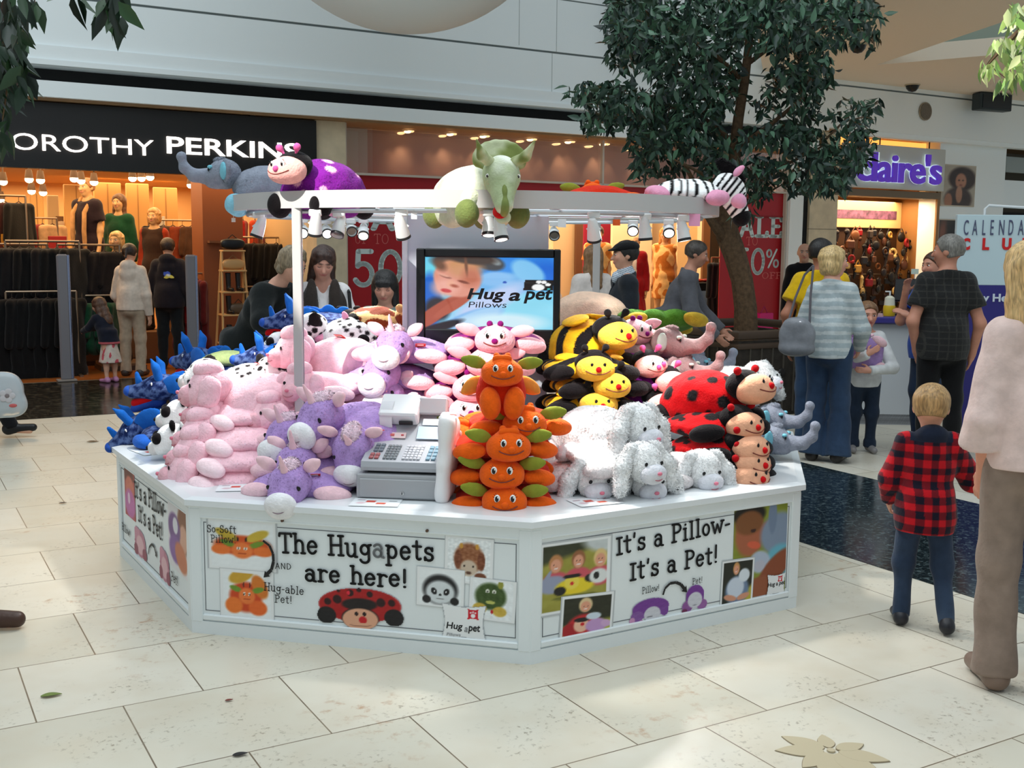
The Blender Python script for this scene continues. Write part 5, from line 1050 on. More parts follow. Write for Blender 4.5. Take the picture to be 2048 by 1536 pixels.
# --- lavender unicorns: back stack and front heap
toy('unicorn', 'flat', 787, 698, 5.22, -14, 'topmost lavender unicorn plush of the back stack, red tag at its side', tagp=(.12, -.14, .1))
toy('unicorn', 'flat', 762, 752, 5.2, -10, 'second lavender unicorn plush from the top of the back stack', hy=-8)
toy('unicorn', 'flat', 768, 792, 5.22, -16, 'third lavender unicorn plush of the back stack, mostly covered')
toy('unicorn', 'flat', 782, 834, 5.18, -18, 'lowest lavender unicorn plush of the back stack, right above the cash register', hy=-12)
toy('unicorn', 'stand', 640, 842, 4.72, -38, 'big lavender unicorn plush standing on top of the front heap', hpit=10, tagp=(-.1, -.17, .1), sc=1.08)
toy('unicorn', 'flat', 572, 878, 4.78, -28, 'lavender unicorn plush drooping left under the big standing unicorn', hpit=6)
toy('unicorn', 'flat', 706, 903, 4.62, -6, 'lavender unicorn plush slumped against the left side of the cash register', pitch=28, hpit=10, tagp=(.1, -.1, .13))
toy('unicorn', 'flat', 592, 934, 4.62, -12, 'lavender unicorn plush second from the bottom of the front heap')
toy('unicorn', 'flat', 578, 975, 4.47, -10, 'lowest lavender unicorn plush whose snout overhangs the counter edge', hpit=14, tagp=(.08, -.1, .12))
# --- pink heap on the left
toy('pink', 'stand', 418, 778, 5.12, -72, 'pink plush standing on top of the left pink stack, facing left', sc=1.2)
toy('pink', 'flat', 412, 822, 5.1, -70, 'pink plush lying directly under the standing pink one', hy=10)
toy('pink', 'flat', 402, 868, 5.0, -70, 'upper pink pillow plush with a pale bright top', sc=1.12, hy=8, tagp=(.05, .05, .115))
toy('pink', 'flat', 390, 905, 4.93, -72, 'pink pillow plush second from the bottom of the left stack', sc=1.12, hy=8, tagp=(.05, .05, .115))
toy('pink', 'flat', 376, 940, 4.9, -74, 'lowest pink pillow plush of the left stack', sc=1.12)
toy('pink', 'stand', 588, 703, 5.45, -58, 'pink plush standing behind the slim post, snout to the left', sc=1.15, tagp=(.02, .0, .26))
toy('pink', 'flat', 640, 768, 5.3, -20, 'pink pillow plush just right of the post, below the standing pink one', anchor='b')
toy('pink', 'flat', 590, 795, 5.35, -60, 'pink pillow plush half hidden left of the post', anchor='b')
toy('pink', 'flat', 600, 826, 5.2, -40, 'pink pillow plush low behind the front unicorns', anchor='b')
# --- dragons and black-and-white animals on the far left
toy('dragon', 'stand', 322, 778, 5.72, -84, 'blue dragon plush with open red mouth, upper one at the left edge')
toy('dragon', 'flat', 275, 862, 5.72, -82, 'lower blue dragon plush hanging its head over the left counter edge', hpit=22, pitch=6)
toy('dragon', 'stand', 392, 722, 6.1, -120, 'blue dragon plush behind the upper one, two horns against the timber floor')
toy('dragon', 'flat', 522, 716, 5.75, -80, 'small blue dragon head poking out above the spotted dog', sc=.85)
toy('dragon', 'stand', 582, 642, 6.0, -80, 'blue dragon plush high up beside the woman in black', sc=.9)
toy('dalmatian', 'stand', 408, 752, 5.45, -80, 'spotted dog plush lying above the pink stack, red tag on its back', sc=1.12, tagp=(.05, .04, .255))
toy('dalmatian', 'flat', 590, 742, 5.62, -30, 'spotted dog plush with cream paws left of the post', anchor='b')
toy('dalmatian', 'stand', 622, 655, 5.85, -80, 'spotted dog plush behind the pink one, right of the post', tagp=(-.05, .05, .255))
toy('panda', 'flat', 358, 830, 5.38, -72, 'upper black and white plush beside the pink stack')
toy('panda', 'flat', 342, 880, 5.28, -74, 'lower black and white plush beside the pink stack', hpit=8)
toy('cow', 'flat', 556, 690, 5.9, -60, 'white plush with a black eye patch below the woman in black', sc=.9)
toy('green', 'flat', 462, 716, 5.95, 10, 'pale green plush top peeping over the spotted dog', anchor='b', sc=.7)
toy('giraffe', 'stand', 757, 655, 5.95, 64, 'brown patched giraffe plush below the dark haired girl', anchor='b', sc=1.0)
toy('blackdog', 'flat', 688, 640, 6.2, 20, 'black plush lying below the brown haired woman', anchor='b', sc=.8)
toy('zebra', 'flat', 690, 664, 6.0, 30, 'striped white plush left of the giraffe', anchor='b', sc=.85)
# --- bees and the group right of the television
toy('bee', 'stand', 1232, 668, 5.42, 34, 'topmost bee plush with smiling yellow face and red nose', sc=1.12)
toy('bee', 'flat', 1190, 734, 5.3, 8, 'second bee plush from the top, face towards us')
toy('bee', 'flat', 1222, 768, 5.3, 20, 'third bee plush, face turned right with black hood')
toy('bee', 'flat', 1196, 806, 5.28, 12, 'lowest bee plush mostly hidden behind the white dogs')
toy('magenta', 'flat', 1272, 664, 5.7, 40, 'pink faced plush peeping out behind the topmost bee')
toy('bear', 'stand', 1170, 632, 6.2, -110, 'beige plush behind the bees beside the television', anchor='b', sc=1.2)
toy('turtle', 'flat', 1310, 640, 6.1, 192, 'green turtle plush with quilted shell behind the mauve elephant', anchor='b', pitch=14, sc=1.08)
toy('mauve', 'stand', 1338, 690, 5.68, 66, 'mauve elephant plush with raised trunk', sc=1.1)
toy('elephant', 'flat', 1392, 735, 6.0, 72, 'grey elephant plush lying below the mauve elephant')
toy('mauve', 'flat', 1300, 742, 5.75, 60, 'mauve plush lying under the standing mauve elephant', anchor='b')
toy('ladyp', 'flat', 1300, 730, 5.5, 26, 'upper purple ladybird plush right of the bees')
toy('ladyp', 'flat', 1340, 762, 5.48, 30, 'purple ladybird plush with black hood left of the red ladybirds')
toy('ladyp', 'flat', 1322, 806, 5.45, 36, 'lowest purple ladybird plush on the tier edge')
# --- red ladybirds, white dogs, grey elephants on the right
toy('lady', 'stand', 1505, 776, 5.1, 46, 'topmost red ladybird plush standing with its face up', sc=1.15, hpit=-14)
for x, y, Y, yw, l in ((1486, 848, 5.02, 36, 'red ladybird plush directly under the standing one'), (1497, 893, 4.97, 40, 'third red ladybird plush from the top'), (1499, 923, 4.95, 38, 'red ladybird plush second from the bottom'), (1496, 950, 4.92, 34, 'lowest red ladybird plush with its chin on the counter')): toy('lady', 'flat', x, y, Y, yw, l, sc=1.05)
toy('puppy', 'flat', 1520, 757, 5.6, 50, 'white plush behind the topmost red ladybird')
toy('puppy', 'stand', 1275, 852, 4.72, 40, 'big white dog plush standing on the others, long ears hanging', sc=1.1, hpit=14)
toy('puppy', 'flat', 1235, 905, 4.72, 30, 'white dog plush crushed under the big standing one', anchor='b', pitch=8)
toy('puppy', 'flat', 1188, 954, 4.6, 14, 'white dog plush beside the orange stack', hpit=18)
toy('puppy', 'flat', 1295, 956, 4.62, 14, 'white dog plush lying in the middle of the front row', hpit=16)
toy('puppy', 'flat', 1405, 940, 4.8, 22, 'white dog plush at the right of the front row, next to the red ladybirds', hpit=14)
toy('elephant', 'stand', 1543, 840, 5.5, 62, 'upper grey elephant plush at the right counter corner', sc=.95)
toy('elephant', 'flat', 1548, 882, 5.42, 64, 'lower grey elephant plush on the right counter corner')
# --- on top of the canopy
toy('elephant', 'stand', 446, 352, 5.62, -78, 'grey elephant plush on the left end of the canopy, trunk out', sc=1.0)
toy('ladyp', 'stand', 578, 338, 5.02, -30, 'purple ladybird plush on the canopy beside the grey elephant', sc=1.08)
toy('triceratops', 'stand', 1002, 352, 4.78, 30, 'green and white horned dinosaur plush on the front of the canopy', hpit=24, sc=1.1, hy=-22)
toy('orange', 'flat', 1200, 392, 5.5, 190, 'flat orange and green plush seen edge-on on the canopy', anchor='b', sc=.85)
toy('zebra', 'flat', 1372, 385, 5.6, 84, 'zebra plush on the right end of the canopy, black nose hanging over', anchor='b', sc=1.1, hpit=34, pitch=4)
# ================================================================== PEOPLE
M_skin = mat('skin', (255, 255, 255), .5, attr=True, noise=.05, nscale=30, spec=.35, sub=0)
M_hair = mat('hair', (255, 255, 255), .45, attr=True, spec=.5, noise=.45, nscale=1.0, bump=.5, bscale=1.0)
for n_ in list(M_hair.node_tree.nodes):
    if n_.type == 'TEX_NOISE':
        mp_ = M_hair.node_tree.nodes.new('ShaderNodeMapping'); mp_.inputs['Scale'].default_value = (130, 130, 14); tc_ = M_hair.node_tree.nodes.new('ShaderNodeTexCoord')
        M_hair.node_tree.links.new(tc_.outputs['Object'], mp_.inputs[0]); M_hair.node_tree.links.new(mp_.outputs[0], n_.inputs['Vector'])
M_cloth = mat('woven_cloth', (255, 255, 255), .9, attr=True, noise=.12, nscale=18, bump=.3, bscale=38, sheen=.12, spec=.15)
M_leather = mat('leather', (255, 255, 255), .4, attr=True, bump=.1, bscale=80)
def hexmix(a, c, m): return np.array(a, float) * (1 - m[:, None]) + np.array(c, float) * m[:, None]
def hand_prims(w, d, n, s, side, curl=25):
    """w wrist, d direction of the hand, n palm normal (fingers curl that way); five separate fingers"""
    d = np.array(d, float); d /= np.linalg.norm(d); n = np.array(n, float); n -= d * (n @ d); n /= max(np.linalg.norm(n), 1e-6); t = np.cross(d, n) * side
    w = np.array(w, float); P = [E(w + d * .05 * s, (.034 * s, .046 * s, .016 * s), np.stack([t, d, n], 1), k=.012 * s)]
    P += [C(w - d * .012 * s, w + d * .03 * s, .024 * s, .024 * s, k=.015 * s)]
    for i, (o, L) in enumerate(((-.024, .062), (-.008, .072), (.008, .068), (.024, .052))):
        b0 = w + d * .085 * s + t * o * s; a1, a2, a3 = R(curl * .5), R(curl * 1.2), R(curl * 2)
        b1 = b0 + (d * math.cos(a1) + n * math.sin(a1)) * L * .45 * s; b2 = b1 + (d * math.cos(a2) + n * math.sin(a2)) * L * .32 * s; b3 = b2 + (d * math.cos(a3) + n * math.sin(a3)) * L * .25 * s
        P += [C(b0, b1, .0095 * s, .0088 * s, k=.004 * s), C(b1, b2, .0088 * s, .008 * s, k=.003 * s), C(b2, b3, .008 * s, .007 * s, k=.003 * s)]
    q0 = w + d * .025 * s - t * .026 * s; q1 = q0 + (d * .6 - t * .62 + n * .4) * .042 * s; q2 = q1 + (d * .9 - t * .15 + n * .35) * .034 * s
    return P + [C(q0, q1, .013 * s, .011 * s, k=.008 * s), C(q1, q2, .0105 * s, .0085 * s, k=.003 * s)]
def person(name_label, foot, yaw, h, child=0.0, skin=(222, 168, 140), top=None, sleeve='long', topc=(80, 80, 80), hem=.47, loose=0, legs='trousers', legc=(50, 60, 80), flare=0, hair='short', hairc=(70, 50, 36), shoe=(40, 36, 34), pose=None, lean=(0, 0), head=(0, 0, 0), headoff=(0, 0), res=.008, male=False, wide=1.0, group=None, neck='round', hood=None, brow=None, topmat=None, closed=False):
    """faces -y before turning; all joints are fractions of the height"""
    P = dict(pose or {}); c = child
    if child < .3:
        for q in ('le', 're', 'lw', 'rw'):
            if q in P and abs(P[q][0]) > .1: P[q] = (P[q][0] * .88, P[q][1], P[q][2] - .01)
    lerp = lambda a, b_: a + (b_ - a) * c
    t = thing('person', name_label, 'person', (foot[0], foot[1], 0.004), R(yaw), group)
    hipz, kneez, shz, nkz = lerp(.52, .46), lerp(.285, .25), lerp(.793, .75), lerp(.85, .80)
    hs = lerp(1.0, 1.42) ; hr = .069 * hs; hcz = 1.0 - hr
    shw = lerp(.082 if male else .074, .08); hipw = lerp(.052, .05)
    lx, ly = lean
    def tor(x, y, z):   # lean grows from the hips up
        k = np.clip((z - hipz) / (shz - hipz), 0, 1.4); return np.array((x + lx * k, y + ly * k, z - .35 * (lx * lx + ly * ly) * k * 2)) * h
    f = lambda p: np.array(p, float) * h
    J = {}
    for s, q in ((1, 'l'), (-1, 'r')):
        J[q + 'h'] = f((s * hipw, 0, hipz)); J[q + 'k'] = f(P.get(q + 'k', (s * (hipw + .004), -.008, kneez))); J[q + 'a'] = f(P.get(q + 'a', (s * (hipw + .006), .006, .045)))
        J[q + 's'] = tor(s * shw, .004, shz); J[q + 'e'] = f(P[q + 'e']) if q + 'e' in P else tor(s * (shw + .03), .014, shz - .185); J[q + 'w'] = f(P[q + 'w']) if q + 'w' in P else tor(s * (shw + .042), -.022, shz - .185 - .148)
    hc = tor(headoff[0], headoff[1], hcz); hr = hr * h; Rh = np.array((Matrix.Rotation(R(head[0]), 3, 'Z') @ Matrix.Rotation(R(head[1]), 3, 'X') @ Matrix.Rotation(R(head[2]), 3, 'Y')))
    H = lambda p: hc + Rh @ (np.array(p, float) * hr)         # head space in units of half the head height
    hk = .02 * h; e_ = lambda p, r, rot=None, k=None: E(p, np.array(r) * h, rot, k=hk if k is None else k)
    def limb(a, m_, b_, r0, r1, r2, k=None, bulge=0):
        k = hk if k is None else k; o = [C(a, m_, r0 * h, r1 * h, k=k), C(m_, b_, r1 * h, r2 * h, k=k)]
        if bulge: o.append(E(m_ + (b_ - m_) * .3 + np.array((0, .012 * h, 0)), (bulge * h, bulge * h, .07 * h), k=k))
        return o
    w = wide; torso = lambda g: [e_(tor(0, .0, hipz + .01), ((.088 + g) * w, .068 + g, .06 + g)), e_(tor(0, .012, hipz - .015), ((.08 + g) * w, .066 + g, .05 + g)), e_(tor(0, .0, (hipz + shz) / 2 - .03), ((.074 + g) * w, .058 + g, .09 + g)), e_(tor(0, .0, shz - .085), ((.088 + g) * w, .062 + g, .085 + g)), C(J['ls'], J['rs'], (.03 + g * .7) * h, k=hk * 1.5)] + [C(tor(0, .012, nkz - .015), J[q] + (tor(0, 0, 0) * 0), (.032 + g * .6) * h, (.026 + g * .7) * h, k=hk) for q in ('ls', 'rs')]
    # ---- one continuous body
    pr = torso(-.004)
    for s, q in ((1, 'l'), (-1, 'r')):
        pr += limb(J[q + 's'], J[q + 'e'], J[q + 'w'], .032, .024, .0165)
        pr += limb(J[q + 'h'], J[q + 'k'], J[q + 'a'], .05, .032, .021, bulge=.03 if legs == 'skirt' else 0); pr += [C(J[q + 'a'] + f((0, .012, -.02)), J[q + 'a'] + f((s * .006, -.085, -.03)), .019 * h, .014 * h, k=hk)]
    pr += [C(tor(0, .012, shz + .005), hc + Rh @ np.array((0, .15, -.55)) * hr, .031 * h * lerp(1, .95), .029 * h * lerp(1, 1.1), k=hk)]
    pr += [E(H((0, .10, .16)), np.array((.70, .84, .80)) * hr, Rh, k=.1 * hr), E(H((0, -.18, -.34)), np.array((.52, .58, .62)) * hr, Rh, k=.3 * hr), E(H((0, -.42, -.80)), np.array((.2, .2, .16)) * hr, Rh, k=.25 * hr),
           C(H((0, -.74, .02)), H((0, -.90, -.28)), .08 * hr, .125 * hr, k=.1 * hr), E(H((0, -.68, .16)), np.array((.42, .1, .08)) * hr, Rh, k=.15 * hr), E(H((.3, -.6, -.2)), np.array((.18, .14, .18)) * hr, Rh, k=.2 * hr), E(H((-.3, -.6, -.2)), np.array((.18, .14, .18)) * hr, Rh, k=.2 * hr), E(H((0, -.72, -.54)), np.array((.2, .1, .1)) * hr, Rh, k=.1 * hr)]
    for s in (-1, 1):
        pr += [E(H((s * .68, .08, -.04)), np.array((.09, .2, .27)) * hr, Rh, k=.06 * hr), E(H((s * .27, -.74, .03)), np.array((.14, .08, .085)) * hr, Rh, k=.03 * hr, op='-')]
    hsz = h / 1.7 * lerp(1, 1.12)
    for s, q in ((1, 'l'), (-1, 'r')):
        d = J[q + 'w'] - J[q + 'e']; pr += hand_prims(J[q + 'w'], P.get(q + 'hd', d), P.get(q + 'hn', (-s * .8, -.3, 0)), hsz, s, P.get(q + 'curl', 24))
    lips = H((0, -.80, -.52)); brows = [H((s * .28, -.8, .2)) for s in (-1, 1)]; chk = [H((s * .36, -.7, -.25)) for s in (-1, 1)]; hcol = np.array(brow or [v * .75 for v in hairc], float)
    def skinc(X):
        o = np.tile(np.array(skin, float), (len(X), 1)); L = (X - lips) @ Rh; m = np.clip(1.4 - np.sqrt((L[:, 0] / (.24 * hr)) ** 2 + (L[:, 2] / (.085 * hr)) ** 2 + (L[:, 1] / (.3 * hr)) ** 2), 0, 1); o = o * (1 - m[:, None] * .75) + np.array((168, 84, 80.)) * m[:, None] * .75
        for b_ in brows:
            L = (X - b_) @ Rh; m = np.clip(1.5 - np.sqrt((L[:, 0] / (.2 * hr)) ** 2 + (L[:, 2] / (.05 * hr)) ** 2 + (L[:, 1] / (.25 * hr)) ** 2), 0, 1); o = hexmix(o, hcol, m * .8) if False else o * (1 - m[:, None] * .8) + hcol * m[:, None] * .8
        for b_ in chk: m = np.exp(-((X - b_) ** 2).sum(1) / (.22 * hr) ** 2); o = o * (1 - m[:, None] * .25) + np.array((214, 120, 104.)) * m[:, None] * .25
        return o
    # finger-scale resolution comes from the finest grid that stays quick
    add('body', soft('body', pr, res * .8, M_skin, skinc), t)
    for s in (-1, 1):
        eb = MB(); c0 = H((s * .27, -.66, .03)); eb.ell(c0, (.12 * hr, .12 * hr, .062 * hr), 0, 12, Rh); fwd = Rh @ np.array((0, -1, 0)); eb.ell(c0 + fwd * .1 * hr, (.055 * hr, .035 * hr, .055 * hr), 1, 8, Rh)
        if closed:
            eb = MB(); eb.tube([H((s * .27 + k * .12, -.735 + .05 * k * k, -.02 - .035 * (1 - k * k))) for k in (-1, -.5, 0, .5, 1)], .022 * hr, 5); build('eyelash', eb, cmat((50, 34, 30)), t); continue
        build('eye', eb, [M_eyew, cmat((52, 36, 26), .1)], t)
    # ---- legs
    C_ = lambda v: v if callable(v) else const(v)
    if legs in ('trousers', 'jeans', 'shorts'):
        lp = [e_(tor(0, .0, hipz + .015), ((.092) * w, .073, .062)), e_(tor(0, .014, hipz - .02), ((.085) * w, .074, .055)), CUT(tor(0, 0, hipz + .075), (0, 0, 1))]
        for s, q in ((1, 'l'), (-1, 'r')):
            bot = J[q + 'a'] + f((0, 0, -.012)); lp += [C(J[q + 'h'] * 1.0, J[q + 'k'], .056 * h, .041 * h, k=.03 * h), C(J[q + 'k'], bot, .041 * h, (.033 + flare) * h, k=.03 * h, flat=True)]
            if P.get('cuffs'): lp += [C(bot + f((0, 0, .03)), bot, .041 * h, .041 * h, k=.003, flat=True)]
        g = soft('trousers', lp, res, M_cloth, C_(legc), .0055 * h, 34, aniso=(1, 1, .55)); add('trousers', g, t)
    elif legs == 'skirt':
        kz = kneez + .0
        lp = [e_(tor(0, 0, hipz + .02), (.08, .066, .05)), C(f((0, 0, hipz + .02)), f((0, .0, kz - .02)), .08 * h, .125 * h, k=.02 * h, flat=True), CUT(tor(0, 0, hipz + .06), (0, 0, 1))]
        add('skirt', soft('skirt', lp, res, M_cloth, C_(legc), .012 * h, 60, aniso=(1, 1, .15)), t)
    # ---- shoes
    for s, q in ((1, 'l'), (-1, 'r')):
        a = J[q + 'a']; sd = P.get(q + 'toe', (s * .01, -.1)); fz = a[2] - .045 * h; base = max(a[2] / h - .045, 0)
        toe = np.array((a[0] + sd[0] * h, a[1] + sd[1] * h, a[2] - .024 * h + P.get(q + 'tip', 0) * h)); hl = a + f((0, .018, -.018))
        sp_ = [C(hl, toe, .026 * h, .02 * h, k=.02 * h), C(a + f((0, .004, .0)), hl, .027 * h, .026 * h, k=.02 * h)]
        if not P.get(q + 'tip') and base < .01: sp_.append(CUT((0, 0, .002), (0, 0, -1)))
        add('shoe', soft('shoe', sp_, res * .8, M_leather, C_(shoe)), t)
    # ---- top
    if top:
        g = .009 + loose; tp = torso(g) + [C(tor(0, .004, shz + .0), tor(0, .012, nkz - .012), (.044 + g * .5) * h, (.036 + g * .3) * h, k=hk)]
        tp += [S(tor(0, .004, hem + .075), ((.081 + g + loose * .4) * w * h, (.074 + g + loose * .4) * h, .11 * h), 2, 5, k=.035 * h)]
        tp += [CUT(tor(0, 0, hem), (lx * .0, 0, -1)), CUT(tor(0, .01, nkz + (.008 if neck == 'high' else -.012)), (0, -.35 if neck != 'high' else -.1, 1))]
        if neck == 'vee': tp += [C(tor(0, -.1, shz + .05), tor(0, -.1, shz - .08), .045 * h, .004 * h, op='-', k=0), C(tor(0, -.03, nkz), tor(0, -.08, shz - .06), .034 * h, .01 * h, op='-', k=0)]
        for s, q in ((1, 'l'), (-1, 'r')):
            S_, E_, W_ = J[q + 's'], J[q + 'e'], J[q + 'w']; ag = .008 + loose * .7
            if sleeve == 'none': continue
            if sleeve == 'short': tp += [C(S_, S_ + (E_ - S_) * .62, (.031 + ag) * h, (.031 + ag * 1.2) * h, k=hk, flat=True)]
            elif sleeve == '3q': tp += [C(S_, E_, (.031 + ag) * h, (.03 + ag) * h, k=hk), C(E_, E_ + (W_ - E_) * .42, (.03 + ag) * h, (.034 + ag * 1.6) * h, k=.006 * h, flat=True)]
            else: tp += [C(S_, E_, (.031 + ag) * h, (.028 + ag) * h, k=hk), C(E_, W_ + (W_ - E_) * .02, (.028 + ag) * h, (.021 + ag * .8) * h, k=.012 * h, flat=True)]
        if hood: tp += [E(tor(0, .045, nkz - .012), (.062 * h, .045 * h, .045 * h), k=.02 * h), E(tor(0, .06, shz - .02), (.06 * h, .03 * h, .05 * h), k=.02 * h)]
        fn = topc(tor, h) if callable(topc) else const(topc)
        add(top, soft(top, tp, res, topmat or M_cloth, fn, .006 * h, 34, aniso=(1, 1, .45)), t)
    # ---- hair
    dark = np.array(hairc, float)
    def hairf(X):
        L = (X - hc) @ Rh; n_ = snoise(np.stack([np.arctan2(L[:, 0], L[:, 1]) * .16, L[:, 2] * .12, L[:, 1] * .2], 1), 60 / max(hr, .05) * .1, 3) + .6 * snoise(X, 160, 6); return np.clip(dark + (n_ * 20)[:, None], 0, 255)
    hp = None; Rm = lambda v: Rh @ np.array(v, float)
    cap = [E(H((0, .14, .24)), np.array((.80, .93, .84)) * hr, Rh, k=.02)]
    face = lambda z=.42, tilt=.55: CUT(H((0, -.62, z)), Rm((0, -1, -tilt)))
    if hair == 'short': hp = cap + [E(H((0, .35, -.15)), np.array((.66, .6, .55)) * hr, Rh, k=.1 * hr), face(.5, .75), CUT(H((0, 0, -.5)), Rm((0, .25, -1)))]
    elif hair == 'bob': hp = cap + [E(H((s * .5, .12, -.35)), np.array((.36, .5, .62)) * hr, Rh, k=.2 * hr) for s in (-1, 1)] + [E(H((0, .5, -.3)), np.array((.7, .46, .72)) * hr, Rh, k=.2 * hr), face(.34, .28), E(H((0, -.75, -.3)), np.array((.44, .55, .75)) * hr, Rh, op='-'), E(H((s * .0 + .62, -.1, .3)), np.array((.4, .16, .12)) * hr * .9, Rh, k=.1 * hr), E(H((0, -.42, .62)), np.array((.5, .3, .22)) * hr, Rh, k=.1 * hr), CUT(H((0, 0, -1.12)), Rm((0, .05, -1)))]
    elif hair in ('long', 'longdark'): hp = cap + [C(H((s * .5, .2, -.1)), H((s * .62, .1, -1.9)), .34 * hr, .3 * hr, k=.2 * hr) for s in (-1, 1)] + [C(H((0, .5, -.1)), H((0, .66, -2.3)), .6 * hr, .56 * hr, k=.25 * hr), E(H((0, -.85, -.3)), np.array((.46, .6, .8)) * hr, Rh, op='-'), E(H((0, -.46, .62)), np.array((.5, .24, .2)) * hr, Rh, k=.1 * hr)]
    elif hair == 'fringe': hp = cap + [C(H((s * .55, .1, .0)), H((s * .6, .0, -1.15)), .3 * hr, .26 * hr, k=.2 * hr) for s in (-1, 1)] + [C(H((0, .5, .1)), H((0, .5, -1.2)), .55 * hr, .5 * hr, k=.2 * hr), E(H((0, -.8, -.45)), np.array((.45, .5, .62)) * hr, Rh, op='-'), E(H((0, -.62, .36)), np.array((.52, .2, .24)) * hr, Rh, k=.1 * hr)]
    elif hair == 'pony': hp = cap + [E(H((0, .35, -.1)), np.array((.64, .56, .5)) * hr, Rh, k=.1 * hr), face(.52, .6), CUT(H((0, 0, -.45)), Rm((0, .3, -1))), C(H((0, .95, .45)), H((0, 1.25, -.5)), .2 * hr, .12 * hr, k=.1 * hr)]
    elif hair == 'curly': hp = cap + [E(H((.6 * math.sin(a) * .9, .2 + .62 * math.cos(a), .1 - .28 * (i % 3))), np.array((.28, .28, .3)) * hr, Rh, k=.12 * hr) for i, a in enumerate(np.linspace(-2.0, 2.0, 13))] + [E(H((.3 * math.cos(a), .05 + .4 * math.sin(a), .86)), np.array((.3, .3, .22)) * hr, Rh, k=.12 * hr) for a in np.linspace(0, 5.4, 6)] + [face(.38, .42)]
    if hp: add('hair', soft('hair', hp, res * .8, M_hair, hairf, .05 * hr if hair == 'curly' else (.045 if hair in ('long', 'longdark', 'bob') else .02) * hr, 55 if hair == 'curly' else 70), t)
    t['h_'] = h; del t['h_']
    return t, dict(H=H, hr=hr, Rh=Rh, tor=tor, J=J, h=h, f=f)
def stripes(a, c, per, duty=.5, axis=2, ph=0):
    def mk(tor, h):
        def f(X): m = (((X[:, axis] + .004 * np.sin(X[:, 0] * 25)) / per + ph) % 1 < duty).astype(float); return hexmix(np.tile(np.array(a, float), (len(X), 1)), c, m) if False else np.array(a, float) * (1 - m[:, None]) + np.array(c, float) * m[:, None]
        return f
    return mk
def denim(c, k=.25):
    def f(X): m = np.clip(.5 + snoise(X, 9, 4) * .9 + snoise(X, 40, 6) * .25, 0, 1)[:, None]; return np.array(c, float) * (1 - k * m) + np.array((110, 130, 150.)) * k * m
    return f
def block(base, *rules):
    """colour by region: (test(X,tor,h), colour)"""
    def mk(tor, h):
        def f(X):
            o = np.tile(np.array(base, float), (len(X), 1))
            for t_, c in rules: m = t_(X, tor, h); o[m] = c
            return o
        return f
    return mk
def gx(x, y): p = onz(x, y); return (p.x, p.y)
BLU = denim((38, 54, 76))

# shoppers in front of the clothes shop
person('woman seen from behind in a pale cream hoodie and beige trousers at the clothes shop', gx(268, 752), 178, 1.64, top='hoodie', topc=(214, 196, 180), hem=.5, loose=.006, legc=(176, 156, 134), hairc=(48, 32, 24), hair='pony', hood=True, shoe=(60, 50, 44), res=.009, flare=.006, pose=dict(re=(-.142, .03, .63), rw=(-.15, -.0, .475), le=(.15, -.03, .62), lw=(.12, -.1, .52)))
pr_, inf = person('person seen from behind in a black hoodie with a blue and yellow back print', gx(343, 738), 184, 1.72, top='hoodie', topc=(30, 28, 36), hem=.47, loose=.012, legc=(26, 32, 36), hairc=(46, 30, 22), hair='short', hood=True, male=True, res=.009, pose=dict(le=(.16, -.02, .63), lw=(.13, -.1, .52), re=(-.16, .02, .63), rw=(-.15, -.06, .5)))
def hoodprint(x, y):
    p = Paint(x, y, (30, 28, 36), 1.2); m = Paint(x, y, (0, 0, 0), 1.2)
    for q, on in ((p, 0), (m, 1)):
        for cx, cy, rx, ry, c, ro in ((.4, .4, .3, .28, (50, 84, 190), .3), (.62, .62, .34, .16, (206, 200, 90), .3), (.35, .72, .2, .12, (190, 186, 80), 0), (.5, .5, .14, .1, (190, 204, 220), .3)): q.ell(cx, cy, rx, ry, (255,) * 3 if on else c, ro, .1)
    return p.c, m.c[:, 0] / 255
pm_ = picture('back_print', .17, .14, hoodprint, 30, 24, M_print); pm_.transform(Matrix.Rotation(R(180), 4, 'Z')); add('back_print', pm_, pr_, (-.03, .152, 1.24), (R(4), 0, 0))
person('little girl in a navy jacket and flowered skirt reaching for the security post', gx(222, 765), -125, 1.02, child=.9, top='jacket', topc=block((26, 28, 40), (lambda X, tor, h: X[:, 2] < tor(0, 0, .475)[2], (190, 90, 96))), hem=.45, loose=.016, legs='skirt', legc=lambda X: np.where((snoise(X, 60, 3) > .28)[:, None], np.array((190, 80, 90.)), np.array((206, 190, 178.))), hairc=(86, 54, 34), hair='long', shoe=(190, 130, 170), res=.007, lean=(0, -.13), head=(10, 22, 0), pose=dict(re=(-.1, -.26, .64), rw=(-.08, -.46, .6), le=(.1, -.24, .63), lw=(.06, -.42, .58)))
# behind the kiosk
def hoodless(*a): pass
person('older woman with short grey hair in a black cardigan bending over the plush', (-1.93, 7.92), 62, 1.66, top='cardigan', topc=(20, 24, 24), hem=.44, loose=.014, legc=(28, 28, 30), hairc=(132, 116, 92), hair='curly', skin=(214, 160, 136), lean=(0, -.17), head=(0, 22, 0), headoff=(0, -.03), res=.008, pose=dict(le=(.16, -.22, .68), lw=(.1, -.34, .62), re=(-.16, -.22, .68), rw=(-.1, -.34, .62)))
pb, ib = person('brown haired woman in a fur-edged vest over a white top looking down', (-1.36, 7.95), 8, 1.63, top='shirt', topc=(226, 222, 222), hem=.47, loose=.006, legc=(40, 40, 50), hairc=(58, 34, 26), hair='longdark', skin=(206, 150, 130), lean=(.0, -.06), head=(6, 24, 4), res=.007, neck='vee', closed=True, pose=dict(le=(.15, -.08, .62), lw=(.08, -.2, .6), re=(-.15, -.08, .62), rw=(-.08, -.2, .6)))
T_, h_ = ib['tor'], ib['h']
vest = []
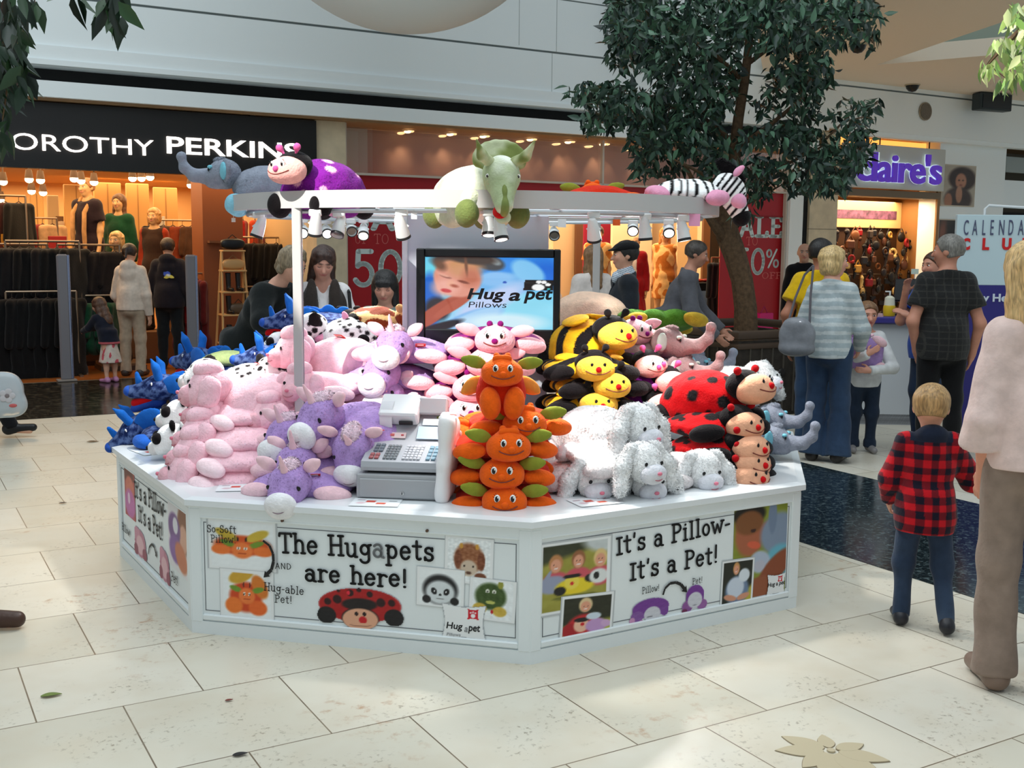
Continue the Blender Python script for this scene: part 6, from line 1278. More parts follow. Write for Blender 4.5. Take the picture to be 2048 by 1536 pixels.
for s in (-1, 1): vest += [E(T_(s * .062, -.012, .72), np.array((.05, .078, .12)) * h_, k=.03), E(T_(s * .05, -.065, .76), np.array((.028, .03, .1)) * h_, k=.02), E(T_(s * .05, -.07, .64), np.array((.05, .03, .1)) * h_, k=.02)]
add('vest', soft('vest', vest + [E(T_(0, .04, .72), np.array((.095, .05, .13)) * h_, k=.03), CUT(T_(0, 0, .52), (0, 0, -1))], .008, M_cloth, const((58, 50, 46)), .004, 40, 3000, .02, .003), pb)
build('bag_strap', MB().tube([T_(.11, -.05, .8), T_(.115, -.085, .72), T_(.12, -.08, .6), T_(.13, -.03, .5)], .012, 6).tube([T_(.11, -.05, .8), T_(.1, .03, .82), T_(.11, .07, .72), T_(.13, .04, .5)], .012, 6), cmat((26, 24, 26)), pb)
person('girl with a dark fringe peering over the giraffe plush', (-.94, 8.1), 8, 1.45, child=.45, top='jacket', topc=(120, 140, 136), hem=.46, loose=.01, legc=(40, 44, 60), hairc=(22, 17, 18), hair='fringe', skin=(206, 150, 128), head=(-10, 14, 0), res=.007, closed=True, pose=dict(le=(.14, -.1, .6), lw=(.05, -.2, .6), re=(-.14, -.1, .6), rw=(-.05, -.2, .6)))
person('light haired woman in a white top seen from behind at the shop window', (.74, 10.3), 200, 1.66, top='blouse', topc=(214, 204, 198), sleeve='short', hem=.46, loose=.012, legc=(60, 60, 70), hairc=(136, 102, 70), hair='longdark', res=.009)
pc, ic = person('man in a black flat cap and dark jumper over a striped collar, facing left', (.93, 9.25), -82, 1.69, top='jumper', topc=(36, 40, 46), hem=.45, loose=.008, legc=(40, 42, 50), hairc=(30, 24, 22), hair='short', male=True, skin=(214, 160, 134), res=.0075, neck='vee')
H_, hr_, Rh_ = ic['H'], ic['hr'], ic['Rh']
add('flat_cap', soft('flat_cap', [E(H_((0, .12, .52)), np.array((.82, .98, .5)) * hr_, Rh_ @ np.array(Matrix.Rotation(R(8), 3, 'X')), k=.02), E(H_((0, -.74, .42)), np.array((.56, .5, .09)) * hr_, Rh_ @ np.array(Matrix.Rotation(R(14), 3, 'X')), k=.02), CUT(H_((0, 0, .3)), Rh_ @ np.array((0, .05, -1)))], .006, M_cloth, const((18, 18, 20)), .001), pc)
add('collar', soft('collar', [C(ic['tor'](0, .012, .835), ic['tor'](0, .0, .87), .046 * 1.69, .04 * 1.69, k=.01, flat=True), E(ic['tor'](0, -.045, .82), (.04, .03, .05), k=.02)], .006, M_cloth, lambda X: np.where(((X[:, 2] + X[:, 1] * .4) / .016 % 1 < .5)[:, None], np.array((226, 230, 236.)), np.array((120, 140, 160.))), 0), pc)
person('man in a dark grey jumper leaning right over a display table', (1.5, 10.5), 78, 1.72, top='jumper', topc=(92, 92, 98), hem=.44, loose=.01, legc=(44, 46, 56), hairc=(66, 58, 52), hair='short', male=True, skin=(196, 140, 116), lean=(0, -.1), head=(0, 14, 0), res=.008, pose=dict(le=(.13, -.16, .62), lw=(.1, -.28, .5), re=(-.14, -.12, .62), rw=(-.1, -.26, .48)))
person('bald man in black standing by the purple lettered shop', (3.68, 14.0), -14, 1.72, top='jacket', topc=(18, 18, 22), hem=.46, loose=.01, legc=(20, 20, 24), hair=None, hairc=(60, 48, 40), male=True, skin=(206, 156, 132), res=.01, neck='high')
# group on the right
person('dark haired man in a yellow T-shirt seen from behind', (2.52, 9.05), 158, 1.72, top='tshirt', topc=(214, 172, 22), sleeve='short', hem=.46, loose=.016, legc=denim((44, 66, 96)), hairc=(26, 20, 18), hair='short', male=True, skin=(176, 116, 90), res=.0075, head=(-30, 0, 0), pose=dict(le=(.165, .05, .65), lw=(.16, .0, .5)))
pbl, ibl = person('blonde woman in a pale striped top and flared jeans, grey bag on her shoulder', gx(1650, 922), 150, 1.66, top='striped_top', topc=stripes((166, 178, 182), (198, 204, 204), .062, .42), hem=.485, loose=.002, legc=denim((40, 58, 84)), flare=.03, hairc=(204, 172, 118), hair='bob', skin=(222, 164, 140), shoe=(30, 26, 26), res=.007, head=(-55, 0, 0), wide=.97, pose=dict(le=(.155, -.01, .63), lw=(.13, -.09, .53), re=(-.155, -.02, .63), rw=(-.12, -.12, .54)))
hb_ = thing('handbag', 'silver grey shoulder bag hanging behind the blonde woman', 'bag', at(1594, 672, 8.28), R(-26))
add('bag_body', soft('bag_body', [S((0, 0, 0), (.135, .06, .125), 3.5, 2.4), E((0, 0, -.1), (.13, .065, .05), k=.04), E((0, -.02, .08), (.09, .05, .06), k=.03)], .008, mat('silver_leather', (128, 130, 136), .32, bump=.2, bscale=40, noise=.12), None, .004, 40), hb_)
build('strap', MB().tube([(-.07, 0, .1), (-.03, .02, .28), (.03, .04, .46), (.1, .0, .53)], .009, 6).tube([(.09, 0, .1), (.09, -.01, .3), (.1, .0, .53)], .009, 6), cmat((104, 100, 106), .4), hb_); build('clasp', MB().ell((.03, -.055, .1), (.02, .012, .02)), cmat((176, 174, 178), .25, metal=.8), hb_)
pg, ig = person('girl in a white long sleeved top hugging a lavender plush', gx(1722, 903), -6, 1.22, child=.62, top='top', topc=(226, 228, 228), hem=.44, loose=.004, legc=denim((36, 48, 66)), hairc=(128, 92, 60), hair='pony', skin=(222, 160, 136), shoe=(140, 136, 136), res=.006, head=(6, 4, 0), pose=dict(cuffs=True, re=(-.15, -.1, .60), rw=(-.035, -.205, .67), le=(.16, -.1, .575), lw=(-.01, -.21, .565), rhn=(0, 1, 0), lhn=(0, 1, 0), lhd=(-1, -.1, .05), rhd=(.8, -.1, .5)))
toy('unicorn', 'flat', 1720, 706, 8.70, 0, 'lavender plush hugged by the girl in white', pitch=-80, anchor='b', sc=.8, roll=8)
pp_, ip = person('grey haired man in a dark checked short sleeved shirt, hand in his pocket', gx(1872, 925), 172, 1.75, top='shirt', topc=lambda tor, h: (lambda X: np.where(((np.abs(((X[:, 0] + X[:, 1] * .5) / .06) % 1 - .5) < .07) | (np.abs((X[:, 2] / .05) % 1 - .5) < .06))[:, None], np.array((54, 53, 50.)), np.array((36, 36, 36.)))), sleeve='short', hem=.46, loose=.008, legc=(18, 18, 20), hairc=(122, 118, 112), hair='short', male=True, skin=(196, 136, 112), wide=.99, res=.007, head=(62, 0, 0), pose=dict(le=(.158, .035, .635), lw=(.12, -.02, .5), re=(-.165, .02, .63), rw=(-.15, -.03, .49)))
person('person in a bright blue T-shirt and jeans behind the man in the dark shirt', (3.44, 9.05), -70, 1.62, top='tshirt', topc=(30, 76, 176), sleeve='short', hem=.46, loose=.01, legc=denim((36, 50, 76)), hairc=(80, 56, 40), hair='short', skin=(200, 142, 118), res=.008, pose=dict(re=(-.12, -.1, .66), rw=(-.03, -.14, .8), le=(.12, -.1, .64), lw=(.03, -.16, .68)))
def plaid(tor, h):
    def f(X):
        u = (X[:, 0] * 1.0 + X[:, 1] * .35) / .062; v = X[:, 2] / .062; a = (u % 1 < .5); b_ = (v % 1 < .5); o = np.tile(np.array((196, 22, 34.)), (len(X), 1)); o[a ^ b_] = (112, 18, 30); o[a & b_] = (24, 20, 36)
        hd = X[:, 2] > tor(0, 0, .775)[2]; o[hd & (np.abs(X[:, 0]) < .085) & (X[:, 1] > .0)] = (26, 34, 52); return o
    return f
pk, ik = person('small boy in a red and black checked hooded shirt and jeans, walking away', gx(1838, 1250), 168, 1.06, child=.82, top='checked_shirt', topc=plaid, hem=.40, loose=.016, legc=denim((40, 54, 76), .4), hairc=(170, 134, 86), hair='short', skin=(226, 166, 138), shoe=(36, 36, 42), res=.0048, hood=True, male=True, head=(-8, 0, 0), pose=dict(la=(.075, .0, .045), lk=(.07, -.02, .25), ra=(-.09, .09, .05), rk=(-.075, .0, .25), re=(-.185, -.06, .60), rw=(-.275, -.1, .55), rhd=(-1, -.3, .25), rcurl=45, rhn=(0, 0, 1), le=(.14, -.02, .6), lw=(.13, -.1, .5)))
pw, iw = person('woman with long fair hair in a pale pink top and taupe trousers, seen from behind', (1.915, 3.98), 176, 1.66, top='blouse', topc=(222, 196, 188), sleeve='3q', hem=.505, loose=.007, legc=(142, 123, 110), flare=.016, hairc=(206, 172, 118), hair='longdark', skin=(216, 150, 122), shoe=(126, 104, 90), wide=.93, res=.0055, headoff=(.032, 0), head=(6, 0, 6), pose=dict(le=(.13, .02, .62), lw=(.108, -.02, .5), lhd=(.1, -.2, -1), lcurl=50, ra=(-.07, .1, .055), rk=(-.055, .0, .28)))
# cut by the left edge of the view
def leftwalker(): return person('walker in black trousers and heeled shoes at the left edge, carrying a clear bag', (-4.66, 9.05), 96, 1.66, top='coat', topc=(40, 40, 46), hem=.42, loose=.014, legc=(22, 22, 26), hairc=(60, 44, 34), hair='bob', shoe=(20, 20, 22), res=.01, pose=dict(la=(.05, -.27, .06), lk=(.05, -.18, .29), ltip=0.012, ra=(-.05, .14, .06), rk=(-.05, -.0, .28), le=(.13, -.0, .63), lw=(.12, -.08, .49)))
leftwalker()
cb = thing('carrier_bag', 'translucent shopping bag with printed flowers at the left edge', 'bag', at(-6, 790, 8.75), R(20))
add('bag_body', soft('bag_body', [S((0, 0, .0), (.2, .07, .19), 5, 3), E((.12, 0, -.08), (.09, .06, .08), k=.05)], .012, mat('clear_film', (206, 214, 220), .2, trans=.35, bump=.3, bscale=14), None, .008, 24), cb)
fp = MB()
for k in range(5): fp.ell((.08 + .035 * math.cos(k * 1.26), -.078, .0 + .035 * math.sin(k * 1.26)), (.026, .004, .026), 0)
fp.ell((.08, -.08, 0), (.018, .005, .018), 1); fp.ell((.12, -.078, -.08), (.03, .004, .015), 2)
build('flower_print', fp, [cmat((190, 186, 190)), cmat((120, 110, 112)), cmat((190, 90, 90))], cb)
person('person in blue jeans and brown boots mostly beyond the left edge', (-2.37, 4.40), 92, 1.75, top='jacket', topc=(60, 56, 52), hem=.46, loose=.012, legc=denim((30, 40, 60)), hairc=(60, 44, 34), hair='short', male=True, shoe=(70, 46, 36), res=.009, pose=dict(la=(.05, -.06, .045), lk=(.05, -.06, .28), ra=(-.05, .22, .1), rk=(-.05, .06, .29), rtip=-.05))
# ================================================================== SHOPS
def fthing(name, label, cat, u, d, z=0.0, rz=0, group=None): return thing(name, label, cat, W(u, d, z), FROT + R(rz), group)
def frect(x0, y0, x1, y1, d):
    (u0, z0), (u1, z1) = fu(x0, y0, d), fu(x1, y1, d); return u0, u1, min(z0, z1), max(z0, z1)
# --- clothes shop sign on the left
t = fthing('shop_sign', 'black fascia sign with glowing white letters over the clothes shop', 'sign', 1.0, -.06, 2.87)
build('board', MB().box((-.6, 0, 0), (9.3, .14, .75)), mat('sign_black', (17, 16, 17), .5), t)
M_glow = mat('sign_letter_glow', (255, 246, 236), .5, emit=2.6)
def sign_word(txt, xa, xb, yl, yh, d, parent, base, m, bold, depth=.03, space=1.0):
    ua, ub = fu(xa, (yl + yh) / 2, d)[0], fu(xb, (yl + yh) / 2, d)[0]; xm = (xa + xb) / 2; za, zb = fu(xm, yl, d)[1], fu(xm, yh, d)[1]
    return add('lettering', fit_text('lettering', txt, ub - ua, zb - za, m, depth, bold, space), parent, (ua - base[0], d - base[1], za - base[2]))
sign_word('DOROTHY', -30, 307, 304, 271.5, -.145, t, (1.0, -.06, 2.87), M_glow, -.004)
sign_word('PERKINS', 334, 597, 313.5, 280, -.145, t, (1.0, -.06, 2.87), M_glow, .01)
for x in (58, 505): u, z = fu(x, 205 if x < 100 else 238, -.1); build('bracket', MB().box((u - 1.0, 0, .40), (.06, .1, .09)), cmat((30, 24, 20)), t)
fstruct('trim_6', fb((-6, -.02, 3.245), (5.05, .1, 3.29)), cmat((176, 116, 66), .5))  # orange-brown paint stands in for the warm light line over the sign
# --- inside the clothes shop
light('shop_ceiling_light', 'AREA', W(2.6, 1.6, 2.58), 150, (1.0, .68, .36), (0, 0, FROT), 5.0, 2.4)
light('shop_ceiling_light', 'AREA', W(2.9, 4.3, 2.58), 110, (1.0, .70, .40), (0, 0, FROT), 4.0, 1.8)
M_lamp_on = mat('shop_lamp_glow', (255, 226, 170), .5, emit=14); M_spotb = cmat((90, 66, 46), .5)
sh = MB(); sh.lathe([(.035, .06), (.05, -.02), (.05, -.05), (0, -.045)], 14); shm = sh.mesh('housing', M_spotb); lb = MB(); lb.ell((0, 0, -.062), (.052, .052, .045), 0, 12); lbm = lb.mesh('bulb', M_lamp_on); stm = MB().cyl((0, 0, .05), (0, 0, .16), .01, n=6).mesh('stem', M_spotb)
LP = [(58, 356, 1.2), (81, 358, 1.3), (63, 380, 2.6), (86, 383, 2.6), (148, 355, 1.2), (162, 359, 1.4), (188, 362, 1.6), (6, 361, 1.3), (265, 354, 1.1), (283, 354, 1.3), (300, 352, 1.2), (381, 368, 2.2), (2, 398, 3.0)]
for i, (x, y, d) in enumerate(LP):
    u, z = fu(x, y, d); z = min(z, 2.56); tt = fthing('ceiling_spotlight', 'small glowing spotlight on the warm ceiling of the clothes shop', 'lamp', u, d, z + .045, 0, 'spotlights on the clothes shop ceiling')
    for nm, me in (('housing', shm), ('bulb', lbm), ('stem', stm)): add(nm, me, tt, (0, 0, 0))
# wall panels and shelving boards
M_panel = mat('tan_panel', (222, 170, 100), .6)
PN = [(126, 368, 185, 560, 3.4, 'tall tan wall panel behind the tallest mannequin'), (186, 364, 250, 560, 3.6, 'tall tan wall panel between the two taller mannequins'), (251, 366, 305, 560, 3.7, 'tan wall panel behind the mannequin in green'), (306, 374, 360, 520, 3.8, 'tan wall panel beside the brown pillar'), (58, 385, 92, 480, 3.2, 'narrow tan panel at the left of the clothes shop'), (93, 390, 122, 470, 3.5, 'pale panel with a picture of a brown bag')]
for x0, y0, x1, y1, d, l in PN:
    u0, u1, z0, z1 = frect(x0, y0, x1, y1, d); z1 = min(z1, 2.6); t = fthing('wall_panel', l, 'panel', (u0 + u1) / 2, d + .05, 0, 0, 'tan wall panels'); build('board', MB().bevbox((0, 0, z1 / 2), (u1 - u0 - .02, .08, z1), .01), M_panel if x0 != 93 else cmat((196, 172, 130)), t)
    if x0 == 93: build('picture', MB().box((.08, -.045, 1.86), ((u1 - u0) * .6, .01, .36)).ell((.1, -.052, 1.9), (.09, .006, .07), 1), [cmat((112, 84, 58)), cmat((206, 186, 160))], t)
    else: build('seam', MB().box((0, -.043, z1 / 2), (.012, .006, z1 - .04)), cmat((170, 124, 72)), t)
u0, u1, z0, z1 = frect(403, 345, 490, 668, 1.0); tp = fthing('pillar', 'broad brown pillar inside the clothes shop', 'pillar', (u0 + u1) / 2, 1.3); build('shaft', MB().box((0, 0, 1.31), (u1 - u0, .6, 2.62)), mat('pillar_brown', (128, 72, 40), .55), tp); build('plinth', MB().box((0, 0, .08), (u1 - u0 + .06, .66, .16)), cmat((176, 130, 84)), tp); build('shelf', MB().box((0, -.36, 1.68), (u1 - u0 - .1, .12, .03)), cmat((110, 70, 44)), tp)
# security posts at the doorway
for u, l in ((1.92, 'grey security post the little girl reaches for'), (3.42, 'grey security post right of the person in the black hoodie')):
    t = fthing('security_post', l, 'security gate', u, -.02, .004, 0, 'security posts'); build('panel', MB().bevbox((0, 0, .76), (.13, .05, 1.5), .02), cmat((122, 118, 122), .4), t); build('edge', MB().cyl((.065, 0, .03), (.065, 0, 1.5), .02, n=12), mat('brushed_metal', (150, 160, 190), .25, metal=.9), t); build('base', MB().bevbox((0, 0, .012), (.22, .16, .024), .006), cmat((140, 130, 122), .5), t)
# clothes on rails: every garment its own
def garment_mesh(nm, w, L, sl=True, seed=1):
    p = [C((-w * .42, 0, -.04), (w * .42, 0, -.04), .035, .035), S((0, 0, -L / 2 - .03), (w * .46, .05, L / 2), 4, 5, k=.03), E((0, 0, -L + .05), (w * .5, .07, .12), k=.05)]
    if sl: p += [C((s * w * .45, 0, -.06), (s * w * .56, .0, -min(L * .7, .55)), .045, .035, k=.03) for s in (-1, 1)]
    return soft(nm, p, .014, M_cloth, None, .012, 22, seed=seed)
HANG = MB().tube([(-.17, 0, -.05), (0, 0, .02), (.17, 0, -.05)], .007, 5).tube([(0, 0, .02), (0, 0, .07), (.02, 0, .09)], .004, 5).mesh('hanger', cmat((70, 56, 46)))
GM = {}
def gmesh(kind, col):
    k = (kind, col)
    if k not in GM:
        base = garment_mesh(kind, *{'coat': (.46, .98), 'top': (.42, .58), 'dress': (.36, .9), 'scarf': (.14, .6), 'jacket': (.46, .68)}[kind], kind != 'scarf', len(GM) + 2); base.materials.clear(); base.materials.append(cloth(col)); GM[k] = base
    return GM[k]
def rail(label, u, d, L, z, garments, grp, glabel, ang=70, legs=True):
    t = fthing('clothes_rail', label, 'clothes rail', u, d, .004); mb = MB(); mb.cyl((-L / 2, 0, z), (L / 2, 0, z), .014, n=8); build('bar', mb, cmat((150, 130, 110), .3, metal=.8), t)
    for s in (-1, 1): build('upright', MB().cyl((s * L / 2, 0, 0), (s * L / 2, 0, z), .014, n=8).box((s * L / 2, 0, .01), (.04, .4, .02)), cmat((150, 130, 110), .3, metal=.8), t)
    n = len(garments)
    for i, (k, c) in enumerate(garments):
        g = fthing('hung_garment', glabel, 'garment', u - L / 2 + L * (i + .5) / n, d, z - .09, ang + random.uniform(-9, 9), grp); add('cloth', gmesh(k, c), g, (0, 0, 0)); add('hanger', HANG, g, (0, 0, 0))
BK1, BK2, BRN, RD, MAR, GRN2 = (14, 13, 14), (24, 20, 22), (72, 46, 30), (150, 26, 26), (90, 24, 26), (16, 62, 40)
u, z = fu(82, 490, .8); rail('rail of black coats left of the security post', u + .02, .8, .85, 1.66, [('coat', BK1), ('coat', BK2), ('jacket', BK1), ('coat', BK1), ('coat', BK2), ('jacket', BK1), ('coat', BK1), ('coat', BK1)], 'black coats on the front rail', 'black coat hanging on the rail left of the security post', 40)
rail('lower rail of black coats left of the security post', u - .05, .55, .8, 1.05, [('coat', BK1)] * 6, 'black long coats on the low rail', 'long black coat on the low rail at the left of the shop', 35)
u, z = fu(178, 505, 1.0); rail('rail of black tops behind the girl in the jacket', u, 1.0, .75, 1.62, [('jacket', BK2), ('jacket', BK1), ('top', BK1), ('jacket', BK1), ('jacket', BK2), ('top', BK2)], 'black tops on the middle rail', 'black top on the rail right of the security post', 25)
u, z = fu(178, 606, .8); rail('low rail of green tops behind the little girl', u, .85, .8, .98, [('top', GRN2)] * 6, 'green tops on the low rail', 'dark green top on the low rail behind the little girl', 60)
u, z = fu(25, 505, 1.0); rail('rail of brown and red clothes at the left edge', u, 1.0, .8, 1.62, [('coat', BRN), ('dress', RD), ('jacket', (60, 40, 30)), ('coat', (110, 66, 44)), ('dress', MAR), ('coat', BRN)], 'brown and red clothes at the left edge', 'brown or red garment on the rail at the left edge', 50)
u, z = fu(545, 455, 1.6); rail('rail of black clothes right of the brown pillar', u, 1.7, 1.0, 1.75, [('jacket', BK1), ('top', BK2), ('jacket', BK1), ('jacket', BK1), ('top', BK1), ('jacket', BK2)], 'black clothes right of the pillar', 'black garment on the rail right of the brown pillar', 40)
rail('low rail of dark clothes right of the brown pillar', u, 1.5, 1.0, 1.05, [('coat', BK2), ('coat', (40, 26, 24)), ('coat', BK1), ('coat', (60, 30, 26)), ('coat', BK1)], 'dark clothes low right of the pillar', 'dark long garment on the low rail right of the pillar', 45)
u, z = fu(545, 425, 2.6); rail('rail of red tops at the back right of the clothes shop', u, 2.6, 1.1, 2.1, [('top', RD), ('top', (170, 60, 30)), ('top', MAR), ('top', RD), ('top', (130, 40, 30)), ('top', RD)], 'red tops at the back right', 'red top hanging at the back right of the clothes shop', 65)
u, z = fu(385, 545, .9); rail('rail of red dresses beside the brown pillar', u + .05, 1.1, .5, 1.25, [('dress', (120, 30, 40)), ('dress', RD), ('dress', (120, 30, 40)), ('dress', MAR)], 'red dresses by the pillar', 'dark red dress on the rail beside the brown pillar', 60)
u, z = fu(345, 430, 3.0); rail('rail of black and brown clothes before the tan panels', u, 3.0, .7, 2.0, [('top', BK1), ('top', BK2), ('top', BRN), ('top', (120, 50, 26)), ('top', BRN)], 'tops before the tan panels', 'small top on the rail before the tan panels', 30)
u, z = fu(75, 445, 2.4); rail('rail of striped and red clothes at the back left', u, 2.4, .5, 1.98, [('top', (150, 40, 30)), ('top', (170, 110, 60)), ('top', (120, 30, 26)), ('top', (190, 150, 110))], 'bright tops at the back left', 'red or tan top hanging at the back left', 40)
u, z = fu(12, 420, 1.8); rail('rail of dark jackets high at the left edge', u, 1.9, .5, 2.25, [('jacket', BK2), ('jacket', (60, 20, 20)), ('jacket', BK1)], 'dark jackets high at the left', 'dark jacket hanging high at the left edge', 40)
for x0, y0, x1, y1, d, c, l in ((96, 472, 134, 504, 1.9, (150, 28, 22), 'red box sign above the black coats'), (0, 468, 23, 500, 1.8, (206, 140, 30), 'orange yellow box sign at the left edge'), (300, 432, 330, 462, 3.2, (206, 196, 180), 'pale display board right of the mannequin in green')):
    u0, u1, z0, z1 = frect(x0, y0, x1, y1, d); t = fthing('display_sign', l, 'sign', (u0 + u1) / 2, d, 0); build('board', MB().bevbox((0, 0, (z0 + z1) / 2), (u1 - u0, .05, z1 - z0), .006), cmat(c, .5), t); build('stand', MB().cyl((0, .02, 0.0), (0, .02, z0), .012, n=8).box((0, .02, .01), (.25, .2, .02)), cmat((100, 80, 64)), t)
# low tables with folded clothes
for x, y, d, w, l in ((372, 500, 2.0, .7, 'pale display table by the right security post'), (185, 600, 1.4, .9, 'low dark table behind the little girl')):
    u, z = fu(x, y, d); t = fthing('display_table', l, 'table', u, d, .004); zz = min(z, .9) if x < 300 else 1.05
    build('top', MB().bevbox((0, 0, zz), (w, .5, .04), .006), cmat((206, 164, 110) if x > 300 else (80, 60, 48)), t)
    for sx in (-1, 1):
        for sy in (-1, 1): build('leg', MB().box((sx * (w / 2 - .04), sy * .2, zz / 2 - .01), (.05, .05, zz - .02)), cmat((150, 110, 70)), t)
    for i in range(4):
        g = fthing('folded_top', 'folded top lying on the ' + l, 'garment', u - w * .36 + i * w * .24, d, zz + .026, random.uniform(-8, 8), 'folded tops on the ' + l); build('cloth', MB().bevbox((0, 0, .025), (w * .2, .26, .05), .02), cloth([(150, 50, 40), (190, 150, 100), (110, 70, 50), (206, 190, 160)][i]), g)
# ladder shelf with boots
u0, u1, z0, z1 = frect(445, 508, 497, 690, .35); um = (u0 + u1) / 2; t = fthing('ladder_shelf', 'pale wooden ladder shelf with boots and bags in front of the brown pillar', 'shelf', um, .45, .004); M_lad = cmat((206, 160, 104), .5); zt = 1.56
for s in (-1, 1): build('side_rail', MB().tube([(s * .2, -.18, 0), (s * .14, .0, zt)], .016, 6).tube([(s * .2, .24, 0), (s * .14, .02, zt)], .016, 6), M_lad, t)
SHZ = [.34, .72, 1.02, 1.3]
for z in SHZ + [zt]: build('shelf', MB().bevbox((0, .03 * (1 - z / zt), z), (.4 - .1 * z / zt, .42 - .24 * z / zt, .022), .004), M_lad, t)
bm = soft('boot', [C((0, 0, .02), (0, -.09, .025), .03, .022), C((0, .0, .03), (0, .01, .26), .03, .038, k=.02), CUT((0, 0, .002), (0, 0, -1)), CUT((0, 0, .24), (0, 0, 1))], .009, M_leather, const((26, 18, 16)))
sl = MB().box((0, -.03, .004), (.05, .15, .008)).mesh('sole', cmat((60, 44, 34)))
for z, n_ in ((.352, 2), (1.032, 2), (.732, 1)):
    for i in range(n_): b_ = fthing('boot', 'dark boot standing on the ladder shelf', 'boot', um - .07 + i * .13, .42, z + .006, 20, 'boots on the ladder shelf'); add('shaft', bm, b_); add('sole', sl, b_)
for z, c, l, s in ((zt + .02, (22, 20, 22), 'small black bag on top of the ladder shelf', .16), (1.315, (196, 150, 96), 'tan bag on the upper rung of the ladder shelf', .15), (.735, (92, 70, 50), 'brown patterned bag on the middle rung of the ladder shelf', .13)):
    b_ = fthing('handbag', l, 'bag', um + (.06 if z == .735 else 0), .44, z + .004); add('bag_body', soft('bag_body', [S((0, 0, .07), (s, .06, .07), 4, 3)], .012, M_leather, const(c), .003), b_); build('handle', MB().tube([(-s * .5, 0, .12), (0, 0, .19), (s * .5, 0, .12)], .007, 5), cmat([v * .7 for v in c]), b_)
# mannequins
def mannequin(label, x, ytop, d, h, yaw, **k):
    u, z = fu(x, ytop, d); p = W(u, d); t, i_ = person(label, (p.x, p.y), yaw, h, res=.0105, skin=(206, 160, 112), brow=(150, 108, 70), **k); t.name = 'mannequin'; t['category'] = 'mannequin'; base = max(z - h, .0); t.location.z = base + .004
    if base > .05: b = thing('podium', 'podium under the ' + label.split(' in ')[0].split(' with ')[0] + ' ' + label.split(' ')[-3] + ' ' + label.split(' ')[-2] + ' ' + label.split(' ')[-1], 'podium', (p.x, p.y, .004), FROT); build('block', MB().bevbox((0, 0, base / 2), (.55, .5, base), .01), cmat((120, 84, 54)), b); build('kickboard', MB().box((0, 0, .03), (.57, .52, .06)), cmat((70, 50, 36)), b)
    return t, i_
dress = lambda c: dict(top='dress', topc=c, legs='none')
t1, i1 = mannequin('tallest mannequin in a dark dress with a long tan scarf', 172, 357, 1.9, 1.78, -22, top='dress', topc=(34, 22, 30), sleeve='short', hem=.36, loose=.018, legs='none', hair='short', hairc=(150, 100, 60))
tr_ = i1['tor']; build('scarf', MB().tube([tr_(.05, -.085, .42), tr_(.055, -.1, .6), tr_(.055, -.09, .74), tr_(.05, .0, .85), tr_(-.0, .05, .86), tr_(-.05, .0, .85), tr_(-.055, -.09, .74), tr_(-.055, -.1, .58), tr_(-.05, -.085, .38)], .03, 8), cloth((176, 130, 84)), t1)
mannequin('mannequin with long hair in a green top', 237, 388, 2.2, 1.72, -8, top='top', topc=(20, 66, 42), sleeve='long', hem=.45, loose=.012, legc=(30, 24, 24), hair='longdark', hairc=(96, 62, 36))
mannequin('mannequin with a bob in a brown waistcoat over red sleeves', 307, 416, 1.9, 1.7, -6, top='waistcoat', topc=block((52, 34, 26), (lambda X, tor, h: np.abs(X[:, 0]) > .15, (150, 50, 26))), hem=.42, loose=.008, legc=(34, 26, 24), hair='bob', hairc=(190, 140, 84))
mannequin('mannequin in black half hidden behind the pale hoodie shopper', 232, 463, 1.1, 1.7, -6, top='top', topc=(24, 20, 22), sleeve='short', hem=.45, loose=.008, legc=(26, 24, 26), hair='bob', hairc=(206, 160, 100))

# --- the sale shop
M_redp = mat('sale_red', (166, 18, 30), .4); M_sale = cmat((206, 222, 222), .5); M_saleo = cmat((214, 110, 106), .5)
t = fthing('sale_banner', 'long red banner along the top of the sale shop window', 'banner', 9.45, .06, 2.4); build('band', MB().box((0, 0, 0), (7.9, .02, .4)), M_redp, t); build('hem', MB().box((0, -.004, -.2), (7.9, .03, .02)), cmat((140, 14, 24)), t)
def poster(label, u0, u1, z0, z1, words):
    t = fthing('sale_poster', label, 'poster', (u0 + u1) / 2, .09, z0); build('sheet', MB().box((0, 0, (z1 - z0) / 2), (u1 - u0, .012, z1 - z0)), M_redp, t)
    for txt, x0, x1, ylo, yhi, m, wt in words:
        xm = (x0 + x1) / 2; ua, ub = fu(x0, (ylo + yhi) / 2, .08)[0], fu(x1, (ylo + yhi) / 2, .08)[0]; za, zb = fu(xm, ylo, .08)[1], fu(xm, yhi, .08)[1]; cap = zb - za; unit = sum(GL[c][0] + .11 for c in txt) - .11
        mb, w = letters(txt, cap, wt * cap); me = mb.mesh('lettering', m); me.transform(Matrix.Diagonal(((ub - ua) / (unit * cap), 1, 1, 1))); add('lettering', me, t, (ua - (u0 + u1) / 2, -.009, za - z0))
    return t
ul = fu(690, 500, .09)[0]; poster('tall red sale poster left of the television tower', ul, ul + 1.95, .25, 2.25, [('SALE', 697, 880, 459, 420, M_sale, .09), ('UP TO', 709, 778, 487, 468, M_saleo, .04), ('50', 707, 806, 570, 503, M_sale, .075), ('%', 812, 846, 548, 503, M_sale, .06), ('OFF', 826, 868, 585, 562, M_saleo, .05)])
ur = fu(1588, 500, .09)[0]; poster('tall red sale poster behind the tree trunk', fu(1440, 500, .09)[0], ur, .25, 2.58, [('SALE', 1452, 1565, 472, 433, M_sale, .09), ('UP TO', 1462, 1516, 490, 474, M_saleo, .04), ('50', 1474, 1530, 547, 499, M_sale, .075), ('%', 1532, 1559, 535, 499, M_sale, .05), ('OFF', 1524, 1562, 557, 545, M_saleo, .05)])
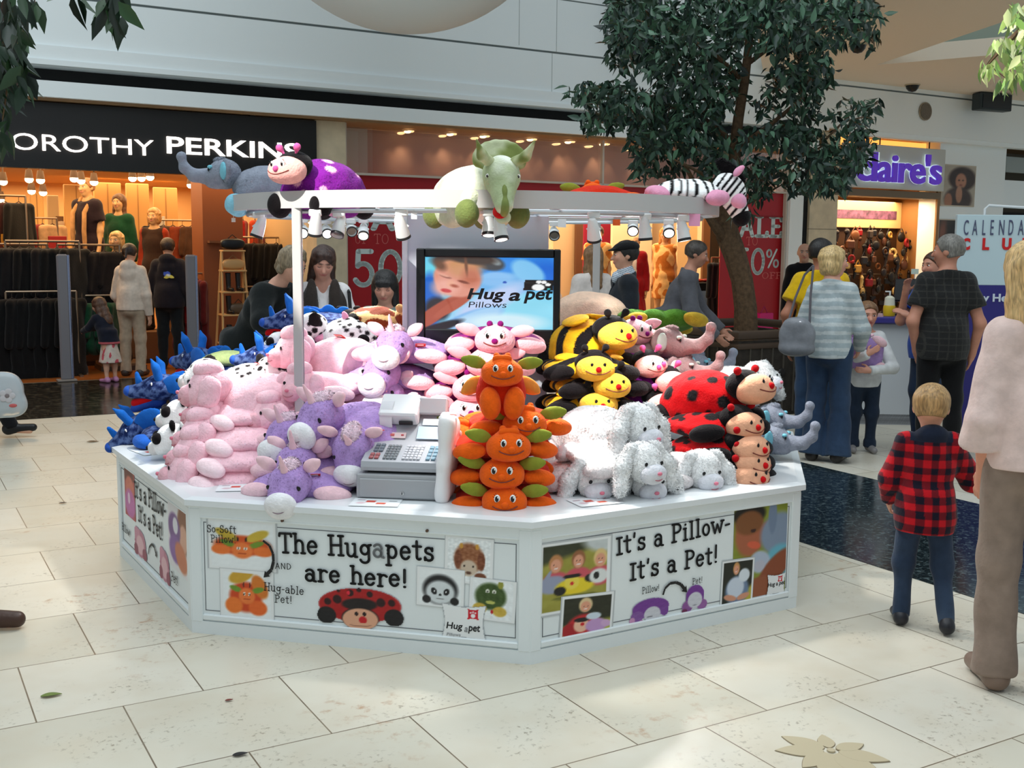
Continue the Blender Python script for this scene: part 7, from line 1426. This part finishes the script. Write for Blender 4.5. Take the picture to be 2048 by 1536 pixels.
light('shop_ceiling_light', 'AREA', W(9.4, 2.0, 3.15), 240, (1.0, .80, .55), (0, 0, FROT), 4.6, 2.4)
light('shop_ceiling_light', 'AREA', W(12.0, 1.6, 3.15), 60, (1.0, .80, .55), (0, 0, FROT), 2.0, 1.6)
for x, y in ((815, 258), (900, 263), (966, 269), (1060, 274), (1136, 279), (1205, 286), (1290, 292)):
    u, z = fu(x, y, .3); t = fthing('downlight', 'round downlight in the shop window ceiling above the sale banner', 'lamp', u, .3, 3.24, 0, 'downlights over the sale window'); build('ring', MB().lathe([(.05, 0), (.075, -.005), (.075, .015)], 16), cmat((206, 190, 170), .4), t); build('bulb', MB().ell((0, 0, -.012), (.05, .05, .02)), mat('downlight_glow', (255, 214, 150), .5, emit=7), t)
    light('beam', 'SPOT', (0, .1, -.03), 9, (1, .72, .42), (R(14), 0, 0), spot=60, blend=.8, parent=t, radius=.03)
M_cream = mat('display_cream', (240, 208, 160), .6)
for x0, x1, d, zt_, c, l in ((1104, 1150, 2.0, 2.4, (238, 206, 156), 'tall cream display board right of the television'), (1222, 1302, 2.6, 2.5, (240, 214, 170), 'bright cream board behind the red jacket mannequin'), (1352, 1402, 2.4, 2.45, (238, 204, 150), 'cream board behind the man in the grey jumper'), (1436, 1462, 1.8, 2.4, (196, 150, 100), 'tan board left of the tree trunk'), (1165, 1290, 3.4, 2.55, (150, 24, 50), 'crimson panel deep inside the sale shop'), (1150, 1164, 1.9, 2.5, (112, 74, 46), 'brown upright beside the cream board'), (1404, 1418, 1.7, 2.5, (120, 80, 46), 'brown upright in the sale shop doorway'), (1419, 1436, 1.75, 2.45, (40, 28, 20), 'dark post right of the brown upright')):
    u0, u1 = fu(x0, 500, d)[0], fu(x1, 500, d)[0]; t = fthing('display_board', l, 'panel', (u0 + u1) / 2, d, .004); build('board', MB().bevbox((0, 0, zt_ / 2), (u1 - u0, .06, zt_), .008), cmat(c, .6), t); build('foot', MB().box((0, 0, .02), (u1 - u0 + .04, .2, .04)), cmat([v * .7 for v in c]), t)
gold = lambda X: np.where((snoise(X, 40, 3) > .05)[:, None], np.array((190, 110, 40.)), np.array((230, 180, 110.)))
def pat(tor, h): return gold
mannequin('mannequin in a gold patterned dress behind the rear canopy post', 1196, 452, 1.3, 1.8, -12, top='dress', topc=pat, sleeve='short', hem=.3, loose=.02, legs='none', hair='short', hairc=(90, 60, 40))
mannequin('mannequin in a red jacket and skirt right of the man in the cap', 1270, 470, 1.2, 1.74, -10, top='jacket', topc=block((150, 14, 20), (lambda X, tor, h: (np.abs(X[:, 0]) < .05) & (X[:, 1] < 0) & (X[:, 2] > tor(0, 0, .62)[2]), (226, 206, 190))), hem=.4, loose=.016, legs='skirt', legc=(160, 20, 24), hair=None)
mannequin('mannequin in an orange print dress left of the man in the grey jumper', 1330, 455, 1.4, 1.76, -10, top='dress', topc=pat, sleeve='none', hem=.3, loose=.02, legs='none', hair='longdark', hairc=(200, 130, 60))
u, z = fu(1398, 560, .9); t = fthing('display_table', 'black topped display table with a white and blue front', 'table', u, 1.0, .004); build('top', MB().bevbox((0, 0, 1.0), (.8, .5, .14), .01), cmat((24, 22, 22)), t); build('front', MB().box((-.1, -.02, .47), (.5, .44, .93)), cmat((170, 186, 206)), t); build('front', MB().box((.25, -.02, .47), (.24, .44, .93)), cmat((40, 76, 130)), t)
for i in range(5):
    g = fthing('shoe', 'red or dark shoe on the black topped display table', 'shoe', u - .3 + .15 * i, .95, 1.076, 60, 'shoes on the black topped table'); c = [(170, 30, 20), (40, 30, 26), (190, 60, 30), (150, 20, 20), (60, 40, 30)][i]; build('upper', MB().ell((0, -.03, .03), (.04, .1, .03)), cmat(c, .4), g); build('heel', MB().cyl((0, .05, 0), (0, .06, .06), .014, n=8), cmat(c, .4), g)
u, z = fu(1448, 552, .5); rail('rail with a long black coat left of the tree trunk', u, .6, .4, 1.5, [('coat', BK1), ('coat', BK1), ('coat', BK2)], 'black coats by the tree', 'long black coat hanging left of the tree trunk', 20)
u, z = fu(1512, 640, .03); t = fthing('gift_bag', 'bright pink bag in the window below the sale poster', 'bag', u, -.16, .004); build('bag_body', MB().bevbox((0, 0, .42), (.3, .14, .34), .01), cmat((196, 24, 110), .5), t); build('stand', MB().box((0, 0, .12), (.3, .2, .25)), cmat((80, 40, 50)), t); build('handle', MB().tube([(-.07, 0, .59), (0, 0, .7), (.07, 0, .59)], .008, 6), cmat((150, 20, 90)), t)

# --- accessory shop with purple letters
M_purp = mat('sign_purple', (92, 48, 190), .4, emit=.35); M_halo = mat('sign_halo', (226, 246, 250), .5, emit=.5)
u0, u1, z0, z1 = frect(1690, 288, 1887, 380, -.1); t = fthing('shop_sign', 'white shop sign with purple lower-case letters behind the leaves', 'sign', (u0 + u1) / 2, -.1, 3.12); build('board', MB().bevbox((0, .04, 0), (u1 - u0, .1, .76), .01), mat('sign_board_pale', (196, 196, 190), .5), t)
for dd, m, bo in ((-.055, M_halo, .05), (-.09, M_purp, .022)): sign_word("claire's", 1714, 1884, 367 if dd > -.07 else 366, 305, -.1 + dd, t, ((u0 + u1) / 2, -.1, 3.12), m, bo, .02 if dd > -.07 else .04, .94)
for u in (u0 + .9, u1 - .4): build('hanger_rod', MB().cyl((u - (u0 + u1) / 2, .04, .38), (u - (u0 + u1) / 2, .04, .56), .012, n=6), cmat((60, 44, 34)), t)
fstruct('trim_7', fb((14.5, -.05, 2.6), (17.2, .3, 2.72)), cmat((120, 104, 84)))
light('shop_ceiling_light', 'AREA', W(15.9, .5, 2.58), 70, (1.0, .72, .42), (0, 0, FROT), 2.2, .7)
t = fthing('pelmet_board', 'cream board with a row of small pictures above the accessories', 'panel', 15.85, .86, 2.32); build('board', MB().bevbox((0, 0, 0), (2.7, .06, .5), .01), cmat((232, 190, 130)), t); build('strip', MB().box((0, -.035, .0), (2.4, .01, .16)), cmat((110, 70, 96), noise=.6, nscale=12), t)
ACC = [(24, 18, 16), (60, 34, 22), (120, 70, 34), (206, 150, 60), (150, 24, 30), (40, 26, 22), (226, 190, 120), (20, 16, 18), (90, 50, 30), (30, 22, 26)]
AM = []
for k in range(4):
    b = MB()
    if k == 0: b.ell((0, 0, -.09), (.075, .04, .085)); b.tube([(-.05, 0, -.03), (0, 0, .05), (.05, 0, -.03)], .008, 5)
    elif k == 1: b.bevbox((0, 0, -.08), (.14, .06, .13), .02); b.tube([(-.05, 0, -.02), (0, 0, .06), (.05, 0, -.02)], .008, 5)
    elif k == 2: b.tube([(.05 * math.cos(a), 0, -.08 + .06 * math.sin(a)) for a in np.linspace(0, 6.28, 12)], .02, 6); b.ell((.02, -.02, -.13), (.03, .02, .03))
    else: b.tube([(0, 0, .03), (.02, 0, -.08), (-.01, .0, -.2)], [.02, .035, .02], 7); b.ell((.0, -.01, -.02), (.05, .03, .04))
    AM.append(b)
accm = {}
u0, u1 = fu(1655, 500, .7)[0], fu(1880, 500, .7)[0]; nid = 0
for row in range(11):
    for c_ in range(17):
        u = u0 + (u1 - u0) * (c_ + .5 + random.uniform(-.3, .3)) / 17; z = .55 + row * .148 + random.uniform(-.04, .04); k = random.randrange(4); ci = random.choices(range(10), [9, 7, 5, 3, 3, 6, 2 if u < u0 + 1.3 else .5, 9, 5, 6])[0]
        if (k, ci) not in accm: accm[k, ci] = AM[k].mesh('accessory', cmat(ACC[ci], .45))
        o = add('hanging_accessory', accm[k, ci], None, W(u, .72 + random.uniform(-.2, .1), z), FROT + random.uniform(-.5, .5), random.uniform(.8, 1.3)); tag(o, 'small bag or hair accessory hanging on the crowded wall inside the accessory shop', 'accessory', 'accessories on the crowded wall')
t = fthing('pegboard', 'dark brown pegboard wall crowded with hanging accessories', 'panel', (u0 + u1) / 2, .95, .004); build('board', MB().bevbox((0, 0, 1.05), (u1 - u0 + .2, .06, 2.1), .01), cmat((70, 44, 26)), t); build('rod', MB().cyl((-1.4, -.2, 1.2), (1.4, -.2, 1.2), .01, n=6).cyl((-1.4, -.2, .02), (-1.4, -.2, 1.2), .01, n=6), cmat((120, 100, 80)), t)
def face_poster(x, y):
    p = Paint(x, y, (176, 166, 150), .75); p.ell(.6, .32, .42, .3, (58, 44, 38)); p.ell(.56, .38, .17, .2, (176, 124, 98)); p.ell(.5, .85, .42, .32, (70, 56, 50)); p.ell(.52, .72, .1, .22, (176, 130, 104)); p.ell(.2, .9, .12, .2, (166, 116, 90)); p.ell(.5, .36, .03, .02, (40, 30, 28)); p.ell(.62, .36, .03, .02, (40, 30, 28)); p.ell(.56, .48, .05, .02, (130, 66, 60)); return p.noise(14, 8).c
def dark_poster(x, y): p = Paint(x, y, (70, 62, 56), .6); p.ell(.2, .5, .2, .5, (130, 86, 70), 0, .4); p.ell(.7, .4, .3, .4, (44, 40, 38), 0, .5); return p.noise(10, 8).c
for (x0, y0, x1, y1, f_, l) in ((1888, 330, 1948, 412, face_poster, 'poster of a woman with voluminous dark hair on the white wall'), (1880, 440, 1916, 505, dark_poster, 'dark poster low on the white wall, behind the grey haired man')):
    u0, u1, z0, z1 = frect(x0, y0, x1, y1, -.05); t = fthing('wall_poster', l, 'poster', (u0 + u1) / 2, -.035, (z0 + z1) / 2); build('frame', MB().box((0, .005, 0), (u1 - u0 + .04, .015, z1 - z0 + .04)), cmat((196, 184, 166)), t); add('print', picture('print', u1 - u0, z1 - z0, f_, 40, 50, M_print), t, (0, -.006, 0))

# --- calendar stand and pay desk
Yb = 9.5; b0, b1 = at(1917, 430, Yb), at(2190, 430, Yb); w = b1.x - b0.x; zt = b0.z; zm = at(1917, 571, Yb).z
t = thing('calendar_sign', 'white and navy standing sign board at the right edge', 'sign', ((b0.x + b1.x) / 2, Yb + .03, .004), R(-1))
build('white_board', MB().bevbox((0, 0, (zt + zm) / 2), (w, .05, zt - zm), .004), mat('sign_pale_blue', (192, 212, 218), .5), t); build('navy_board', MB().bevbox((0, 0, zm / 2 + .02), (w, .05, zm - .04), .004), mat('sign_navy', (42, 36, 116), .5), t)
x1 = at(1978, 420, Yb).x - (b0.x + b1.x) / 2; ztop = at(1978, 411, Yb).z; build('tube_frame', MB().tube([(x1, .05, .0), (x1, .05, ztop - .03), (x1 + .03, .05, ztop), (w / 2 + .1, .05, ztop - .05)], .012, 8), cmat((216, 220, 222), .4), t)
def sw2(txt, xa, xb, yl, yh, m, bold):
    pa, pb_ = at(xa, yl, Yb), at(xb, yh, Yb); add('lettering', fit_text('lettering', txt, pb_.x - pa.x, pb_.z - pa.z, m, .004, bold), t, (pa.x - (b0.x + b1.x) / 2, -.03, pa.z - .004))
for ch, xa, xb in zip('CALENDAR', (1928, 1945, 1965, 1981, 1998, 2017, 2036, 2056), (1939, 1957, 1973, 1989, 2010, 2028, 2049, 2069)): sw2(ch, xa, xb, 470, 440, cmat((78, 82, 110)), .0)
for ch, xa, xb in zip('CLUB', (1925, 1965, 2004, 2044), (1942, 1980, 2024, 2062)): sw2(ch, xa, xb, 500, 476, cmat((206, 28, 30)), .05)
sw2('Pay Here', 1944, 2037, 608, 588, cmat((206, 214, 226)), .03)
p0, p1 = onz(1635, 822), onz(1850, 858); ang = R(-16)
t = thing('pay_desk', 'white counter with navy edge behind the girl in white', 'counter', at(1752, 640, 10.3).xy.to_3d(), R(-4)); dw = 1.05
build('body', MB().bevbox((0, .3, .48), (dw, .6, .96), .01), cmat((196, 200, 204), .5), t); build('top', MB().bevbox((0, .28, .99), (dw + .06, .7, .06), .01), cmat((56, 50, 130), .4), t); build('kickboard', MB().box((0, .3, .05), (dw + .01, .6, .1)), cmat((150, 152, 156)), t)
P = t.location
b_ = thing('lotion_bottle', 'yellow and white pump bottle on the pay desk', 'bottle', P + Vector((.16, .12, 1.022))); build('bottle', MB().lathe([(0, 0), (.05, 0), (.055, .02), (.055, .09), (.05, .1)], 18).lathe([(.05, .1), (.045, .17), (.02, .19)], 18, 1).lathe([(0, .0), (.01, .0)], 6), [cmat((216, 178, 30), .4), cmat((226, 222, 200), .4)], b_); build('pump', MB().cyl((0, 0, .19), (0, 0, .23), .008).box((-.02, 0, .23), (.05, .014, .012)), cmat((230, 230, 226)), b_)
b_ = thing('till_screen', 'black till screen on the pay desk beside the blue shirt', 'screen', P + Vector((.36, .2, 1.022)), R(-30)); build('screen', MB().bevbox((0, 0, .24), (.26, .04, .22), .01, 0, (R(-14), 0, 0)), cmat((22, 22, 24), .3), b_); build('stand', MB().box((0, .03, .07), (.06, .05, .14)).box((0, .02, .008), (.2, .16, .016)), cmat((30, 30, 32)), b_)
b_ = thing('price_tag', 'small white card holder on top of the till screen', 'card', P + Vector((.42, .22, 1.41))); build('card', MB().box((0, 0, .03), (.07, .004, .05)), cmat((206, 220, 206)), b_); build('holder', MB().cyl((0, 0, -.06), (0, 0, .02), .004, n=6), cmat((200, 200, 200)), b_)
# ================================================================== TREES
M_leaf = mat('ficus_leaf', (255, 255, 255), .38, attr=True, spec=.45)
M_bark = mat('bark', (98, 76, 54), .85, noise=.35, nscale=26, bump=.5, bscale=40)
def leaves_mesh(name, pts, size, cols, seed=3, droop=.75):
    """pts (n,3), each leaf a pointed folded blade hanging from its point; colours vary leaf by leaf"""
    r = np.random.default_rng(seed); n = len(pts); d = r.normal(size=(n, 3)) * .62 + np.array([0, 0, -droop]); d /= np.linalg.norm(d, axis=1)[:, None]
    a = np.cross(d, r.normal(size=(n, 3))); a /= np.linalg.norm(a, axis=1)[:, None]; nn = np.cross(a, d); L = size * r.uniform(.65, 1.2, n)[:, None]; w = L * .22
    V = np.stack([pts, pts + d * L * .3 + a * w * .85 + nn * w * .3, pts + d * L * .55 + a * w * .8 + nn * w * .25 - nn * L * .02, pts + d * L - nn * L * .12, pts + d * L * .55 - a * w * .8 + nn * w * .25 - nn * L * .02, pts + d * L * .3 - a * w * .85 + nn * w * .3, pts + d * L * .45 - nn * L * .03], 1).reshape(-1, 3)
    b = np.arange(n)[:, None] * 7; Fc = np.concatenate([b + np.array([[0, 1, 2, 6]]), b + np.array([[6, 2, 3, 3]]), b + np.array([[0, 6, 4, 5]]), b + np.array([[6, 3, 4, 4]])])
    faces = [tuple(f[:4]) if f[2] != f[3] else tuple(f[:3]) for f in Fc.tolist()]
    me = bpy.data.meshes.new(name); me.from_pydata(V.tolist(), [], faces); me.polygons.foreach_set('use_smooth', np.ones(len(faces), bool))
    c = np.array(cols, float)[r.integers(0, len(cols), n)] * r.uniform(.75, 1.2, n)[:, None]; c = np.repeat(np.clip(c, 0, 255) / 255, 7, 0); lin = np.where(c <= .04045, c / 12.92, ((c + .055) / 1.055) ** 2.4)
    ca = me.color_attributes.new('Col', 'FLOAT_COLOR', 'POINT'); ca.data.foreach_set('color', np.concatenate([lin, np.ones((len(lin), 1))], 1).astype(np.float32).ravel()); me.materials.append(M_leaf); return me
YT = 10.9
# planter of dark timber, corner towards us
c0 = at(1478, 668, 10.55); pc_ = Vector((c0.x, c0.y, 0)) + (E1 + E2) * .8; S_ = 1.6; ZP = c0.z
pl = thing('planter', 'square dark timber planter round the tree trunk', 'planter', (pc_.x, pc_.y, .004), FROT); M_dt = mat('dark_timber', (52, 46, 40), .6, noise=.3, nscale=14, bump=.3)
b = MB()
for s in (-1, 1): b.box((0, s * (S_ / 2 - .03), ZP / 2 - .04), (S_, .06, ZP - .08)); b.box((s * (S_ / 2 - .03), 0, ZP / 2 - .04), (.06, S_ - .12, ZP - .08))
build('wall_boards', b, M_dt, pl)
b = MB()
for k in range(11):
    o = -S_ / 2 + (k + .5) * S_ / 11
    b.box((o + S_ / 22, -S_ / 2 - .006, ZP / 2 - .06), (.012, .014, ZP - .18)); b.box((-S_ / 2 - .006, o + S_ / 22, ZP / 2 - .06), (.014, .012, ZP - .18))
build('batten', b, cmat((84, 78, 70)), pl)
for nm, z, r_ in (('rim_rail', ZP - .02, .045), ('rim_rail', ZP - .13, .03)): build(nm, MB().tube([(-S_ / 2, -S_ / 2, z), (S_ / 2, -S_ / 2, z), (S_ / 2, S_ / 2, z), (-S_ / 2, S_ / 2, z)], r_, 8, closed=True), cmat((82, 66, 54), .5), pl)
build('soil', MB().box((0, 0, ZP - .18), (S_ - .12, S_ - .12, .04)), mat('soil', (50, 38, 28), .95, bump=.6, bscale=30), pl)
studs = MB()
for k in range(7): studs.ell((-S_ / 2 + .12 + k * .22, -S_ / 2 - .01, .42), (.05, .02, .05)); studs.ell((-S_ / 2 - .01, -S_ / 2 + .12 + k * .22, .42), (.02, .05, .05))
build('stud', studs, cmat((36, 32, 30), .5), pl)
# the ficus
def A3(x, y, dY=0): return at(x, y, 11.15 + dY)
B0 = A3(1493, 655); tree = thing('ficus_tree', 'tall ficus tree with drooping dark leaves in the timber planter', 'tree', (B0.x, B0.y, ZP - .17))
o_ = tree.location
def branch(name, pts, radii, parent): return build(name, MB().tube([p - o_ for p in pts], radii, 9), M_bark, parent)
base = Vector((B0.x, B0.y, ZP - .2))
trunk = branch('trunk', [base, A3(1491, 615), A3(1484, 560), A3(1470, 510), A3(1455, 470), A3(1452, 440), A3(1460, 395), A3(1470, 345), A3(1469, 295), A3(1477, 235), A3(1489, 165), A3(1497, 95), A3(1504, 20), A3(1508, -70)], [.13, .115, .11, .115, .12, .1, .075, .062, .058, .052, .046, .042, .036, .03], tree)
BR = [([(1458, 490, 0), (1432, 455, -.1), (1412, 425, -.2), (1395, 380, -.3), (1370, 330, -.5)], .06), ([(1462, 395, 0), (1520, 360, .1), (1580, 325, .2), (1650, 290, .3)], .03), ([(1469, 300, 0), (1540, 250, -.2), (1600, 200, -.3), (1640, 120, -.3)], .028), ([(1472, 290, 0), (1400, 230, .2), (1330, 190, .3), (1230, 200, .4)], .03), ([(1490, 165, 0), (1430, 110, -.3), (1350, 60, -.4), (1270, 40, -.4)], .028), ([(1492, 130, 0), (1560, 80, .3), (1640, 50, .4), (1730, 60, .4)], .026), ([(1462, 385, 0), (1400, 345, -.5), (1330, 310, -.7)], .024), ([(1500, 60, 0), (1480, 0, -.5), (1440, -40, -.8)], .025), ([(1640, 290, .3), (1690, 240, .3), (1730, 200, .2)], .014), ([(1465, 420, 0), (1510, 400, .3), (1580, 360, .4)], .02)]
for pts, r0 in BR: branch('branch', [A3(*p) for p in pts], [r0 * (1 - .7 * i / (len(pts) - 1)) for i in range(len(pts))], tree)
CL = [(1300, 50, 95, 55, 420), (1420, 50, 90, 60, 460), (1540, 50, 90, 55, 420), (1650, 50, 75, 55, 300), (1720, 40, 50, 40, 90), (1745, 85, 14, 26, 18), (1260, 110, 50, 40, 130), (1360, 130, 70, 60, 330), (1440, 160, 45, 70, 240), (1400, 230, 50, 60, 240), (1345, 215, 50, 40, 170), (1600, 120, 60, 55, 220), (1560, 180, 40, 50, 90), (1610, 210, 34, 50, 110), (1630, 150, 40, 40, 110), (1530, 215, 36, 22, 30),
      (1225, 195, 70, 28, 160), (1165, 190, 40, 22, 40), (1270, 230, 60, 36, 190), (1200, 245, 45, 24, 90), (1300, 280, 45, 40, 170), (1360, 290, 50, 36, 170), (1290, 330, 24, 36, 70), (1420, 300, 40, 34, 120), (1500, 280, 50, 22, 80), (1560, 270, 50, 26, 110), (1620, 300, 50, 40, 180), (1680, 330, 55, 36, 200), (1720, 300, 30, 40, 80), (1700, 240, 50, 40, 80), (1740, 215, 30, 18, 22), (1660, 370, 40, 22, 90), (1600, 370, 40, 24, 70), (1500, 340, 50, 30, 110), (1510, 385, 34, 26, 80), (1430, 345, 40, 24, 80), (1480, 425, 26, 24, 40), (1345, 345, 22, 22, 30), (1560, 335, 36, 20, 50), (1470, 20, 60, 40, 200), (1580, 20, 80, 30, 240), (1250, 20, 40, 25, 110), (1700, 20, 50, 25, 110)]
g = np.random.default_rng(5); P = []
for x, y, rx, ry, n in CL:
    n = int(n * 1.3)
    for _ in range(n):
        a, q = g.uniform(0, 6.283), math.sqrt(g.uniform()); P.append(A3(x + rx * q * math.cos(a), y - 8 + ry * q * math.sin(a), g.uniform(-1, 1) * (.35 + .9 * (rx / 95))) - o_)
P = np.array([tuple(p) for p in P])
add('foliage', leaves_mesh('foliage', P, .125, [(46, 70, 58), (38, 60, 50), (54, 82, 62), (34, 52, 46), (66, 98, 74), (42, 66, 48), (76, 108, 86)]), tree)
tw = MB()
for x, y, rx, ry, n in CL[::1]:
    for k in range(3):
        p = A3(x + g.uniform(-1, 1) * rx, y + g.uniform(-1, 1) * ry, g.uniform(-.4, .4)); c = A3(x, y, 0); tw.tube([c - o_, (c * .4 + p * .6) + Vector((0, 0, .03)) - o_, p - o_], [.009, .006, .003], 5)
build('twig', tw, M_bark, tree)
# leaves of two trees that stand outside the view
def overhang(label, Y, stem, clusters, size, cols, seed):
    P0 = at(*stem[0], Y); t = thing('overhanging_branch', label, 'branch', P0); tb = MB(); tb.tube([at(x, y, Y) - P0 for x, y in stem], [.012] * (len(stem) - 1) + [.004], 6); g = np.random.default_rng(seed); P = []
    for x, y, rx, ry, n in clusters:
        c = at(x, y, Y); tb.tube([at(*min(stem, key=lambda s: (s[0] - x) ** 2 + (s[1] - y) ** 2), Y) - P0, c - P0], [.004, .002], 5)
        for _ in range(n): a, q = g.uniform(0, 6.283), math.sqrt(g.uniform()); P.append(tuple(at(x + rx * q * math.cos(a), y + ry * q * math.sin(a), Y + g.uniform(-.3, .3)) - P0))
    build('twig', tb, M_bark, t); add('leaves', leaves_mesh('leaves', np.array(P), size, cols, seed, 1.9), t); return t
DK = [(34, 58, 34), (26, 46, 30), (44, 72, 40), (22, 38, 26)]
overhang('dark leafy branch hanging into the top left corner', 3.3, [(-120, -80), (-40, -20), (0, 60), (20, 140)], [(5, 20, 34, 40, 50), (20, 80, 34, 46, 60), (30, 140, 30, 34, 34), (0, 170, 26, 40, 34), (-30, 120, 40, 80, 60), (60, -5, 20, 18, 10), (5, 240, 16, 30, 9), (-30, 250, 40, 60, 30)], .085, DK, 4)
overhang('few dark leaves hanging from the top edge left of centre', 3.3, [(190, -90), (205, -30), (215, 0)], [(215, 5, 14, 22, 14), (235, -10, 18, 16, 10), (150, -12, 14, 10, 5), (245, 34, 4, 8, 2)], .095, DK, 8)
overhang('sunlit pale green leaves hanging into the top right corner', 5.0, [(2200, -60), (2120, 0), (2060, 40), (2010, 90), (1975, 130)], [(2035, 20, 34, 20, 26), (2050, 60, 40, 30, 40), (2005, 90, 26, 18, 24), (2040, 120, 40, 26, 34), (1975, 128, 24, 14, 16), (2010, 155, 14, 12, 9), (2070, 100, 40, 60, 40)], .085, [(150, 176, 96), (176, 196, 120), (116, 150, 76), (196, 206, 150)], 6)  # pale tones put part of the sunlight into the leaf colour
# fallen leaf and scraps on the paving
for x, y, c, s, l in ((101, 1396, (112, 128, 60), .075, 'green fallen leaf on the paving at the lower left'), (458, 1404, (120, 50, 40), .03, 'small reddish scrap on the paving in front of the kiosk'), (185, 885, (110, 84, 60), .1, 'brown dried leaf on the paving left of the kiosk'), (125, 1008, (60, 46, 40), .05, 'small dark scrap on the paving at the left'), (480, 1514, (30, 28, 28), .05, 'bent black scrap at the bottom edge')):
    p = onz(x, y); b = MB(); Lf = leaflet(s, s * .22); n = len(Lf) // 2
    V = [(x_, y_, .004 + .12 * abs(y_) + .03 * math.sin(x_ * 40) * s) for x_, y_ in Lf]; b.add(V, [tuple(range(len(V)))], 0, True); b.add([(v[0], v[1], v[2] - .0015) for v in V], [tuple(range(len(V)))[::-1]], 0, True)
    o = build('fallen_leaf', b, cmat(c, .6), None, (p.x - s / 2, p.y, .002), R(20)); tag(o, l, 'leaf' if 'leaf' in l else 'litter')
